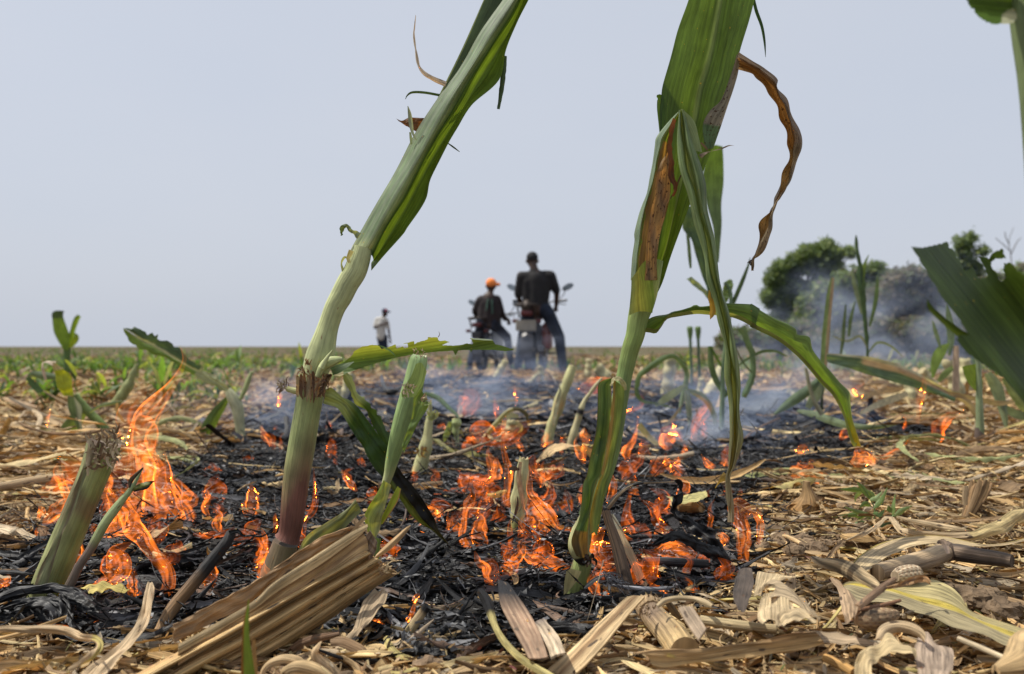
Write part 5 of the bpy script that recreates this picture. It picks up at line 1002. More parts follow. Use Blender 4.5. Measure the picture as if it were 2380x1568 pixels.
mb = MB(); tube(mb, Z('d', [(1185, 1078, 97), (1170, 1055, 100), (1158, 1035, 94), (1150, 1015, 78)]), lambda u, v: dN(u, v) - .004, (.34, .25, .15), N=14, K=30, seed=49, rf=lambda t, a: 1 + .05 * math.sin(a * 17) + .03 * math.sin(a * 31), tornR=.006, var=.3); frayed(mb, 'd', 1160, 1030, 90, 26, 50, 12, .80, [(.36, .27, .17), (.2, .14, .09)], (30, 150), 50); mb.build("node", M_drystalk, T)
loose("arched_twig", "thin dry leaf bent into an arch with a burnt tip above the scorched stalk", "leaf", 'd', 'r', [(840, 262, 44), (875, 215, 44), (930, 150, 36), (990, 100, 28), (1060, 72, 30), (1130, 62, 22), (1250, 58, 15), (1370, 50, 16)], lambda t, s: (.30, .24, .17) if (t < .45 and s < .6) or (t > .6 and s < .55) else CHAR, M_drystalk, 1.02, N=50, M=6, fold=.7, twist=[0, 40, 0, 30], seed=51)
loose("charred_curl", "black crumpled burnt leaf twisting down from the end of the arched twig", "burnt leaf", 'd', 'r', [(1372, 45, 20), (1410, 60, 50), (1425, 120, 54), (1405, 190, 62), (1375, 240, 44), (1372, 290, 50), (1420, 340, 70), (1500, 390, 90), (1600, 450, 100), (1690, 530, 104), (1750, 600, 90), (1800, 700, 60)], CHAR, M_char, lambda u, v: 1.02 - max(0, (u - 1570) / 170) * .04, N=110, M=10, twist=[0, 80, 20, -50, 40, 0, 60, 10], fold=.5, ripple=.010, jag=.6, seed=52, thick=.0006)
loose("charred_leaf", "broad black burnt leaf arching left under the crumpled curl", "burnt leaf", 'd', 'r', [(1195, 560, 16), (1240, 530, 44), (1310, 500, 60), (1400, 490, 70), (1500, 520, 90), (1600, 560, 100), (1700, 620, 110), (1760, 700, 60)], CHAR, M_char, .98, N=70, M=10, twist=[20, -30, 30, 0], fold=.6, ripple=.008, jag=.4, seed=53, thick=.0006)
loose("charred_stick", "grey black burnt stalk lying under the arching burnt leaf", "burnt stalk", 'd', 't', [(1120, 680, 30), (1250, 680, 34), (1420, 690, 36), (1640, 700, 30)], (.035, .035, .037), M_char, dg(.03), N=24, K=14, seed=54)
loose("burnt_husk", "dark brown ribbed burnt husk at the edge of the ash on the right", "husk", 'd', 'L', [[(1880, 740), (1850, 820), (1830, 950), (1870, 1060)], [(1930, 720), (1930, 820), (1900, 950), (1900, 1070)], [(1980, 740), (1995, 850), (1960, 980), (1930, 1065)]], (.075, .06, .05), M_drystalk, dg(.06), N=30, M=14, ripple=.003, seed=55)
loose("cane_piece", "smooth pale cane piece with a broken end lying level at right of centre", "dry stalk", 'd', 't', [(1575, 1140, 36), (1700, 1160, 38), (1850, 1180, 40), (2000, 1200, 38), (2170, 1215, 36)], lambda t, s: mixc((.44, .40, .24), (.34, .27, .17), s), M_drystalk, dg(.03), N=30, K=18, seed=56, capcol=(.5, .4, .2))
loose("grey_slab", "thin grey brown slab leaning beside the tan cane segment", "bark piece", 'd', 'L', [[(1400, 1060), (1470, 1180), (1560, 1310)], [(1450, 1050), (1520, 1160), (1590, 1270)], [(1510, 1050), (1570, 1140), (1620, 1225)]], (.30, .24, .18), M_drystalk, dg(.05), N=20, M=8, thick=.002, seed=57)
loose("pointed_strip", "brown pointed strip standing behind the tan cane segment", "dry leaf", 'd', 'r', [(1295, 970, 10), (1330, 1020, 50), (1390, 1110, 60), (1460, 1210, 50), (1520, 1300, 20)], (.17, .12, .07), M_drystalk, .84, N=20, fold=.4, seed=58)
loose("frayed_stalk", "thin dry stalk with a frayed white end lying across the ash edge", "dry stalk", 'd', 'r', [(1240, 1030, 30), (1300, 990, 44), (1400, 970, 40), (1520, 975, 40), (1600, 1000, 50), (1660, 1030, 30)], (.38, .31, .20), M_drystalk, dg(.05), N=30, fold=.7, seed=59)
mb = MB(); frayed(mb, 'd', 1600, 1020, 40, 26, 60, 8, .87, [(.52, .45, .33), (.4, .33, .22)], (270, 360), 60); solo("frayed_fibres", "white frayed fibres at the tip of the thin dry stalk", "fibres", mb, M_drystalk)
loose("long_strip", "long tan strip running level along the bottom right", "dry leaf", 'd', 'L', [[(1080, 1400), (1230, 1380), (1450, 1370), (1700, 1350), (2000, 1310), (2161, 1280), (2350, 1240), (2480, 1235)], [(1150, 1420), (1230, 1430), (1450, 1430), (1700, 1400), (2000, 1350), (2161, 1330), (2400, 1300), (2530, 1290)], [(1200, 1500), (1300, 1510), (1500, 1490), (1750, 1460), (2000, 1430), (2161, 1400), (2400, 1370), (2540, 1330)]], lambda t, s: mixc((.28, .19, .10), (.48, .35, .18), s), M_drystalk, lambda u, v: .695, N=70, M=12, thick=.0015, ripple=.003, seed=61)
loose("bright_wire", "fine bright fibre arching over the split strip", "fibre", 'd', 'r', [(813, 672, 7), (790, 760, 6), (760, 880, 6), (725, 1010, 6), (690, 1130, 5), (660, 1220, 5), (630, 1290, 5), (560, 1325, 5), (400, 1355, 4), (250, 1370, 3)], (.62, .56, .44), M_drystalk, .85, N=50, M=3, seed=62)
mb = MB()
for k in range(26): ribbon(mb, Z('d', [(R.uniform(790, 860), R.uniform(760, 830), 7), (R.uniform(860, 960), R.uniform(760, 860), 6), (R.uniform(940, 1050), R.uniform(820, 960), 3)]), .91, R.choice([(.2, .2, .22), (.06, .06, .065), (.3, .3, .31)]), N=12, M=2, seed=k, ripple=.003)
ribbon(mb, Z('d', [(665, 895, 16), (700, 860, 34), (760, 815, 30), (820, 790, 12)]), .91, (.05, .05, .05), N=14, seed=3); solo("ash_tuft", "grey tuft of burnt fibres beside the scorched stalk", "ash", mb, M_char)
# roots
mb = MB(); rr = random.Random(5)
for k in range(44):
    a = rr.uniform(-.3, 1.3); x0, y0 = 1400 + rr.uniform(-60, 60), 1330 + rr.uniform(-60, 60); l = rr.uniform(60, 190)
    dx, dy = (math.cos(a + 1.2) * l, abs(math.sin(a + .6)) * l * .7)
    tube(mb, Z('c', [(x0, y0, rr.uniform(5, 9)), (x0 + dx * .4 + rr.uniform(-14, 14), y0 + dy * .5 + rr.uniform(-10, 10), 6), (x0 + dx * .8, y0 + dy, 5), (x0 + dx + rr.uniform(-20, 20), y0 + dy * 1.25, 2)]), .80 + rr.uniform(-.02, .02), rr.choice([(.34, .25, .15), (.26, .18, .11), (.42, .33, .21)]), N=12, K=6, cap0=False)
for k in range(8):
    x0 = 1380 + k * 10; tube(mb, Z('c', [(x0, 1400, 7), (x0 + 10, 1330, 7), (x0 + rr.uniform(0, 80), 1270, 7), (x0 + rr.uniform(60, 160), 1300 + rr.uniform(-10, 40), 5)]), .79, (.36, .28, .17), N=14, K=6, cap0=False)
solo("root_tuft", "upturned tuft of dry maize roots at bottom centre", "roots", mb, M_drystalk)
# left foreground
loose("bent_dry_leaf", "pale dry leaf bent into a hook at bottom left with a yellow rim", "leaf", 'b', 'r', [(-60, 1265, 40), (60, 1250, 46), (200, 1255, 50), (350, 1255, 60), (470, 1275, 64), (560, 1320, 64), (650, 1330, 70), (680, 1370, 70), (640, 1440, 60), (560, 1500, 46), (480, 1550, 30)], lambda t, s: (.40, .36, .14) if t > .6 and s > .5 else (.44, .35, .23), M_dry, dg(.035), N=70, M=9, twist=[0, 0, -20, -50, 20, 60], fold=.6, ripple=.002, seed=64)
loose("diagonal_husk", "pale tan husk strip slanting from the bottom edge up to the small flame", "leaf", 'b', 'L', [[(1020, 930), (1000, 1040), (980, 1150), (900, 1280), (780, 1400), (650, 1500), (540, 1600)], [(1060, 920), (1035, 1060), (1010, 1180), (930, 1310), (830, 1420), (720, 1510), (630, 1600)], [(1080, 960), (1060, 1100), (1035, 1210), (980, 1300), (900, 1400), (800, 1500), (720, 1600)]], (.48, .39, .27), M_dry, lambda u, v: .74 + (1520 - v) * .0008, N=50, M=12, ripple=.004, rf=(8, 4), seed=65)
loose("burnt_tip_stalk", "diagonal stalk burnt black at the top leaning right of the small flame at left", "burnt stalk", 'b', 't', [(1060, 1470, 30), (1090, 1330, 32), (1150, 1200, 36), (1220, 1090, 40), (1320, 970, 40), (1420, 850, 40), (1500, 750, 38), (1580, 650, 34), (1615, 580, 28)], grad([(0, (.16, .11, .06)), (.4, (.22, .14, .07)), (.55, (.13, .08, .04)), (.68, CHAR), (1, CHAR)]), M_drystalk, lambda u, v: .86 + (1450 - v) * .0006, N=50, K=14, seed=66, rf=lambda t, a: 1 + .2 * math.sin(a * 2) , tornR=.004)
loose("burnt_thread", "thin curly black thread trailing right from the burnt stalk tip", "burnt leaf", 'b', 'r', [(1600, 580, 30), (1660, 570, 26), (1700, 600, 16), (1760, 600, 14), (1830, 605, 12), (1880, 570, 6)], CHAR, M_char, .98, N=40, M=4, ripple=.004, seed=67)
mb = MB()
for k, (pts, w) in enumerate([([(-60, 1090), (60, 1040), (200, 1010), (330, 985), (430, 1000), (480, 1060), (470, 1130), (400, 1200)], 70), ([(-60, 1060), (120, 1000), (300, 970), (450, 965), (560, 1000), (640, 1060), (690, 1100)], 60), ([(330, 1010), (440, 1050), (480, 1120), (500, 1200), (560, 1250)], 50), ([(0, 1110), (150, 1060), (300, 1050), (400, 1090), (430, 1160)], 60), ([(420, 1000), (520, 1060), (600, 1090), (700, 1130)], 80), ([(100, 1130), (220, 1100), (330, 1130), (380, 1220)], 70)]):
    ribbon(mb, Z('b', [(x, y, w * (1 if 0 < i < len(pts) - 1 else .4)) for i, (x, y) in enumerate(pts)]), lambda u, v: .84 + (1480 - v) * .0008 - k * .004, CHAR, N=60, M=10, twist=[R.uniform(-50, 50) for _ in range(4)], fold=.9, ripple=.006, seed=70 + k, thick=.0006)
solo("charred_leaf_heap", "glossy black heap of curled burnt leaves at the left edge", "burnt leaf", mb, M_char)
T = thing("grass_blade", "short green grass blade with a reddish edge in front of the dry bundle", "grass blade", P(574, 1640, .60)); mb = MB()
rails(mb, [Z('b', [(1680, 1620), (1685, 1480), (1690, 1330), (1700, 1200), (1735, 1045)]), Z('b', [(1735, 1620), (1725, 1480), (1720, 1330), (1722, 1200), (1737, 1045)]), Z('b', [(1790, 1620), (1765, 1450), (1745, 1330), (1740, 1200), (1740, 1045)])], .60, lambda t, s: (.20, .10, .03) if s < .25 else (.14, .22, .04), N=24, M=8, seed=68); mb.build("blade", M_leaf, T)
mb = MB(); rails(mb, [Z('b', [(1770, 1620), (1765, 1480), (1760, 1330)]), Z('b', [(1802, 1620), (1795, 1480), (1783, 1325)])], .61, (.40, .27, .13), N=12, M=5, seed=69); mb.build("dry_blade", M_dry, T)
mb = MB()
loose("curled_husk", "curled pale husk ribbon looping at the bottom edge below the dry bundle", "husk", 'c', 'r', [(70, 1600, 60), (95, 1520, 70), (160, 1465, 80), (260, 1445, 90), (360, 1470, 90), (430, 1530, 70), (480, 1600, 50)], (.46, .36, .22), M_dry, .715, N=50, M=9, twist=[70, 30, 0, -30], fold=.8, seed=71)
loose("curled_husk", "folded leaf tip curling upward left of the green lower stalk", "husk", 'c', 'r', [(700, 1600, 110), (610, 1530, 130), (530, 1470, 100), (500, 1400, 70), (530, 1340, 50), (560, 1305, 16)], (.50, .40, .26), M_dry, .72, N=50, M=9, twist=[-20, 0, 30, 60], fold=.5, seed=72)
loose("curled_husk", "broad rolled husk at the bottom edge left of the folded tip", "husk", 'c', 'r', [(240, 1620, 60), (250, 1540, 110), (340, 1495, 130), (460, 1510, 130), (560, 1560, 110), (640, 1620, 90)], (.44, .34, .20), M_dry, .705, N=50, M=9, twist=[60, 20, 0], fold=.8, seed=73)
loose("dark_strip", "dark brown strip crossing under the green lower stalk", "leaf", 'c', 'r', [(250, 1440, 50), (400, 1330, 70), (560, 1280, 60), (700, 1250, 30)], (.17, .10, .055), M_drystalk, .79, N=26, fold=.4, seed=74)
loose("broken_strip", "bent brown strip in front of the green lower stalk", "leaf", 'c', 'r', [(630, 1320, 50), (720, 1310, 80), (820, 1350, 90), (900, 1400, 80), (930, 1500, 50), (945, 1560, 20)], (.25, .17, .10), M_drystalk, .76, N=30, twist=[0, 20, 60], fold=.3, seed=75)
loose("bark_strip", "straight grey white strip pointing up right at bottom centre", "leaf", 'c', 'r', [(1010, 1560, 60), (1110, 1440, 70), (1220, 1330, 50), (1340, 1230, 36), (1445, 1135, 6)], (.42, .35, .27), M_drystalk, .78, N=30, fold=.3, seed=76)
# right foreground
loose("long_yellow_leaf", "long dead maize leaf with a yellow midrib lying at lower right", "leaf", 'e', 'L', [[(715, 875), (770, 845), (860, 840), (1000, 870), (1150, 890), (1350, 840), (1450, 830), (1560, 880), (1660, 960), (1720, 1040), (1850, 1100), (2154, 1220), (2350, 1290)], [(712, 880), (800, 850), (900, 860), (1030, 885), (1120, 905), (1300, 950), (1450, 990), (1600, 1045), (1750, 1110), (1850, 1150), (2000, 1210), (2154, 1262), (2350, 1330)], [(715, 885), (780, 870), (860, 880), (990, 900), (1120, 925), (1300, 975), (1440, 1015), (1580, 1070), (1720, 1130), (1850, 1180), (2000, 1240), (2154, 1295), (2350, 1360)], [(720, 900), (800, 980), (900, 1000), (1000, 990), (1170, 1010), (1300, 1070), (1420, 1110), (1560, 1190), (1700, 1230), (1850, 1260), (2000, 1330), (2154, 1380), (2350, 1440)]],
      lambda t, s: (.52, .44, .10) if .31 < s < .68 else ((.40, .36, .19) if s < .31 else (.30, .27, .17)), M_dry, dg(.04), N=90, M=24, ripple=.003, seed=77)
loose("yellow_rim_leaf", "arched dry leaf with a yellow rim above the bent cane on the right", "leaf", 'e', 'L', [[(800, 705), (850, 650), (950, 575), (1080, 520), (1250, 485), (1450, 480), (1650, 510), (1850, 545), (2050, 530), (2154, 500)], [(820, 712), (870, 665), (965, 590), (1090, 538), (1250, 500), (1450, 492), (1650, 522), (1850, 553), (2050, 538), (2154, 508)], [(900, 770), (960, 730), (1060, 650), (1180, 600), (1300, 560), (1450, 535), (1600, 545), (1800, 565), (2000, 560), (2154, 525)]], lambda t, s: (.50, .42, .12) if s < .25 else (.46, .38, .24), M_dry, dg(.05), N=60, M=14, ripple=.002, seed=78)
T = thing("bent_cane", "grey brown cane bent at a dark joint lying on the right", "dry stalk", G(2200, 1300)); mb = MB()
tube(mb, Z('e', [(1000, 770, 64), (1120, 735, 68), (1250, 700, 72), (1400, 660, 74), (1500, 620, 72), (1540, 600, 66)]), dg(.045), lambda t, s: mixc((.26, .20, .14), (.40, .31, .20), .5 + .5 * math.sin(s * 14)), N=30, K=20, seed=79); mb.build("segment", M_drystalk, T)
mb = MB(); tube(mb, Z('e', [(1570, 600, 60), (1650, 615, 68), (1800, 640, 62), (1950, 660, 58), (2060, 680, 50)]), dg(.045), lambda t, s: mixc((.05, .04, .035), (.20, .15, .11), .5 + .5 * math.sin(s * 20)), N=30, K=20, seed=80); mb.build("segment", M_drystalk, T)
mb = MB(); tube(mb, Z('e', [(1525, 612, 68), (1550, 600, 80), (1580, 598, 66)]), dg(.045), (.10, .075, .06), N=10, K=20, seed=81); ribbon(mb, Z('e', [(1560, 620, 20), (1530, 540, 50), (1500, 525, 40), (1470, 535, 14)]), dg(.09), (.12, .09, .07), N=12); mb.build("joint", M_drystalk, T)
loose("wavy_leaf", "wavy cream leaf winding from the weed to the right edge", "leaf", 'e', 'r', [(760, 515, 14), (850, 480, 26), (930, 440, 40), (1010, 370, 50), (1080, 325, 50), (1130, 350, 50), (1190, 430, 60), (1280, 470, 60), (1420, 480, 60), (1600, 490, 60), (1760, 480, 70), (1880, 430, 90), (2000, 390, 110), (2100, 330, 110), (2200, 270, 100)], lambda t, s: (.50, .42, .22) if t > .6 else (.44, .36, .24), M_dry, dg(.05), N=90, M=9, twist=[0, 20, 70, 30, -30, 0, 20, -20, 30], fold=.6, ripple=.003, seed=82)
loose("mottled_leaf", "twisted leaf mottled dark and pale between the soil clods and the cob", "leaf", 'e', 'r', [(480, 640, 30), (560, 680, 80), (680, 710, 110), (790, 760, 140), (880, 820, 130), (960, 860, 100), (1030, 890, 20)], lambda t, s: mixc((.10, .085, .06), (.42, .34, .22), .5 + .5 * math.sin(s * 9 + t * 8)), M_dry, dg(.045), N=50, M=10, twist=[40, 0, -20, 20], fold=.4, seed=83)
loose("mottled_strip", "long pale strip lying level above the arched dry leaf", "leaf", 'e', 'r', [(1150, 330, 16), (1300, 370, 40), (1460, 400, 50), (1600, 430, 60), (1700, 440, 30)], (.40, .33, .22), M_dry, dg(.035), N=40, fold=.5, seed=84)
loose("brown_stick", "short brown stick leaning on the corn cob", "stick", 'e', 'r', [(860, 1030, 50), (950, 960, 56), (1050, 880, 56), (1150, 810, 36)], (.20, .13, .08), M_drystalk, dg(.07), N=20, fold=.6, seed=85, thick=.002)
loose("red_stick", "reddish brown strip pointing right above the eaten cob", "stick", 'e', 'r', [(860, 1065, 20), (960, 1045, 36), (1080, 1015, 30), (1190, 985, 24)], (.22, .12, .07), M_drystalk, dg(.06), N=20, fold=.6, seed=86, thick=.002)
loose("broken_leaf_end", "torn rusty leaf end draped over the corn cob", "leaf", 'e', 'r', [(1080, 890, 20), (1200, 860, 40), (1310, 820, 56), (1380, 820, 50), (1420, 850, 14)], (.34, .22, .12), M_dry, dg(.07), N=24, ripple=.004, seed=87)
loose("ragged_brown_leaf", "ragged tan leaf hanging over the eaten cob", "leaf", 'e', 'L', [[(620, 810), (690, 900), (710, 1000), (740, 1130), (750, 1170)], [(650, 815), (740, 900), (780, 1000), (790, 1100), (800, 1130)], [(680, 830), (770, 910), (830, 970), (853, 1020), (825, 1140)]], (.38, .29, .20), M_dry, dg(.06), N=30, M=10, ripple=.004, seed=88)
loose("curled_leaf", "wide cream leaf curling over itself at bottom right", "leaf", 'e', 'L', [[(820, 1600), (830, 1460), (900, 1370), (1010, 1320), (1100, 1265), (1200, 1330), (1290, 1370)], [(870, 1600), (880, 1480), (960, 1410), (1060, 1360), (1160, 1330), (1250, 1370), (1310, 1410)], [(960, 1600), (960, 1500), (1040, 1430), (1130, 1400), (1200, 1400), (1270, 1420), (1300, 1450)]], (.50, .42, .26), M_dry, dg(.05), N=50, M=16, ripple=.005, seed=89)
loose("curled_leaf", "arched ribbed leaf rolled behind the wide cream leaf", "leaf", 'e', 'r', [(1000, 1290, 60), (1060, 1220, 90), (1150, 1195, 90), (1250, 1210, 90), (1330, 1250, 80), (1370, 1300, 40)], (.42, .34, .23), M_dry, dg(.05), N=40, M=9, twist=[60, 0, -50], fold=.5, seed=90)
loose("grey_leaf_flake", "flat pinkish grey leaf flake with torn edges at bottom right", "leaf", 'e', 'L', [[(1340, 1225), (1310, 1300), (1290, 1400), (1310, 1500), (1330, 1600)], [(1390, 1235), (1400, 1330), (1410, 1420), (1420, 1520), (1430, 1600)], [(1430, 1280), (1490, 1350), (1590, 1370), (1600, 1480), (1560, 1600)]], (.36, .30, .25), M_dry, dg(.04), N=40, M=14, ripple=.003, seed=91)
loose("rolled_husk", "bulging striped husk cut by the bottom right corner", "husk", 'e', 't', [(2240, 1260, 70), (2160, 1340, 100), (2130, 1430, 110), (2100, 1500, 110), (2000, 1530, 70), (1930, 1540, 40)], (.46, .35, .20), M_dry, dg(.06), N=36, K=24, seed=92, rf=lambda t, a: 1 + .04 * math.sin(a * 19))
loose("thin_stick", "pale thin stick lying level near the bottom right corner", "stick", 'e', 't', [(1640, 1290, 22), (1760, 1340, 24), (1900, 1400, 24), (2060, 1470, 24)], (.42, .36, .26), M_drystalk, dg(.04), N=20, K=10, seed=93)
loose("orange_cane", "short orange brown cane lying at the bottom edge on the right", "dry stalk", 'e', 't', [(590, 1440, 34), (660, 1470, 36), (740, 1510, 38), (820, 1560, 38)], (.44, .27, .10), M_drystalk, dg(.03), N=20, K=16, seed=94)
loose("wrinkled_strip", "grey wrinkled strip lying level below the husk fan", "leaf", 'e', 'L', [[(390, 1240), (550, 1235), (750, 1250), (900, 1290), (1000, 1310)], [(400, 1270), (560, 1270), (750, 1285), (900, 1310), (1010, 1325)], [(420, 1310), (570, 1310), (750, 1320), (900, 1330), (1020, 1340)]], (.40, .33, .24), M_dry, dg(.035), N=40, M=12, ripple=.003, seed=95)
loose("torn_rusty_leaf", "torn rusty leaf end lying at bottom centre right", "leaf", 'e', 'L', [[(-60, 1320), (100, 1300), (250, 1260), (370, 1245)], [(-60, 1380), (100, 1360), (250, 1330), (420, 1310)], [(-60, 1430), (120, 1420), (280, 1400), (455, 1370)]], lambda t, s: (.44, .32, .17), M_dry, lambda u, v: .72, N=30, M=12, ripple=.003, seed=96)
# husk fan
T = thing("husk_fan", "pale ribbed maize husk opened like a fan at lower right", "husk", G(1850, 1450))
for k, (L_, M__, R_) in enumerate([([(60, 760), (40, 850), (30, 960)], [(200, 780), (150, 850), (110, 900)], [(390, 800), (300, 820), (200, 840)]), ([(110, 930), (70, 1030), (60, 1130), (100, 1170)], [(200, 920), (200, 1000), (200, 1080), (200, 1150)], [(330, 960), (340, 1040), (350, 1100), (340, 1150)]),
                               ([(130, 840), (200, 830), (300, 870), (420, 980), (520, 1090), (560, 1150)], [(200, 880), (280, 910), (370, 960), (440, 1030), (510, 1110), (550, 1150)], [(140, 970), (260, 950), (350, 1000), (420, 1060), (490, 1120), (545, 1150)]), ([(190, 1180), (230, 1090), (330, 1050), (440, 1080), (520, 1140)], [(210, 1190), (260, 1130), (350, 1100), (440, 1110), (520, 1150)], [(220, 1190), (300, 1150), (380, 1140), (450, 1145), (530, 1160)])]):
    mb = MB(); rails(mb, [Z('e', L_), Z('e', M__), Z('e', R_)], lambda u, v: GD(v, .06) - .012 * k, (.50, .42, .28) if k != 2 else (.36, .30, .21), N=40, M=18, ripple=.004, seed=100 + k); mb.build("husk_leaf", M_dry, T)
# cobs
def cob(name, label, r, pts, seed, col=(.50, .42, .28)):
    mb = MB(); tube(mb, Z(r, pts), dg(.05), lambda t, s: mixc(col, (.20, .12, .07), .5 - .5 * math.sin(s * 2 * math.pi * 8) * math.sin(t * 38)), N=60, K=48, seed=seed, rf=lambda t, a: 1 - .16 * max(0, math.sin(a * 8 + (math.floor(t * 12) % 2) * math.pi)) * max(0, math.sin(t * 38)) ** .5 if t < 1 else 1, var=.2)
    solo(name, label, "maize cob", mb, M_drystalk)
cob("maize_cob", "broken bare corn cob end with pale empty cells beside the bent cane", 'e', [(1140, 800, 40), (1190, 790, 66), (1260, 780, 72), (1320, 775, 60), (1350, 775, 30)], 1, (.56, .50, .38))
cob("maize_cob", "half buried eaten corn cob with brown cells below the long yellow leaf", 'e', [(830, 1140, 40), (900, 1135, 72), (1000, 1125, 78), (1080, 1110, 62), (1150, 1095, 34)], 2, (.44, .34, .22))
loose("husk_tip", "pointed tan husk tip standing like a tent near the small orange fire", "husk", 'e', 't', [(400, 340, 130), (440, 270, 110), (460, 200, 82), (455, 140, 50), (445, 90, 32), (447, 50, 26)], lambda t, s: mixc((.30, .17, .06), (.34, .25, .14), t), M_dry, dg(.0) if False else 1.38, N=30, K=20, seed=97, rf=lambda t, a: 1 + .06 * math.sin(a * 3))
T = thing("dry_stump", "dry splintered stump standing in the straw at the right", "maize stump", G(2240, 1215)); mb = MB()
for k in range(9): ribbon(mb, Z('e', [(1670 + k * 10, 325, 26), (1700 + k * 14, 220, 34), (1720 + k * 19, 120, 36), (1740 + k * 20, 40 + R.uniform(-20, 30), 14)]), 1.36 + R.uniform(-.01, .01), R.choice([(.30, .20, .11), (.40, .28, .15), (.20, .14, .08)]), N=14, M=4, twist=[R.uniform(-30, 30)] * 2, fold=.5, seed=k, thick=.002)
ribbon(mb, Z('e', [(1690, 240, 36), (1690, 160, 40), (1692, 90, 36)]), 1.34, (.36, .28, .18), N=10, fold=.5, thick=.002); mb.build("splinters", M_drystalk, T)
# weed
T = thing("green_weed", "small leafy green weed growing out of the straw at right", "weed", G(2020, 1245)); dW = GD(1245)
mb = MB(); tube(mb, Z('e', [(945, 590, 7), (950, 480, 7), (965, 380, 7), (980, 270, 6), (930, 170, 5), (880, 110, 4)]), dW, (.16, .22, .08), N=24, K=8); tube(mb, Z('e', [(965, 390, 6), (1040, 380, 5), (1130, 320, 4)]), dW, (.16, .22, .08), N=12, K=8); mb.build("stem", M_stalk, T)
for k, pts in enumerate([[(895, 125), (800, 118), (705, 115)], [(960, 330), (860, 300), (740, 250)], [(960, 350), (820, 315), (660, 335)], [(970, 270), (1030, 200), (1080, 100)], [(940, 190), (880, 100), (840, 55)], [(965, 300), (1020, 310), (1060, 270)], [(1120, 330), (1120, 250), (1140, 150)], [(1130, 330), (1200, 280), (1280, 240)], [(1110, 300), (1095, 270), (1085, 240)], [(960, 400), (850, 370), (790, 440)], [(950, 400), (1040, 400), (1150, 350)], [(940, 200), (990, 180), (1040, 130)], [(900, 120), (840, 170), (825, 215)], [(955, 250), (900, 230), (860, 260)], [(960, 320), (900, 320), (830, 370)], [(975, 210), (950, 150), (900, 110)]]):
    mb = MB(); ribbon(mb, Z('e', [(*pts[0], 8), ((pts[0][0] * .35 + pts[1][0] * .65), (pts[0][1] * .35 + pts[1][1] * .65), 44), (*pts[1], 40), (*pts[2], 3)]), dW + R.uniform(-.03, .03), mixc((.12, .20, .07), (.22, .30, .13), R.random()), N=16, M=5, fold=.4, twist=[R.uniform(-20, 50)] * 2, seed=k); mb.build("leaf", M_leaf, T)
# yellowish husk between flames, stalk pieces left
loose("green_husk", "cream green husk lying on the ash right of the burnt curl", "husk", 't', 'L', [[(-70, 950), (0, 950), (80, 945), (170, 925), (240, 908)], [(-40, 975), (20, 975), (100, 970), (180, 955), (252, 930)], [(-10, 1020), (40, 1010), (110, 1000), (190, 990), (255, 950)]], (.46, .44, .20), M_dry, dg(.05), N=26, M=8, ripple=.004, seed=110)
loose("brown_husk", "swollen tan husk under the cream green husk", "husk", 't', 't', [(10, 1040, 30), (70, 1030, 52), (150, 1030, 54), (210, 1050, 30)], (.38, .26, .13), M_dry, dg(.03), N=20, K=16, seed=111)
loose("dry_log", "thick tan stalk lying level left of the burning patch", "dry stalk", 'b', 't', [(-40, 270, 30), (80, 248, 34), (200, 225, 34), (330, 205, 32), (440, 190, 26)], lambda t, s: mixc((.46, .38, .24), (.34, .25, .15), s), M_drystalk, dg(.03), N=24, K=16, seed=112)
loose("yellow_husk", "yellow crumpled husk lying right of the base of the thick stump", "husk", 'b', 'L', [[(560, 950), (640, 930), (720, 935), (820, 945), (905, 965)], [(600, 975), (660, 960), (740, 962), (830, 968), (900, 975)], [(620, 1000), (670, 1010), (740, 990), (830, 985), (900, 985)]], (.46, .40, .14), M_dry, dg(.03), N=30, M=10, ripple=.006, seed=113)
loose("pale_stick", "pale stick lying in the straw at the left edge", "stick", 'a', 't', [(-40, 1225, 22), (40, 1205, 26), (110, 1180, 26), (180, 1160, 18)], (.50, .40, .26), M_drystalk, dg(.03), N=16, K=10, seed=114)
loose("curled_straw", "s shaped pale straw curl in the litter at left", "leaf", 'a', 'r', [(150, 1120, 14), (210, 1070, 26), (270, 1075, 34), (315, 1120, 36), (300, 1180, 34), (290, 1230, 14)], (.48, .40, .28), M_dry, dg(.06), N=30, fold=.4, seed=115)
loose("long_straw", "long tan straw lying level above the s shaped curl", "leaf", 'a', 'r', [(-20, 955, 14), (80, 985, 30), (180, 1015, 34), (290, 1035, 12)], (.50, .38, .26), M_dry, dg(.06), N=24, fold=.4, seed=116)
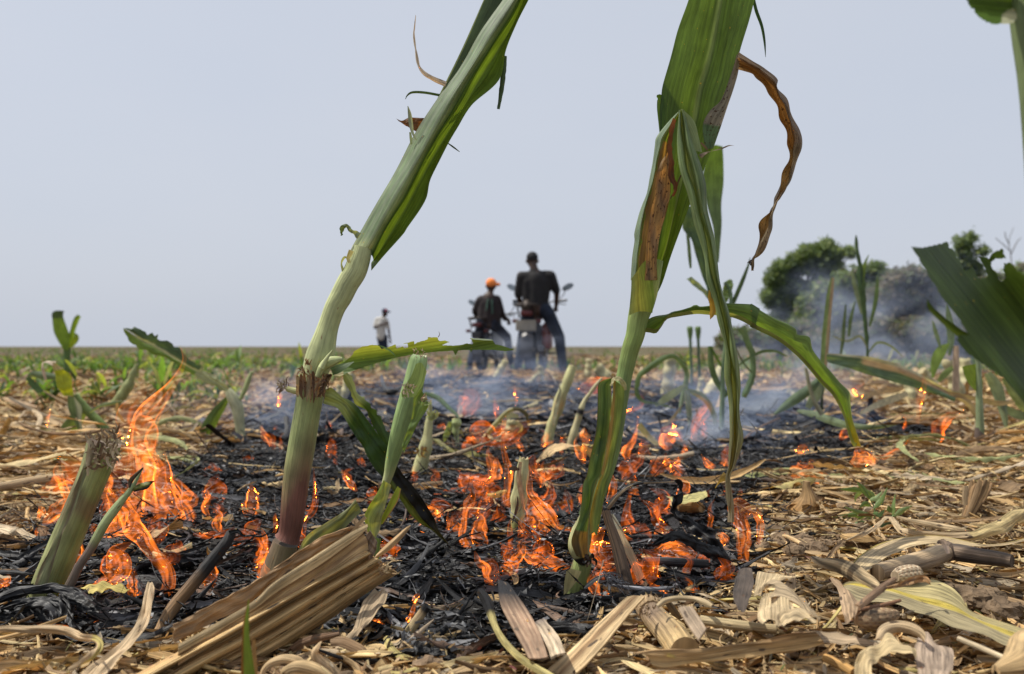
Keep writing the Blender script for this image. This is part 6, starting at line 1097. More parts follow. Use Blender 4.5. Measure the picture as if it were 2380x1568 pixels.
# ================================================================== people
M_skin = plain_mat("skin", (.05, .028, .02), .55); M_shirt = plain_mat("dark_shirt", (.014, .013, .014), .85, var=.35, scale=8); M_jean = plain_mat("blue_jeans", (.012, .019, .036), .85, var=.3, scale=9)
M_white = plain_mat("white_shirt", (.50, .48, .44), .85, var=.1, scale=8); M_orange = plain_mat("orange_cloth", (.85, .24, .05), .8, var=.1); M_navy = plain_mat("navy_cap", (.02, .025, .06), .8)
M_black = plain_mat("black_cloth", (.010, .010, .012), .8); M_brownsh = plain_mat("brown_shirt", (.028, .021, .022), .85, var=.3, scale=8); M_green = plain_mat("green_strap", (.05, .11, .08), .8); M_redcap = plain_mat("red_badge", (.45, .04, .05), .8)
def caps(mb, p0, r0, p1, r1, fx=1.0, K=14, N=8):
    """tapered capsule, optionally wider in x by fx"""
    p0, p1 = Vector(p0), Vector(p1); ax = (p1 - p0); L_ = ax.length or 1e-4; ax = ax / L_
    s = ax.cross(Vector((0, 1, 0.01))).normalized(); n = ax.cross(s).normalized(); rows = []
    prof = [(-math.cos(a) * r0, math.sin(a) * r0) for a in np.linspace(.01, math.pi / 2, N // 2)] + [(L_ + math.sin(a) * r1, math.cos(a) * r1) for a in np.linspace(0, math.pi / 2 - .01, N // 2)]
    for z, r in prof:
        rows.append([[*(p0 + ax * z + (s * math.cos(a) + n * math.sin(a)) * r)] for a in [2 * math.pi * k / K for k in range(K)]])
    rows = np.array(rows)
    if fx != 1.0:
        c = np.array((p0 + p1) / 2)[0]; rows[:, :, 0] = c + (rows[:, :, 0] - c) * fx
    mb.grid(rows, np.zeros((len(prof), K, 2)), (1, 1, 1), closed=True)
def blob(parts, name, mat, parent, voxel=.016, smooth=4):
    mb = MB()
    for p in parts: caps(mb, *p)
    off = parent.location
    o = bpy.data.objects.new(name, mb.mesh(name, off)); COL.objects.link(o)
    # fill the open capsule poles, then fuse everything into one continuous skin
    import bmesh
    bm = bmesh.new(); bm.from_mesh(o.data); bmesh.ops.holes_fill(bm, edges=[e for e in bm.edges if e.is_boundary], sides=0); bmesh.ops.recalc_face_normals(bm, faces=bm.faces); bm.to_mesh(o.data); bm.free()
    r = o.modifiers.new("r", 'REMESH'); r.mode = 'VOXEL'; r.voxel_size = voxel
    s = o.modifiers.new("s", 'SMOOTH'); s.iterations = smooth; s.factor = .5
    me = bpy.data.meshes.new_from_object(o.evaluated_get(bpy.context.evaluated_depsgraph_get())); o.modifiers.clear(); o.data = me
    me.materials.clear(); me.materials.append(mat); me.polygons.foreach_set("use_smooth", [True] * len(me.polygons)); o.parent = parent; o.name = name
    return o
def PK(d0):
    return lambda x, y, dy=0: P(CXk(x), CYk(y), d0 + dy)
CXk = lambda x: (x / 2.9033 + 1780) * .5811
CYk = lambda y: (y / 2.9033 + 980) * .5811
def hand(q, p, r=.022, dirn=(0, .06, -.05), side=1):
    """palm plus five bent fingers closing forward/down"""
    p = Vector(p); dv = Vector(dirn); out = [(p, r * 1.25, p + dv * .7, r * 1.1)]
    for k in range(4):
        b = p + dv * .7 + Vector(((k - 1.5) * .018, 0, 0)); m = b + Vector((0, .025, -.012)); e = m + Vector((0, -.004 - .002 * k, -.026)); out += [(b, .0095, m, .009), (m, .009, e, .0075)]
    t = p + Vector((side * .028, .01, 0)); out += [(t, .011, t + Vector((side * -.004, .035, -.02)), .009)]
    return out
# --- man standing astride the right-hand motorcycle
d0 = 10.9; k = PK(d0)
T = thing("person", "man in a dark short sleeved shirt and jeans seen from behind, astride a motorcycle", "person", P(CXk(1120), 869, d0))
head = k(1013, 172, .02)
wl, wr = k(905, 730, .45), k(1290, 720, .5)
blob([(head + Vector((0, 0, .012)), .080, head + Vector((0, .01, -.045)), .068), (head + Vector((.0, .085, -.05)), .012, head + Vector((0, .095, -.03)), .01), (head + Vector((.082, .0, -.02)), .016, head + Vector((.083, 0, -.035)), .012), (head + Vector((-.082, .0, -.02)), .016, head + Vector((-.083, 0, -.035)), .012),
      (k(1020, 230), .055, k(1045, 330, -.02), .06), (k(1050, 360), .10, k(1055, 640), .11), (k(845, 590, .08), .042, wl, .028), (k(1298, 555, .08), .042, wr, .03), (k(880, 360), .06, k(845, 590, .08), .045), (k(1230, 350), .06, k(1298, 555, .08), .045),
      (k(1055, 640), .12, k(1055, 740), .12), (k(980, 760), .08, k(900, 1090, .1), .06), (k(900, 1090, .1), .058, k(850, 1440, 0), .04), (k(1200, 780), .08, k(1330, 1080, .1), .06), (k(1330, 1080, .1), .058, k(1365, 1440), .04)] + hand(0, wl) + hand(0, wr, side=-1), "body", M_skin, T, .013)
blob([(k(1035, 300, -.01), .065, k(1045, 350, -.01), .09), (k(900, 375), .078, k(1210, 365), .082), (k(960, 430), .10, k(970, 640), .085), (k(1150, 430), .10, k(1140, 640), .085), (k(1055, 400), .13, k(1055, 690), .125), (k(890, 370), .075, k(850, 570, .06), .060), (k(1225, 365), .078, k(1290, 530, .06), .062), (k(975, 700), .085, k(1140, 700), .085)], "shirt", M_shirt, T, .016)
blob([(k(985, 740), .105, k(1150, 740), .105), (k(970, 780), .10, k(905, 1080, .1), .078), (k(905, 1080, .1), .078, k(845, 1410), .062), (k(1190, 790), .10, k(1325, 1070, .1), .08), (k(1325, 1070, .1), .08, k(1368, 1410), .065)], "jeans", M_jean, T, .018)
blob([(k(845, 1455, .02), .045, k(845, 1465, .16), .035), (k(1370, 1455, .02), .045, k(1370, 1465, .16), .035)], "shoes", M_black, T, .014)
blob([(head + Vector((0, -.005, .028)), .084, head + Vector((0, .02, .035)), .080), (head + Vector((0, .07, .03)), .035, head + Vector((0, .13, .02)), .03)], "cap", M_black, T, .012, 2)
# --- boy with an orange cap
d0 = 12.3; k = PK(d0)
T = thing("person", "boy in an orange cap and dark shirt seen from behind, sitting on the left motorcycle", "person", P(CXk(520), 868, d0))
head = k(532, 470)
wl, wr = k(385, 870, .4), k(742, 880, .45)
blob([(head + Vector((0, 0, .01)), .076, head + Vector((0, .01, -.045)), .062), (head + Vector((.02, .085, -.04)), .011, head + Vector((.02, .09, -.02)), .01), (head + Vector((.076, .0, -.02)), .014, head + Vector((.077, 0, -.035)), .012), (head + Vector((-.076, .0, -.02)), .014, head + Vector((-.077, 0, -.035)), .012),
      (k(532, 530), .045, k(515, 600), .05), (k(510, 620), .10, k(500, 860), .10), (k(400, 640), .05, k(345, 770, .08), .04), (k(345, 770, .08), .038, wl, .026), (k(610, 640), .05, k(665, 810, .1), .04), (k(665, 810, .1), .038, wr, .026),
      (k(500, 860), .11, k(510, 900), .11), (k(560, 920), .075, k(720, 1070, .3), .055), (k(720, 1070, .3), .05, k(760, 1380, .2), .04), (k(430, 920), .075, k(345, 1180, .25), .055), (k(345, 1180, .25), .05, k(290, 1400, .15), .04)] + hand(0, wl) + hand(0, wr, side=-1), "body", M_skin, T, .013)
blob([(k(520, 590), .055, k(510, 620), .08), (k(420, 640), .072, k(600, 635), .072), (k(450, 680), .09, k(440, 870), .085), (k(570, 680), .09, k(580, 870), .085), (k(510, 650), .11, k(505, 880), .12), (k(400, 650), .065, k(348, 770, .08), .055), (k(348, 770, .08), .052, k(375, 840, .25), .045), (k(612, 650), .065, k(662, 810, .1), .055), (k(662, 810, .1), .052, k(700, 860, .3), .045)], "shirt", M_brownsh, T, .016)
blob([(k(430, 900), .10, k(560, 900), .10), (k(560, 920), .09, k(720, 1070, .3), .072), (k(720, 1070, .3), .068, k(765, 1350, .2), .055), (k(430, 930), .09, k(345, 1180, .25), .068), (k(345, 1180, .25), .068, k(290, 1370, .15), .055)], "jeans", M_jean, T, .018)
blob([(k(288, 1440, .14), .042, k(286, 1450, .28), .034), (k(765, 1440, .2), .042, k(768, 1450, .34), .034)], "shoes", M_black, T, .014)
blob([(head + Vector((0, -.005, .03)), .082, head + Vector((.01, .02, .035)), .078), (head + Vector((.06, .03, .02)), .030, head + Vector((.125, .05, .015)), .028)], "cap", M_orange, T, .012, 2)
blob([(k(500, 630, -.14), .012, k(480, 760, -.16), .012), (k(545, 640, -.14), .012, k(550, 800, -.16), .012)], "strap", M_green, T, .008, 1)
# --- far man in white
d0 = 22.8
CJx = lambda x: (x / 2.38 + 1400) * .5811
CJy = lambda y: (y / 2.38 + 980) * .5811
k = lambda x, y, dy=0: P(CJx(x), CJy(y), d0 + dy)
T = thing("person", "distant man in a white shirt and dark cap standing in the field", "person", P(CJx(335), 850, d0))
head = k(328, 650)
blob([(head + Vector((0, 0, .03)), .078, head + Vector((.02, 0, -.04)), .066), (head + Vector((.085, 0, -.02)), .014, head + Vector((.095, 0, -.03)), .012), (k(322, 680), .05, k(305, 720), .06), (k(300, 740), .10, k(300, 860), .11), (k(245, 740), .05, k(235, 790, -.05), .04), (k(235, 790, -.05), .038, k(345, 745, -.18), .028), (k(355, 740), .045, k(372, 840), .038), (k(372, 840), .035, k(383, 915), .028),
      (k(285, 880), .09, k(300, 1010), .065), (k(300, 1010), .06, k(318, 1150), .04), (k(330, 880), .09, k(335, 1010), .065), (k(335, 1010), .06, k(348, 1150), .04)] + hand(0, k(345, 745, -.18), dirn=(.06, 0, .01)) + hand(0, k(383, 915), dirn=(0, 0, -.07)), "body", M_skin, T, .014)
blob([(k(305, 700), .07, k(300, 730), .10), (k(265, 715), .085, k(335, 715), .08), (k(290, 750), .13, k(300, 880), .135), (k(252, 730), .07, k(240, 775, -.04), .062), (k(350, 730), .062, k(364, 790), .055)], "shirt", M_white, T, .018)
blob([(k(285, 880), .105, k(325, 880), .105), (k(290, 900), .10, k(302, 1010), .08), (k(302, 1010), .078, k(318, 1140), .06), (k(325, 900), .10, k(336, 1010), .08), (k(336, 1010), .078, k(348, 1140), .06)], "jeans", M_jean, T, .018)
blob([(head + Vector((0, 0, .055)), .082, head + Vector((.02, 0, .055)), .08), (head + Vector((.07, 0, .045)), .028, head + Vector((.16, 0, .03)), .022)], "cap", M_navy, T, .012, 2)
blob([(head + Vector((.045, -.06, .075)), .03, head + Vector((.06, -.05, .075)), .028)], "cap_badge", M_redcap, T, .01, 1)

# ================================================================== motorcycles
M_metal = plain_mat("dark_metal", (.08, .08, .085), .35, .8); M_rub = plain_mat("rubber", (.02, .02, .02), .8); M_paint = plain_mat("black_paint", (.03, .03, .035), .3); M_redp = plain_mat("red_orange_paint", (.20, .04, .02), .4)
M_plate = plain_mat("dusty_plate", (.22, .20, .16), .6, var=.15, scale=20); M_lamp = plain_mat("tail_lamp", (.08, .012, .012), .3); M_mir = plain_mat("mirror_glass", (.25, .28, .3), .3, .9); M_rack = plain_mat("rack", (.05, .04, .035), .5, .5)
def lp(mb, name, mat, parent, smooth=True):
    o = bpy.data.objects.new(name, mb.mesh(name, None, smooth)); COL.objects.link(o); o.data.materials.append(mat); o.parent = parent; return o
def ltube(mb, pts, K=10, N=None, rf=None):
    A = resample(np.array(pts, float), N or max(8, len(pts) * 4), len(pts) > 2); tube3(mb, A, (1, 1, 1), K=K, var=0, rf=rf)
def lbox(mb, c, s, bev=.15):
    rows = []; x, y, z = c
    for (k_, zz) in ((1 - bev, -1), (1, -1 + bev * 2), (1, 1 - bev * 2), (1 - bev, 1)):
        rows.append([(x + s[0] / 2 * k_ * a, y + s[1] / 2 * k_ * b, z + s[2] / 2 * zz) for a, b in ((-1, -.8), (-.8, -1), (.8, -1), (1, -.8), (1, .8), (.8, 1), (-.8, 1), (-1, .8))])
    mb.grid(np.array(rows), np.zeros((4, 8, 2)), (1, 1, 1), closed=True); mb.fan(rows[-1], (1, 1, 1)); mb.fan(rows[0][::-1], (1, 1, 1))
def torus(mb, cx, cz, Rr, r, K=10, N=40, y=0):
    rows = np.array([[(cx + (Rr + r * math.cos(b)) * math.cos(a), y + r * 1.1 * math.sin(b), cz + (Rr + r * math.cos(b)) * math.sin(a)) for b in np.linspace(0, 2 * math.pi, K, endpoint=False)] for a in np.linspace(0, 2 * math.pi, N)])
    mb.grid(rows, np.zeros((N, K, 2)), (1, 1, 1), closed=True)
def motorcycle(label, loc, yaw, sc, side_mat, big):
    t = thing("motorcycle", label, "motorcycle", loc); t.rotation_euler = (0, 0, yaw); t.scale = (sc, sc, sc)
    for nm, cx in (("rear_wheel", 0), ("front_wheel", 1.28)):
        mb = MB(); torus(mb, cx, .30, .255, .048 if cx == 0 else .04); w = lp(mb, nm, M_rub, t)
        mb = MB(); torus(mb, cx, .30, .20, .014); 
        for q in range(18): a = q * math.pi / 9; ltube(mb, [(cx, .03 * (-1) ** q, .30, .0025), (cx + .2 * math.cos(a), 0, .30 + .2 * math.sin(a), .0025)], 5, 2)
        ltube(mb, [(cx, -.07, .30, .04), (cx, .07, .30, .04)], 14, 3); lp(mb, "rim", M_metal, w)
    mb = MB(); rows = np.array([[(0 - .345 * math.cos(a) * 1, yy, .30 + .345 * math.sin(a) + (0 if abs(yy) < .06 else -.02)) for yy in (-.085, -.06, -.02, .02, .06, .085)] for a in np.linspace(-.25, 1.9, 18)]); mb.grid(rows, np.zeros((18, 6, 2)), (1, 1, 1)); lp(mb, "rear_fender", M_paint, t)
    mb = MB(); rows = np.array([[(1.28 - .34 * math.cos(a), yy, .30 + .34 * math.sin(a)) for yy in (-.06, -.02, .02, .06)] for a in np.linspace(.3, 2.2, 16)]); mb.grid(rows, np.zeros((16, 4, 2)), (1, 1, 1)); lp(mb, "front_fender", M_paint, t)
    mb = MB(); ltube(mb, [(-.28, 0, .80, .05), (-.15, 0, .83, .10), (.1, 0, .82, .13), (.4, 0, .80, .12), (.55, 0, .80, .07)], 16, rf=lambda t_, a: 1 - .45 * abs(math.sin(a))); lp(mb, "seat", M_rub, t)
    mb = MB(); ltube(mb, [(.50, 0, .82, .06), (.60, 0, .86, .14), (.78, 0, .90, .16), (.92, 0, .88, .09)], 16, rf=lambda t_, a: 1 - .15 * abs(math.sin(a))); lp(mb, "fuel_tank", M_paint, t)
    mb = MB(); ltube(mb, [(.9, 0, .88, .03), (.55, 0, .42, .03), (.25, 0, .36, .03), (.3, 0, .74, .025), (-.3, 0, .80, .02)], 8); ltube(mb, [(.3, .05, .35, .025), (0, .08, .30, .022)], 8); ltube(mb, [(.3, -.05, .35, .025), (0, -.08, .30, .022)], 8); lp(mb, "frame", M_metal, t)
    mb = MB(); lbox(mb, (.5, 0, .40), (.34, .30, .26)); ltube(mb, [(.55, 0, .48, .09), (.72, 0, .62, .09)], 12, 4); lp(mb, "engine", M_metal, t)
    mb = MB(); ltube(mb, [(.68, -.1, .45, .02), (.6, -.14, .25, .02), (.2, -.16, .25, .03), (-.1, -.18, .30, .05), (-.35, -.19, .35, .05)], 12); lp(mb, "exhaust", M_metal, t)
    for s in (-1, 1):
        mb = MB(); ltube(mb, [(0, s * .10, .32, .028), (.02, s * .10, .5, .032), (.05, s * .10, .74, .022)], 10); lp(mb, "shock_absorber", M_metal, t)
        mb = MB(); ltube(mb, [(1.28, s * .08, .30, .022), (1.0, s * .08, .98, .024)], 10, 6); lp(mb, "fork_leg", M_metal, t)
        mb = MB(); ltube(mb, [(.96, s * .28, 1.04, .007), (.93, s * .36, 1.14, .007), (.94, s * .37, 1.20, .007)], 6); mr_ = lp(mb, "mirror_arm", M_rub, t)
        mb = MB(); rows = np.array([[(.94 + .012 * q, s * .41 + (.082 + .004 * q) * math.cos(a) * (.5 if q == 2 else 1), 1.235 + (.048) * math.sin(a) * (.5 if q == 2 else 1) + s * .03 * math.cos(a)) for a in np.linspace(0, 2 * math.pi, 16, endpoint=False)] for q in (0, 1, 2)]); mb.grid(rows, np.zeros((3, 16, 2)), (1, 1, 1), closed=True); mb.fan(rows[0][::-1], (1, 1, 1)); mm = lp(mb, "mirror", M_mir, t)
        mb = MB(); ltube(mb, [(.97, s * .24, 1.02, .016), (.92, s * .40, 1.04, .017)], 10, 4); lp(mb, "grip", M_rub, t)
        mb = MB(); ltube(mb, [(.98, s * .24, 1.00, .008), (1.0, s * .38, .98, .006)], 6, 4); lp(mb, "brake_lever", M_metal, t)
        mb = MB(); lbox(mb, (-.30, s * .15, .70), (.05, .08, .05)); lp(mb, "indicator", M_lamp, t)
        mb = MB(); ltube(mb, [(.35, s * .18, .27, .012), (.35, s * .30, .27, .014)], 8, 3); lp(mb, "foot_peg", M_rub, t)
        mb = MB(); rows = np.array([[(x, s * (.15 + .02 * math.sin(x * 3)), z) for z in (zl, (zl + zh) / 2, zh)] for x, zl, zh in ((.18, .50, .66), (.35, .38, .72), (.6, .34, .74), (.85, .42, .76), (1.02, .6, .78))]); mb.grid(rows, np.zeros((5, 3, 2)), (1, 1, 1)); mb.grid(rows + np.array([0, -s * .012, 0]), np.zeros((5, 3, 2)), (1, 1, 1)); lp(mb, "side_fairing", side_mat, t)
    mb = MB(); ltube(mb, [(.92, -.38, 1.04, .012), (1.0, -.18, 1.03, .012), (1.02, 0, .98, .013), (1.0, .18, 1.03, .012), (.92, .38, 1.04, .012)], 8); lp(mb, "handlebar", M_metal, t)
    mb = MB(); ltube(mb, [(1.0, 0, .90, .07), (1.10, 0, .90, .085), (1.15, 0, .90, .075)], 16); lp(mb, "headlight", M_mir, t)
    mb = MB(); lbox(mb, (-.33, 0, .80), (.06, .16, .07)); lp(mb, "tail_light", M_lamp, t)
    mb = MB(); lbox(mb, (-.38, 0, .64), (.012, .27 if big else .16, .14 if big else .10), .06); lp(mb, "number_plate", M_plate if big else M_paint, t)
    mb = MB()
    for y_ in ((-.12, -.06, 0, .06, .12)): ltube(mb, [(-.10, y_, .90, .011), (-.36, y_, .90, .011)], 6, 3)
    ltube(mb, [(-.1, -.13, .90, .013), (-.36, -.14, .91, .013), (-.40, 0, .92, .013), (-.36, .14, .91, .013), (-.1, .13, .90, .013)], 8); ltube(mb, [(-.36, -.12, .90, .012), (-.30, -.1, .74, .012)], 6, 3); ltube(mb, [(-.36, .12, .90, .012), (-.30, .1, .74, .012)], 6, 3); lp(mb, "luggage_rack", M_rack, t)
    if big:
        mb = MB(); ltube(mb, [(-.36, 0, .86, .05), (-.25, 0, .88, .12), (0, 0, .86, .15), (.15, 0, .82, .11)], 16, rf=lambda t_, a: 1 - .25 * abs(math.sin(a))); lp(mb, "tail_cowl", M_rack, t)
        mb = MB(); lbox(mb, (.10, -.22, .50), (.30, .12, .34)); lp(mb, "side_bag", M_redp, t)
    return t
gz = lambda x, y: H(x, y)
bx, by = P(CXk(990), 800, 11.1).x, 11.1
motorcycle("motorcycle with a pale number plate and orange side, under the standing man", (bx, by, gz(bx, by)), math.radians(90 - 10), 1.03, M_redp, True)
bx, by = P(CXk(430), 800, 12.6).x, 12.5
motorcycle("smaller dark motorcycle seen from behind under the boy in the orange cap", (bx, by, gz(bx, by)), math.radians(90 - 12), .93, M_paint, False)

# ================================================================== trees and bushes
M_tree = plant_mat("tree_leaf", .55, .35, (3, 6), .2, 0, tcol=(1.2, 1.3, .5), spec=.25); M_bark = plain_mat("bark", (.10, .08, .06), .9)
def foliage(mb, lumps, d, n, leaf, cols, spread=1.0, seed=0, hollow=.45, dv=1.6, gap=-.22, gf=1.1):
    rr = random.Random(seed); V = []; Fc = []; C = []; UV = []
    areas = [q[2] ** 2 for q in lumps]
    for _ in range(n):
        x, y, r = rr.choices(lumps, areas)[0]
        while True:
            a, b, c = rr.uniform(-1, 1), rr.uniform(-1, 1), rr.uniform(-1, 1); q = math.sqrt(a * a + b * b + c * c)
            if hollow < q < 1: break
        px = (x + a * r, y + b * r * .9); v3 = P((px[0] / 1.96 + 2900) * .5811, (px[1] / 1.96 + 800) * .5811, d + c * dv)
        if noise.noise(Vector((v3.x * gf, v3.y * .35, v3.z * gf + seed))) < gap and rr.random() < .93: continue
        v3.z = max(v3.z, -.25 + .05)
        col = rr.choice(cols); kk = rr.uniform(.7, 1.3); col = [z * kk for z in col]
        for _2 in range(2):
            s = leaf * rr.uniform(.5, 1.3); e1 = Vector([rr.gauss(0, 1) for _ in range(3)]).normalized(); e2 = e1.orthogonal().normalized(); o_ = Vector([rr.gauss(0, leaf * .8) for _ in range(3)])
            n0 = len(V); V += [v3 + o_ - e1 * s, v3 + o_ + e2 * s * .45, v3 + o_ + e1 * s, v3 + o_ - e2 * s * .45]; Fc.append([n0, n0 + 1, n0 + 2, n0 + 3]); C += [col] * 4; UV += [(0, 0), (0, 1), (1, 1), (1, 0)]
    mb.add([tuple(v) for v in V], Fc, UV, C)
def tree(name, label, cat, d, lumps, n, leaf, cols, trunk, seed, **kw):
    g = P((lumps[0][0] / 1.96 + 2900) * .5811, 831, d); g.z = H0(g.y); t = thing(name, label, cat, g)
    mb = MB(); foliage(mb, lumps, d, n, leaf, cols, seed=seed, **kw); mb.build("crown", M_tree, t, smooth=False)
    mb = MB(); hub = (lumps[0][0], trunk)
    def br(p0, p1, r0, r1):
        A = [P((x / 1.96 + 2900) * .5811, (y / 1.96 + 800) * .5811, d) for x, y in (p0, ((p0[0] * .5 + p1[0] * .5) + R.uniform(-12, 12), (p0[1] * .5 + p1[1] * .5)), p1)]
        tube3(mb, resample(np.array([(*a, r) for a, r in zip(A, (r0, (r0 + r1) / 2, r1))]), 8), (.1, .08, .06), K=7, var=0)
    br((hub[0], 1250), hub, .16, .13)
    for x, y, r in lumps: br(hub, (x, y), .07, .015)
    mb.build("trunk", M_bark, t); return t
TG = [(.12, .17, .05), (.09, .13, .045), (.17, .21, .06), (.06, .09, .04)]
TB = [(.12, .10, .075), (.09, .11, .055), (.17, .14, .10), (.07, .07, .055)]
tree("large_tree", "tall rounded green tree, the highest crown on the right horizon", "tree", 40, [(660, 470, 100), (640, 420, 70), (790, 360, 62), (850, 430, 72), (740, 430, 90), (560, 500, 90), (440, 540, 70), (390, 620, 80), (440, 700, 90), (345, 760, 62), (410, 830, 80), (500, 800, 70), (760, 520, 70), (870, 540, 64), (650, 560, 60), (470, 620, 70), (400, 930, 70), (980, 410, 40), (600, 760, 80), (700, 700, 80), (560, 880, 90), (560, 700, 90), (540, 800, 90), (760, 640, 80), (480, 900, 80), (420, 960, 80), (700, 880, 90)], 34000, .115, TG, 1000, 1, dv=1.2, gap=-.20, gf=1.25, hollow=.15)
tree("bushy_tree", "broad lower green tree growing in front of the tall rounded tree", "tree", 34, [(900, 780, 110), (780, 720, 80), (680, 820, 90), (820, 900, 110), (960, 650, 90), (1080, 600, 80), (1180, 560, 62), (1220, 600, 50), (1100, 720, 110), (1000, 850, 120), (640, 930, 90), (720, 1020, 90), (900, 1020, 110), (1280, 680, 90), (1340, 720, 90), (1180, 880, 120), (600, 1000, 90)], 22000, .14, TG + TB[:1], 1100, 2, hollow=.2, gap=-.15, gf=1.2)
tree("dry_bush", "tall brownish bush left of the ragged near leaf, half veiled by smoke", "bush", 30, [(1450, 760, 120), (1350, 640, 80), (1470, 600, 70), (1560, 640, 80), (1300, 740, 100), (1600, 780, 110), (1350, 900, 130), (1550, 920, 140), (1250, 930, 120), (1640, 900, 110), (1200, 800, 100), (1700, 700, 90), (1750, 820, 110)], 22000, .13, TB, 1100, 3, hollow=.2)
tree("low_bush", "low brown green bush at the foot of the smoke between tree and near leaf", "bush", 27, [(1300, 1080, 130), (1100, 1080, 120), (1480, 1070, 130), (950, 1120, 90), (1640, 1080, 120), (1750, 1000, 120), (1200, 1000, 90), (1850, 1060, 130), (700, 1130, 90), (850, 1140, 90)], 16000, .12, TB + [(.06, .08, .03)], 1180, 4, hollow=.1)
tree("low_bush", "low dark bush left of the trees behind the hanging strip", "bush", 31, [(420, 1040, 80), (300, 1080, 70), (180, 1060, 50), (80, 1080, 60), (540, 1080, 90), (660, 1110, 90), (0, 1100, 50), (600, 1010, 60)], 6000, .13, TB + TG[:2], 1180, 5, hollow=.1)
tree("slender_tree", "slim tree top showing above the notches of the ragged near leaf", "tree", 36, [(1880, 420, 50), (1850, 340, 38), (1925, 300, 34), (1890, 500, 56), (2020, 400, 28), (1860, 600, 70), (1960, 560, 60)], 3600, .13, TG, 900, 6, dv=.8)
tree("hedge_tree", "dark hedge tree behind the ragged leaf at the right edge", "tree", 32, [(2100, 700, 120), (1980, 760, 110), (2200, 620, 90), (2330, 600, 90), (2150, 900, 150), (1950, 950, 140), (2350, 850, 160), (1850, 850, 120), (2500, 750, 160), (2100, 1080, 140), (1900, 1100, 130), (2350, 1100, 160), (1850, 680, 70), (1750, 640, 50)], 22000, .14, TG + TB, 1150, 7, hollow=.2)
T = thing("bare_sapling", "thin bare twigs rising above the hedge at the right edge", "tree", (P(2345, 831, 30).x, 30, H0(30))); mb = MB()
for pts in ([(2250, 560), (2240, 430), (2225, 320), (2265, 215)], [(2235, 400), (2180, 350), (2120, 300)], [(2228, 350), (2200, 290), (2195, 250)], [(2240, 430), (2290, 330), (2320, 300)]):
    A = [P((x / 1.96 + 2900) * .5811, (y / 1.96 + 800) * .5811, 30) for x, y in pts]; tube3(mb, resample(np.array([(*a, .02 - .004 * i) for i, a in enumerate(A)]), 10), (.1, .1, .1), K=5, var=0)
mb.build("twigs", M_bark, T)

# ================================================================== flames
m, n = new_mat("flame"); em = nd(n, "ShaderNodeEmission"); em.inputs[0].default_value = (1.0, .21, .022, 1); em.inputs[1].default_value = 250
o = nd(n, "ShaderNodeOutputMaterial"); n.links.new(em.outputs[0], o.inputs['Volume']); M_flame = m; FL_TH = .0021
m, n = new_mat("flame_dim"); em = nd(n, "ShaderNodeEmission"); em.inputs[0].default_value = (1.0, .17, .012, 1); em.inputs[1].default_value = 130
o = nd(n, "ShaderNodeOutputMaterial"); n.links.new(em.outputs[0], o.inputs['Volume']); M_flame2 = m
def flame(mb, pts, d, seed, th=FL_TH, N=54, K=30, wob=.34):
    """thin folded sheet of burning gas: a closed skin round an emitting volume, brightest where the sheet is seen edge on"""
    rr = random.Random(seed); ph = [rr.uniform(0, 6.3) for _ in range(6)]; ctr = []
    for p in pts:
        dv = dval(d, p[0], p[1]); c = P(p[0], p[1], dv); ctr.append((c.x, c.y, c.z, p[2] / F * dv))
    A = resample(ctr, N); T_ = np.gradient(A[:, :3], axis=0); T_ /= np.linalg.norm(T_, axis=1, keepdims=True) + 1e-9
    Fr, Bk = np.zeros((N, K, 3)), np.zeros((N, K, 3)); yv = np.array([0, 1.0, 0]); sc = d if not callable(d) else 1.0
    Cc = np.zeros((N, K, 3)); Hh = np.zeros((N, K, 1))
    for i in range(N):
        t = i / (N - 1); s_ = np.cross(T_[i], yv); s_ /= np.linalg.norm(s_) + 1e-9; w = A[i, 3] * .5
        q = 1.35 + .75 * math.sin(ph[0] + 4 * t)
        for j in range(K):
            s = -1 + 2 * j / (K - 1); nz = noise.noise(Vector((s * 1.8 + seed, t * 4, 3.3))) + .5 * noise.noise(Vector((s * 6 + seed, t * 5, 1.3)))
            xx = w * (math.sin(q * s) / math.sin(min(q, 1.57)) + wob * noise.noise(Vector((s * 2.2, t * 5 + seed, 8))) + .22 * noise.noise(Vector((s * 3.1, t * 12 + seed, 4))))
            yy = w * (.75 * math.cos(q * s * 1.2 + ph[1]) + .30 * math.sin(3.4 * s + ph[2] + 5 * t))
            Cc[i, j] = A[i, :3] + s_ * xx + yv * yy
            end = min(1, t * 5) * min(1, (1 - t) * 2.2) ** 1.3
            Hh[i, j] = th * sc ** .4 * (.16 + 1.5 * max(0, nz + .30)) * max(.12, .75 + 1.9 * noise.noise(Vector((s * 7.5 + seed, t * 2.2, 6.6)))) * end * (1 - abs(s) ** 4) + 1.6e-4 * sc ** .5
    nr = np.cross(np.gradient(Cc, axis=0), np.gradient(Cc, axis=1)); nr /= np.linalg.norm(nr, axis=2, keepdims=True) + 1e-12
    Fr, Bk = Cc - nr * Hh / 2, Cc + nr * Hh / 2
    ring = np.concatenate([Fr, Bk[:, ::-1]], 1); mb.grid(ring, ring[:, :, :2], (1, 1, 1), closed=True)
    mb.fan(ring[-1], (1, 1, 1)); mb.fan(ring[0][::-1], (1, 1, 1))
    V = np.vstack(mb.v); V0 = V.mean(0); vol = 0
    for q in mb.f:
        a, b, c, e = (V[q[:, z]] - V0 for z in range(4)); vol += np.einsum('ij,ij->i', a, np.cross(b, c)).sum() + np.einsum('ij,ij->i', a, np.cross(c, e)).sum()
    if vol < 0: mb.f = [q[:, [0, 3, 2, 1]] if (q[:, 2] != q[:, 3]).all() else q[:, [1, 0, 2, 2]] for q in mb.f]
FG = "flames licking over the burning straw"
fcount = [0]
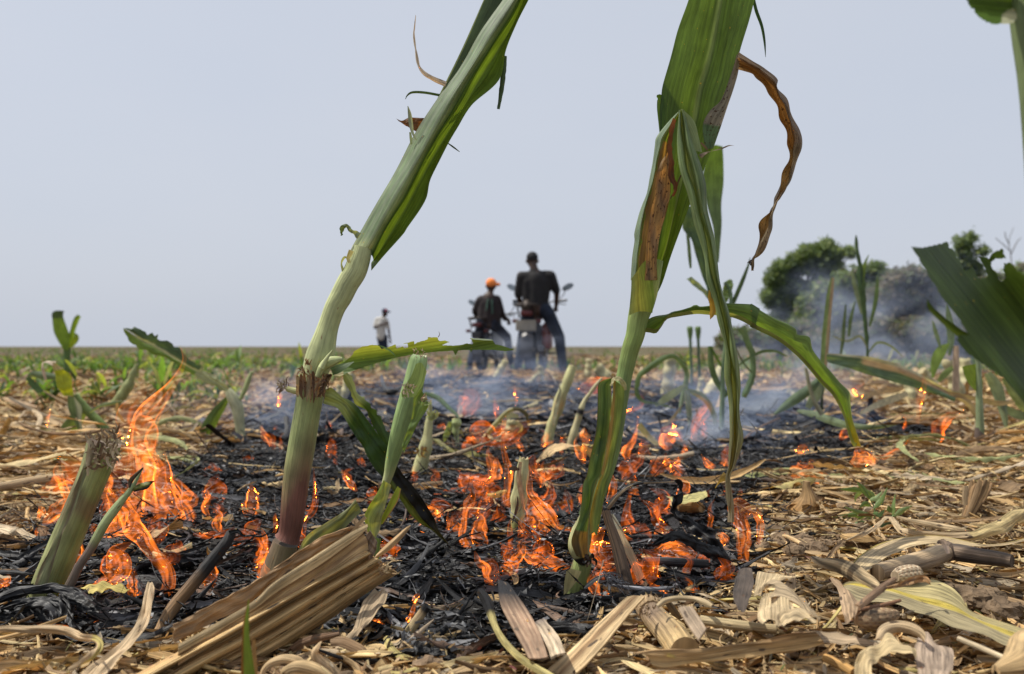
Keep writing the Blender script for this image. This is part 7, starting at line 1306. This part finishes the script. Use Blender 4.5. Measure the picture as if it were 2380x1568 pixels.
def fl(label, r, d, *spines, dim=False, th=FL_TH, group=None):
    for q, sp in enumerate(spines):
        fcount[0] += 1; mb = MB(); flame(mb, Z(r, sp), d, fcount[0] * 1.7, th)
        o = solo("flame", label, "flame", mb, M_flame2 if dim else M_flame, group=(group or ("flames: " + label)) if len(spines) > 1 or group else None)
        if len(spines) > 1 and not group: o['group'] = "tongues of the " + label
fl("tall orange fire tongue, highest of the fire right of the thick stump", 'r', 1.42, [(830, 1180, 300), (850, 1040, 380), (860, 900, 300), (835, 760, 200), (800, 640, 170), (850, 520, 150), (920, 420, 90), (980, 340, 50), (1030, 260, 30), (1050, 190, 22), (1030, 130, 6)])
fl("broad inner tongue of the fire right of the thick stump", 'r', 1.36, [(900, 1160, 120), (860, 1060, 190), (840, 960, 210), (870, 850, 150), (840, 740, 70), (830, 660, 12)])
fl("pale orange sheet rising through straw behind the thick stump", 'r', 1.6, [(700, 900, 160), (740, 760, 240), (780, 640, 200), (740, 520, 120), (790, 420, 60), (840, 330, 12)], dim=True)
fl("right hand tongue of the fire right of the thick stump", 'r', 1.33, [(1040, 1170, 90), (1060, 1090, 130), (1010, 980, 130), (960, 880, 110), (950, 800, 60), (935, 720, 8)])
fl("thin curling flame at the right flank of the stump fire", 'r', 1.30, [(1040, 1160, 30), (1010, 1080, 60), (1060, 1010, 90), (1110, 1000, 60), (1060, 950, 50), (1000, 890, 30), (940, 850, 8)])
fl("narrow flame standing at the far right of the stump fire", 'r', 1.28, [(1190, 1090, 20), (1165, 1040, 50), (1190, 980, 46), (1170, 930, 6)])
fl("wide low flame licking between stump and scorched shoot", 'r', 1.25, [(520, 1150, 40), (580, 1185, 90), (650, 1190, 120), (720, 1130, 130), (700, 1040, 150), (650, 950, 120), (640, 880, 60), (620, 820, 8)])
fl("long flame twisting down in front of the ash at left", 'r', .98, [(905, 1568, 60), (945, 1500, 80), (935, 1400, 90), (880, 1310, 80), (830, 1230, 90), (770, 1150, 110), (730, 1080, 90), (700, 1000, 50), (715, 930, 8)])
fl("short flame left of the long twisting flame", 'r', .98, [(800, 1568, 60), (770, 1500, 90), (755, 1440, 70), (765, 1390, 10)])
fl("forked flame left of the thick stump", 'r', 1.25, [(240, 1120, 40), (290, 1090, 110), (350, 1040, 100), (380, 980, 60), (350, 900, 80), (320, 840, 60), (330, 790, 8)], [(225, 1110, 20), (235, 1060, 36), (220, 1030, 8)])
fl("small bright hooked flame at the ash edge far left", 'r', 1.25, [(265, 1200, 14), (230, 1203, 26), (205, 1185, 20), (210, 1155, 5)])
fl("dim red flame veil behind the thick stump", 'r', 1.5, [(250, 1000, 60), (330, 960, 140), (430, 900, 160), (420, 820, 120), (330, 760, 20)], dim=True)
fl("orange flame cut by the left edge", 'b', .97, [(-60, 960, 80), (30, 930, 70), (60, 895, 30), (50, 870, 6)])
fl("tiny flame above the ash beside the charred leaf heap", 'b', 1.2, [(60, 740, 10), (80, 690, 24), (120, 650, 8)])
fl("low flame creeping under the charred leaf heap", 'b', .86, [(160, 1245, 10), (260, 1235, 26), (400, 1235, 20), (560, 1245, 14), (690, 1190, 6)])
fl("flame behind the burnt tip stalk", 'b', 1.0, [(1330, 1080, 14), (1380, 1010, 50), (1405, 950, 40), (1400, 900, 8)])
fl("red flame sheet between burnt tip stalk and purple stalk", 'b', 1.12, [(1780, 850, 40), (1830, 780, 120), (1840, 680, 130), (1800, 610, 60), (1760, 560, 8)], dim=True)
fl("dim red flames over the ash left of the purple stalk", 'b', 1.2, [(1350, 590, 20), (1480, 600, 60), (1580, 580, 50), (1640, 540, 8)], [(1600, 700, 60), (1700, 640, 140), (1760, 560, 120), (1820, 480, 12)], [(1560, 950, 40), (1600, 900, 80), (1560, 830, 60), (1540, 780, 8)], dim=True)
fl("flame wrapping the left side of the purple stalk", 'c', 1.10, [(10, 770, 20), (70, 700, 80), (110, 600, 70), (115, 500, 50), (90, 420, 8)], [(190, 460, 14), (200, 400, 40), (195, 340, 30), (200, 300, 6)])
fl("thin flame edge right of the purple stalk", 'c', 1.08, [(425, 510, 20), (425, 430, 40), (440, 350, 30), (500, 270, 60), (515, 150, 50), (505, 40, 30), (500, -60, 6)], dim=True)
fl("orange flame flicker in the ash between the purple stalk and drooping leaf", 'c', 1.35, [(840, 130, 20), (800, 80, 70), (750, 20, 60), (720, -40, 12)])
fl("tall bright flame with a curved back left of the cream stub", 's', 1.15, [(680, 1640, 40), (600, 1540, 110), (560, 1440, 90), (575, 1330, 60), (590, 1220, 50), (620, 1140, 90), (650, 1070, 60), (640, 1010, 8)])
fl("flame licking below the tall bright curved flame", 'd', .97, [(-50, 880, 10), (-100, 800, 40), (-110, 730, 70), (-170, 680, 60), (-200, 600, 10)])
fl("pointed bright flame left of the tall curved flame", 's', 1.25, [(500, 1470, 60), (490, 1380, 110), (470, 1310, 70), (465, 1260, 8)], [(420, 1430, 30), (440, 1350, 46), (425, 1280, 26), (435, 1220, 5)])
fl("small bright flame above the burnt drooping leaf", 's', 1.35, [(300, 1280, 60), (350, 1240, 70), (330, 1205, 40), (370, 1180, 5)], [(270, 1380, 20), (310, 1330, 60), (340, 1260, 50), (300, 1160, 8)])
fl("wide orange flame right of the cream stub", 's', 1.22, [(1220, 1470, 40), (1250, 1380, 150), (1230, 1280, 180), (1190, 1200, 170), (1160, 1110, 90), (1180, 1040, 10)])
fl("curving flame line from the cream stub to the scorched base", 's', 1.18, [(1700, 1400, 20), (1560, 1390, 36), (1420, 1370, 60), (1340, 1260, 110), (1240, 1150, 80), (1170, 1060, 60), (1160, 930, 40), (1160, 820, 8)])
fl("tall faint flame left of the cream stub", 's', 1.4, [(1000, 1200, 30), (945, 1130, 70), (960, 1000, 60), (975, 880, 70), (950, 760, 50), (925, 640, 40), (930, 520, 8)])
fl("orange flame crossing left of the faint flame", 's', 1.5, [(780, 980, 30), (830, 880, 90), (815, 770, 80), (790, 690, 30), (795, 640, 5)])
fl("thin flame between the leaning stubs and the split plant", 's', 1.9, [(1650, 800, 30), (1610, 700, 60), (1570, 610, 30), (1590, 540, 5)], [(1640, 760, 40), (1650, 660, 50), (1690, 580, 30), (1700, 530, 5)], [(1640, 740, 16), (1640, 640, 26), (1635, 540, 5)])
fl("bright flame directly behind the split plant", 's', 1.25, [(1860, 1150, 40), (1900, 1060, 70), (1905, 960, 60), (1885, 860, 8)])
fl("flame burning behind the split plant's scorched base", 'd', 1.0, [(850, 760, 40), (790, 680, 120), (740, 580, 130), (760, 500, 100), (800, 440, 50), (830, 420, 6)], [(640, 500, 20), (720, 440, 60), (780, 430, 50), (820, 450, 10)], [(690, 560, 16), (760, 540, 36), (830, 530, 20), (900, 545, 4)])
fl("two bright flames at the foot of the split plant", 'd', .93, [(790, 990, 40), (750, 900, 80), (720, 840, 60), (760, 790, 50), (770, 750, 8)], [(820, 990, 16), (830, 940, 50), (815, 900, 8)])
fl("small bright curl of flame by the scorched stalk", 'd', 1.05, [(1040, 510, 16), (1000, 500, 40), (960, 460, 30), (1000, 430, 36), (1040, 480, 5)])
fl("wide orange flame under the arching burnt leaf", 'd', 1.04, [(1210, 600, 50), (1300, 590, 120), (1420, 600, 120), (1520, 640, 80), (1600, 650, 10)], [(1240, 590, 40), (1310, 560, 60), (1390, 550, 50), (1480, 600, 10)])
fl("dark red flame behind the arching burnt leaf", 'd', 1.2, [(1170, 560, 80), (1080, 470, 200), (1010, 380, 120), (1000, 280, 60), (1020, 160, 26), (1010, 80, 8)], [(1350, 450, 40), (1250, 380, 90), (1200, 260, 60), (1110, 200, 10)], dim=True)
fl("orange flame sweeping left from the foot of the split plant", 'd', 1.05, [(560, 740, 30), (450, 700, 90), (330, 690, 90), (230, 640, 120), (160, 560, 60), (180, 500, 8)], [(0, 740, 30), (80, 700, 90), (170, 620, 60), (190, 540, 8)])
fl("flame glowing under the burnt stick at lower centre right", 'd', .95, [(1290, 990, 60), (1250, 930, 100), (1200, 880, 50), (1180, 840, 8)], [(1560, 990, 50), (1520, 900, 80), (1480, 830, 30), (1450, 800, 6)])
fl("flame pair behind the pale cane", 'd', 1.1, [(1250, 860, 60), (1330, 800, 120), (1420, 790, 60), (1440, 740, 10)], dim=True)
fl("dim tall flame left of the broken stub end", 'd', 1.05, [(380, 900, 20), (370, 800, 70), (420, 730, 60), (330, 640, 30), (350, 560, 6)], dim=True)
fl("small flame at the black leaves below the dry bundle", 'c', .84, [(1290, 1020, 10), (1295, 980, 40), (1320, 945, 30), (1325, 930, 4)], [(1220, 1170, 14), (1260, 1110, 30), (1290, 1030, 26), (1280, 1010, 4)], [(960, 1140, 16), (1010, 1155, 24), (1060, 1175, 8)])
fl("upright flame crossing the straw right of the hanging strip", 't', 1.08, [(560, 1500, 40), (530, 1420, 80), (535, 1300, 96), (530, 1200, 96), (510, 1120, 100), (520, 1050, 150), (600, 1030, 20)], [(650, 1330, 30), (670, 1240, 50), (665, 1140, 50), (610, 1060, 70), (540, 1040, 10)])
fl("flame between the burnt curl and the upright flame", 't', 1.05, [(400, 1330, 40), (380, 1280, 70), (345, 1250, 30), (335, 1230, 6)])
fl("orange flame under the burning tip of the arching leaf", 't', 1.24, [(1500, 715, 90), (1490, 690, 170), (1475, 655, 160), (1445, 610, 90), (1425, 565, 20)], [(1575, 700, 20), (1530, 680, 60), (1490, 640, 70), (1450, 590, 20)])
fl("red orange flames just left of the tan husk tip", 't', 1.75, [(840, 820, 20), (940, 790, 140), (1020, 760, 160), (1050, 720, 60), (1055, 680, 6)], [(1000, 840, 60), (1060, 800, 120), (1180, 820, 90), (1260, 800, 10)])
fl("thin red flame slanting beyond the burning leaf tip", 't', 1.9, [(1560, 650, 20), (1650, 640, 50), (1720, 600, 46), (1790, 560, 30), (1850, 490, 5)], dim=True)
fl("forked orange flame in smoke left of the hanging strip", 'h', 1.95, [(1330, 1370, 40), (1290, 1300, 110), (1360, 1240, 110), (1420, 1290, 40), (1440, 1300, 8)], [(1350, 1250, 60), (1360, 1190, 30), (1340, 1140, 6)])
fl("small flames in the ash below the forked orange flame", 'h', 1.75, [(1350, 1540, 50), (1320, 1480, 70), (1300, 1440, 20), (1310, 1420, 4)], [(1380, 1500, 60), (1400, 1460, 30), (1395, 1430, 4)], [(1690, 1500, 20), (1640, 1490, 50), (1600, 1450, 30), (1580, 1410, 5)])
fl("flame just right of the split plant's stalk", 'h', 1.8, [(1000, 1450, 40), (990, 1390, 60), (1020, 1340, 40), (1060, 1260, 30), (1070, 1200, 20), (1080, 1100, 5)])
fl("faint curling flame rising from the arched leaf tip", 'h', 3.0, [(950, 1190, 16), (960, 1110, 30), (1040, 1060, 30), (1100, 1030, 30), (1115, 970, 20), (1100, 930, 5)], dim=True)
fl("faint pink flame in smoke behind the reed stems", 'h', 2.4, [(1520, 1310, 30), (1530, 1200, 50), (1590, 1090, 90), (1630, 1030, 60), (1570, 970, 30), (1520, 930, 8)], dim=True)
fl("scattered red flames before the slanting leaf", 'i', 2.3, [(1180, 1400, 30), (1190, 1290, 90), (1240, 1210, 60), (1340, 1170, 14)], [(1050, 1250, 16), (1060, 1120, 36), (1090, 1010, 26), (1085, 930, 6)], [(700, 1080, 16), (650, 1040, 30), (700, 1000, 20), (720, 980, 5)], [(570, 1350, 20), (590, 1310, 60), (620, 1290, 20)], [(960, 1290, 20), (975, 1240, 26), (970, 1200, 5)], dim=True)
fl("red flame sheet low in the ash below the fallen leaf", 'i', 1.9, [(250, 1568, 40), (350, 1540, 130), (380, 1500, 60), (375, 1470, 6)], [(290, 1425, 30), (330, 1405, 60), (360, 1410, 10)])
fl("red haze of flame in the middle of the burnt strip", 's', 3.2, [(560, 420, 60), (600, 300, 200), (640, 200, 160), (570, 140, 20)], [(860, 400, 20), (862, 320, 40), (850, 230, 16), (840, 190, 4)], [(1045, 270, 14), (1035, 180, 26), (1025, 80, 4)], [(1600, 130, 40), (1700, 110, 130), (1850, 60, 80), (1950, 60, 10)], dim=True)
fl("broad red veil of flame around the bent dry strip", 's', 2.2, [(640, 540, 60), (720, 500, 180), (850, 560, 200), (960, 560, 180), (1100, 480, 100), (1180, 400, 10)], [(880, 540, 20), (920, 470, 40), (950, 370, 10)], [(560, 700, 60), (640, 640, 160), (720, 600, 90), (760, 560, 10)], dim=True)
fl("red glowing veil of flame in front of the cream stub", 's', 1.6, [(520, 900, 60), (600, 960, 200), (720, 1040, 240), (860, 1100, 200), (960, 1180, 60)], [(200, 1200, 60), (320, 1160, 200), (460, 1120, 220), (600, 1080, 120), (690, 1020, 10)], [(1280, 1000, 60), (1240, 900, 120), (1180, 800, 120), (1200, 720, 20)], [(1400, 1300, 40), (1300, 1240, 120), (1200, 1100, 80)], dim=True)
fl("small flame tips near the base of the leaning stubs", 's', 2.2, [(1370, 820, 20), (1360, 760, 36), (1375, 690, 5)], [(1460, 720, 14), (1440, 660, 24), (1445, 620, 4)], [(1260, 640, 30), (1330, 620, 50), (1380, 590, 8)], [(1110, 700, 40), (1060, 620, 50), (1040, 570, 8)])
fl("faint flame wisps in the straw at far left", 'a', 1.9, [(220, 1500, 20), (230, 1440, 60), (210, 1400, 10)], [(370, 1200, 12), (375, 1120, 30), (400, 1050, 5)], [(440, 1540, 60), (540, 1540, 90), (600, 1500, 20)], dim=True)
fl("orange flame glimpsed left of the leaning stalk", 'a', 2.2, [(2120, 1340, 30), (2090, 1280, 70), (2060, 1230, 30), (2050, 1180, 6)], [(2100, 1440, 30), (2040, 1440, 50), (2000, 1430, 8)])
fl("tiny flame behind the side shoot of the leaning stalk", 'g', 3.2, [(235, 1050, 14), (228, 1000, 34), (240, 950, 24), (225, 900, 5)], [(650, 1240, 10), (690, 1215, 40), (700, 1190, 8)])
fl("broad ragged flame band running between purple stalk and cream stub", 's', 1.32, [(60, 1300, 40), (160, 1270, 120), (280, 1230, 160), (380, 1180, 140), (470, 1200, 60)], [(420, 1420, 60), (520, 1330, 170), (600, 1230, 160), (650, 1130, 80), (640, 1060, 8)], [(700, 1300, 60), (760, 1200, 160), (820, 1110, 120), (810, 1000, 50), (830, 920, 6)], [(780, 1420, 40), (860, 1340, 120), (900, 1240, 110), (880, 1150, 10)], dim=True)
fl("broad ragged flame band running from the cream stub to the split plant", 's', 1.38, [(1150, 1260, 50), (1240, 1180, 150), (1330, 1110, 130), (1350, 1000, 50), (1330, 930, 8)], [(1380, 1340, 60), (1440, 1230, 160), (1500, 1130, 110), (1480, 1020, 8)], [(1260, 960, 40), (1330, 880, 120), (1420, 850, 110), (1460, 760, 10)], dim=True)
fl("low red flames spreading over the ash right of the split plant", 'h', 1.6, [(940, 1560, 60), (1020, 1480, 130), (1090, 1430, 90), (1100, 1350, 8)], [(1180, 1560, 50), (1240, 1500, 110), (1290, 1450, 60), (1300, 1390, 6)], dim=True)
for q in range(120):      # the many small tongues all over the burning strip
    x0 = R.choice([R.uniform(150, 520), R.uniform(560, 1000), R.uniform(900, 1750), R.uniform(1000, 1700)]); v0 = R.uniform(1000, 1370)
    g_ = GD(v0); h_ = R.uniform(20, 85) * 1.3 / g_; w_ = R.uniform(10, 46) * 1.4 / g_; b_ = R.uniform(-.6, .6) * h_
    if not burnt(*P(x0, v0, g_).xy): continue
    mb = MB(); flame(mb, [(x0, v0, w_ * .7), (x0 + b_ * .4, v0 - h_ * .4, w_), (x0 + b_ * .2, v0 - h_ * .75, w_ * .6), (x0 + b_, v0 - h_, 1.5)], g_ - .02, 500 + q, .0016, 24, 16)
    z = "left of the purple stalk" if x0 < 640 else ("between the purple stalk and the cream stub" if x0 < 1200 else ("between cream stub and split plant" if x0 < 1370 else "right of the split plant"))
    solo("flame", "tiny orange flame flickering in the black ash " + z, "flame", mb, M_flame if R.random() < .25 else M_flame2, group="tiny flames " + z)

# ================================================================== smoke
def smoke(name, label, c, r, dens, scale, seed, th=(.47, .70), col=(.46, .62, 1.0)):
    m, n = new_mat("smoke"); L = n.links.new; tc = nd(n, "ShaderNodeTexCoord")
    t = nd(n, "ShaderNodeTexNoise", noise_dimensions='4D'); t.inputs['W'].default_value = seed; t.inputs['Scale'].default_value = scale; t.inputs['Detail'].default_value = 4; t.inputs['Distortion'].default_value = .6
    L(tc.outputs['Object'], t.inputs[0]); rg = nd(n, "ShaderNodeMapRange"); L(t.outputs[0], rg.inputs[0]); rg.inputs[1].default_value, rg.inputs[2].default_value = th
    ln = nd(n, "ShaderNodeVectorMath", operation='LENGTH'); L(tc.outputs['Object'], ln.inputs[0]); fo = nd(n, "ShaderNodeMapRange"); L(ln.outputs['Value'], fo.inputs[0])
    fo.inputs[1].default_value = 1.0; fo.inputs[2].default_value = .25; fo.inputs[3].default_value = 0; fo.inputs[4].default_value = 1
    v = nd(n, "ShaderNodeVolumeScatter"); v.inputs[0].default_value = (*col, 1); v.inputs['Anisotropy'].default_value = .3
    L(math_(n, 'MULTIPLY', math_(n, 'MULTIPLY', rg.outputs[0], fo.outputs[0]), dens), v.inputs['Density']); o = nd(n, "ShaderNodeOutputMaterial"); L(v.outputs[0], o.inputs['Volume'])
    mb = MB(); rows = np.array([[(math.sin(a) * math.cos(b), math.sin(a) * math.sin(b), math.cos(a)) for b in np.linspace(0, 2 * math.pi, 24, endpoint=False)] for a in np.linspace(.02, math.pi - .02, 14)])
    mb.grid(rows[::-1], rows[:, :, :2], (1, 1, 1), closed=True); mb.fan(rows[0], (1, 1, 1)); mb.fan(rows[-1][::-1], (1, 1, 1))
    o = bpy.data.objects.new(name, mb.mesh(name)); COL.objects.link(o); o.location = c; o.scale = r; o.data.materials.append(m)
    return tag(o, label, "smoke", None, "stuff")
SM = [("blue smoke low over the ash behind the hanging strip", (1680, 985, 3.1), (.6, .8, .26), 6.0, 2.6, 1),
      ("white wisps of smoke curling off the ash at the foot of the strip", (1640, 1050, 2.5), (.34, .35, .12), 15.0, 3.5, 2),
      ("blue smoke drifting over the middle of the burnt strip", (1110, 925, 3.6), (.7, .7, .22), 2.6, 2.8, 3),
      ("thin blue smoke left of the leaning stalk", (640, 985, 3.0), (.42, .6, .26), 3.0, 2.6, 4),
      ("large pale smoke plume rising before the bushes at right", (2030, 770, 8.5), (1.3, 2.2, .95), .80, 2.2, 5),
      ("smoke around the wheels of the two motorcycles", (1215, 815, 10.2), (1.1, .7, .42), .8, 2.2, 6),
      ("thin smoke wisp rising between the split plant and the tree", (1850, 880, 4.5), (.5, .8, .45), 1.6, 2.6, 7)]
for lab, (u, v, d), r, dn, s, sd_ in SM: smoke("smoke", lab, P(u, v, d), r, dn, s, sd_, col=(.60, .70, .95) if d > 4 else (.50, .64, 1.0))
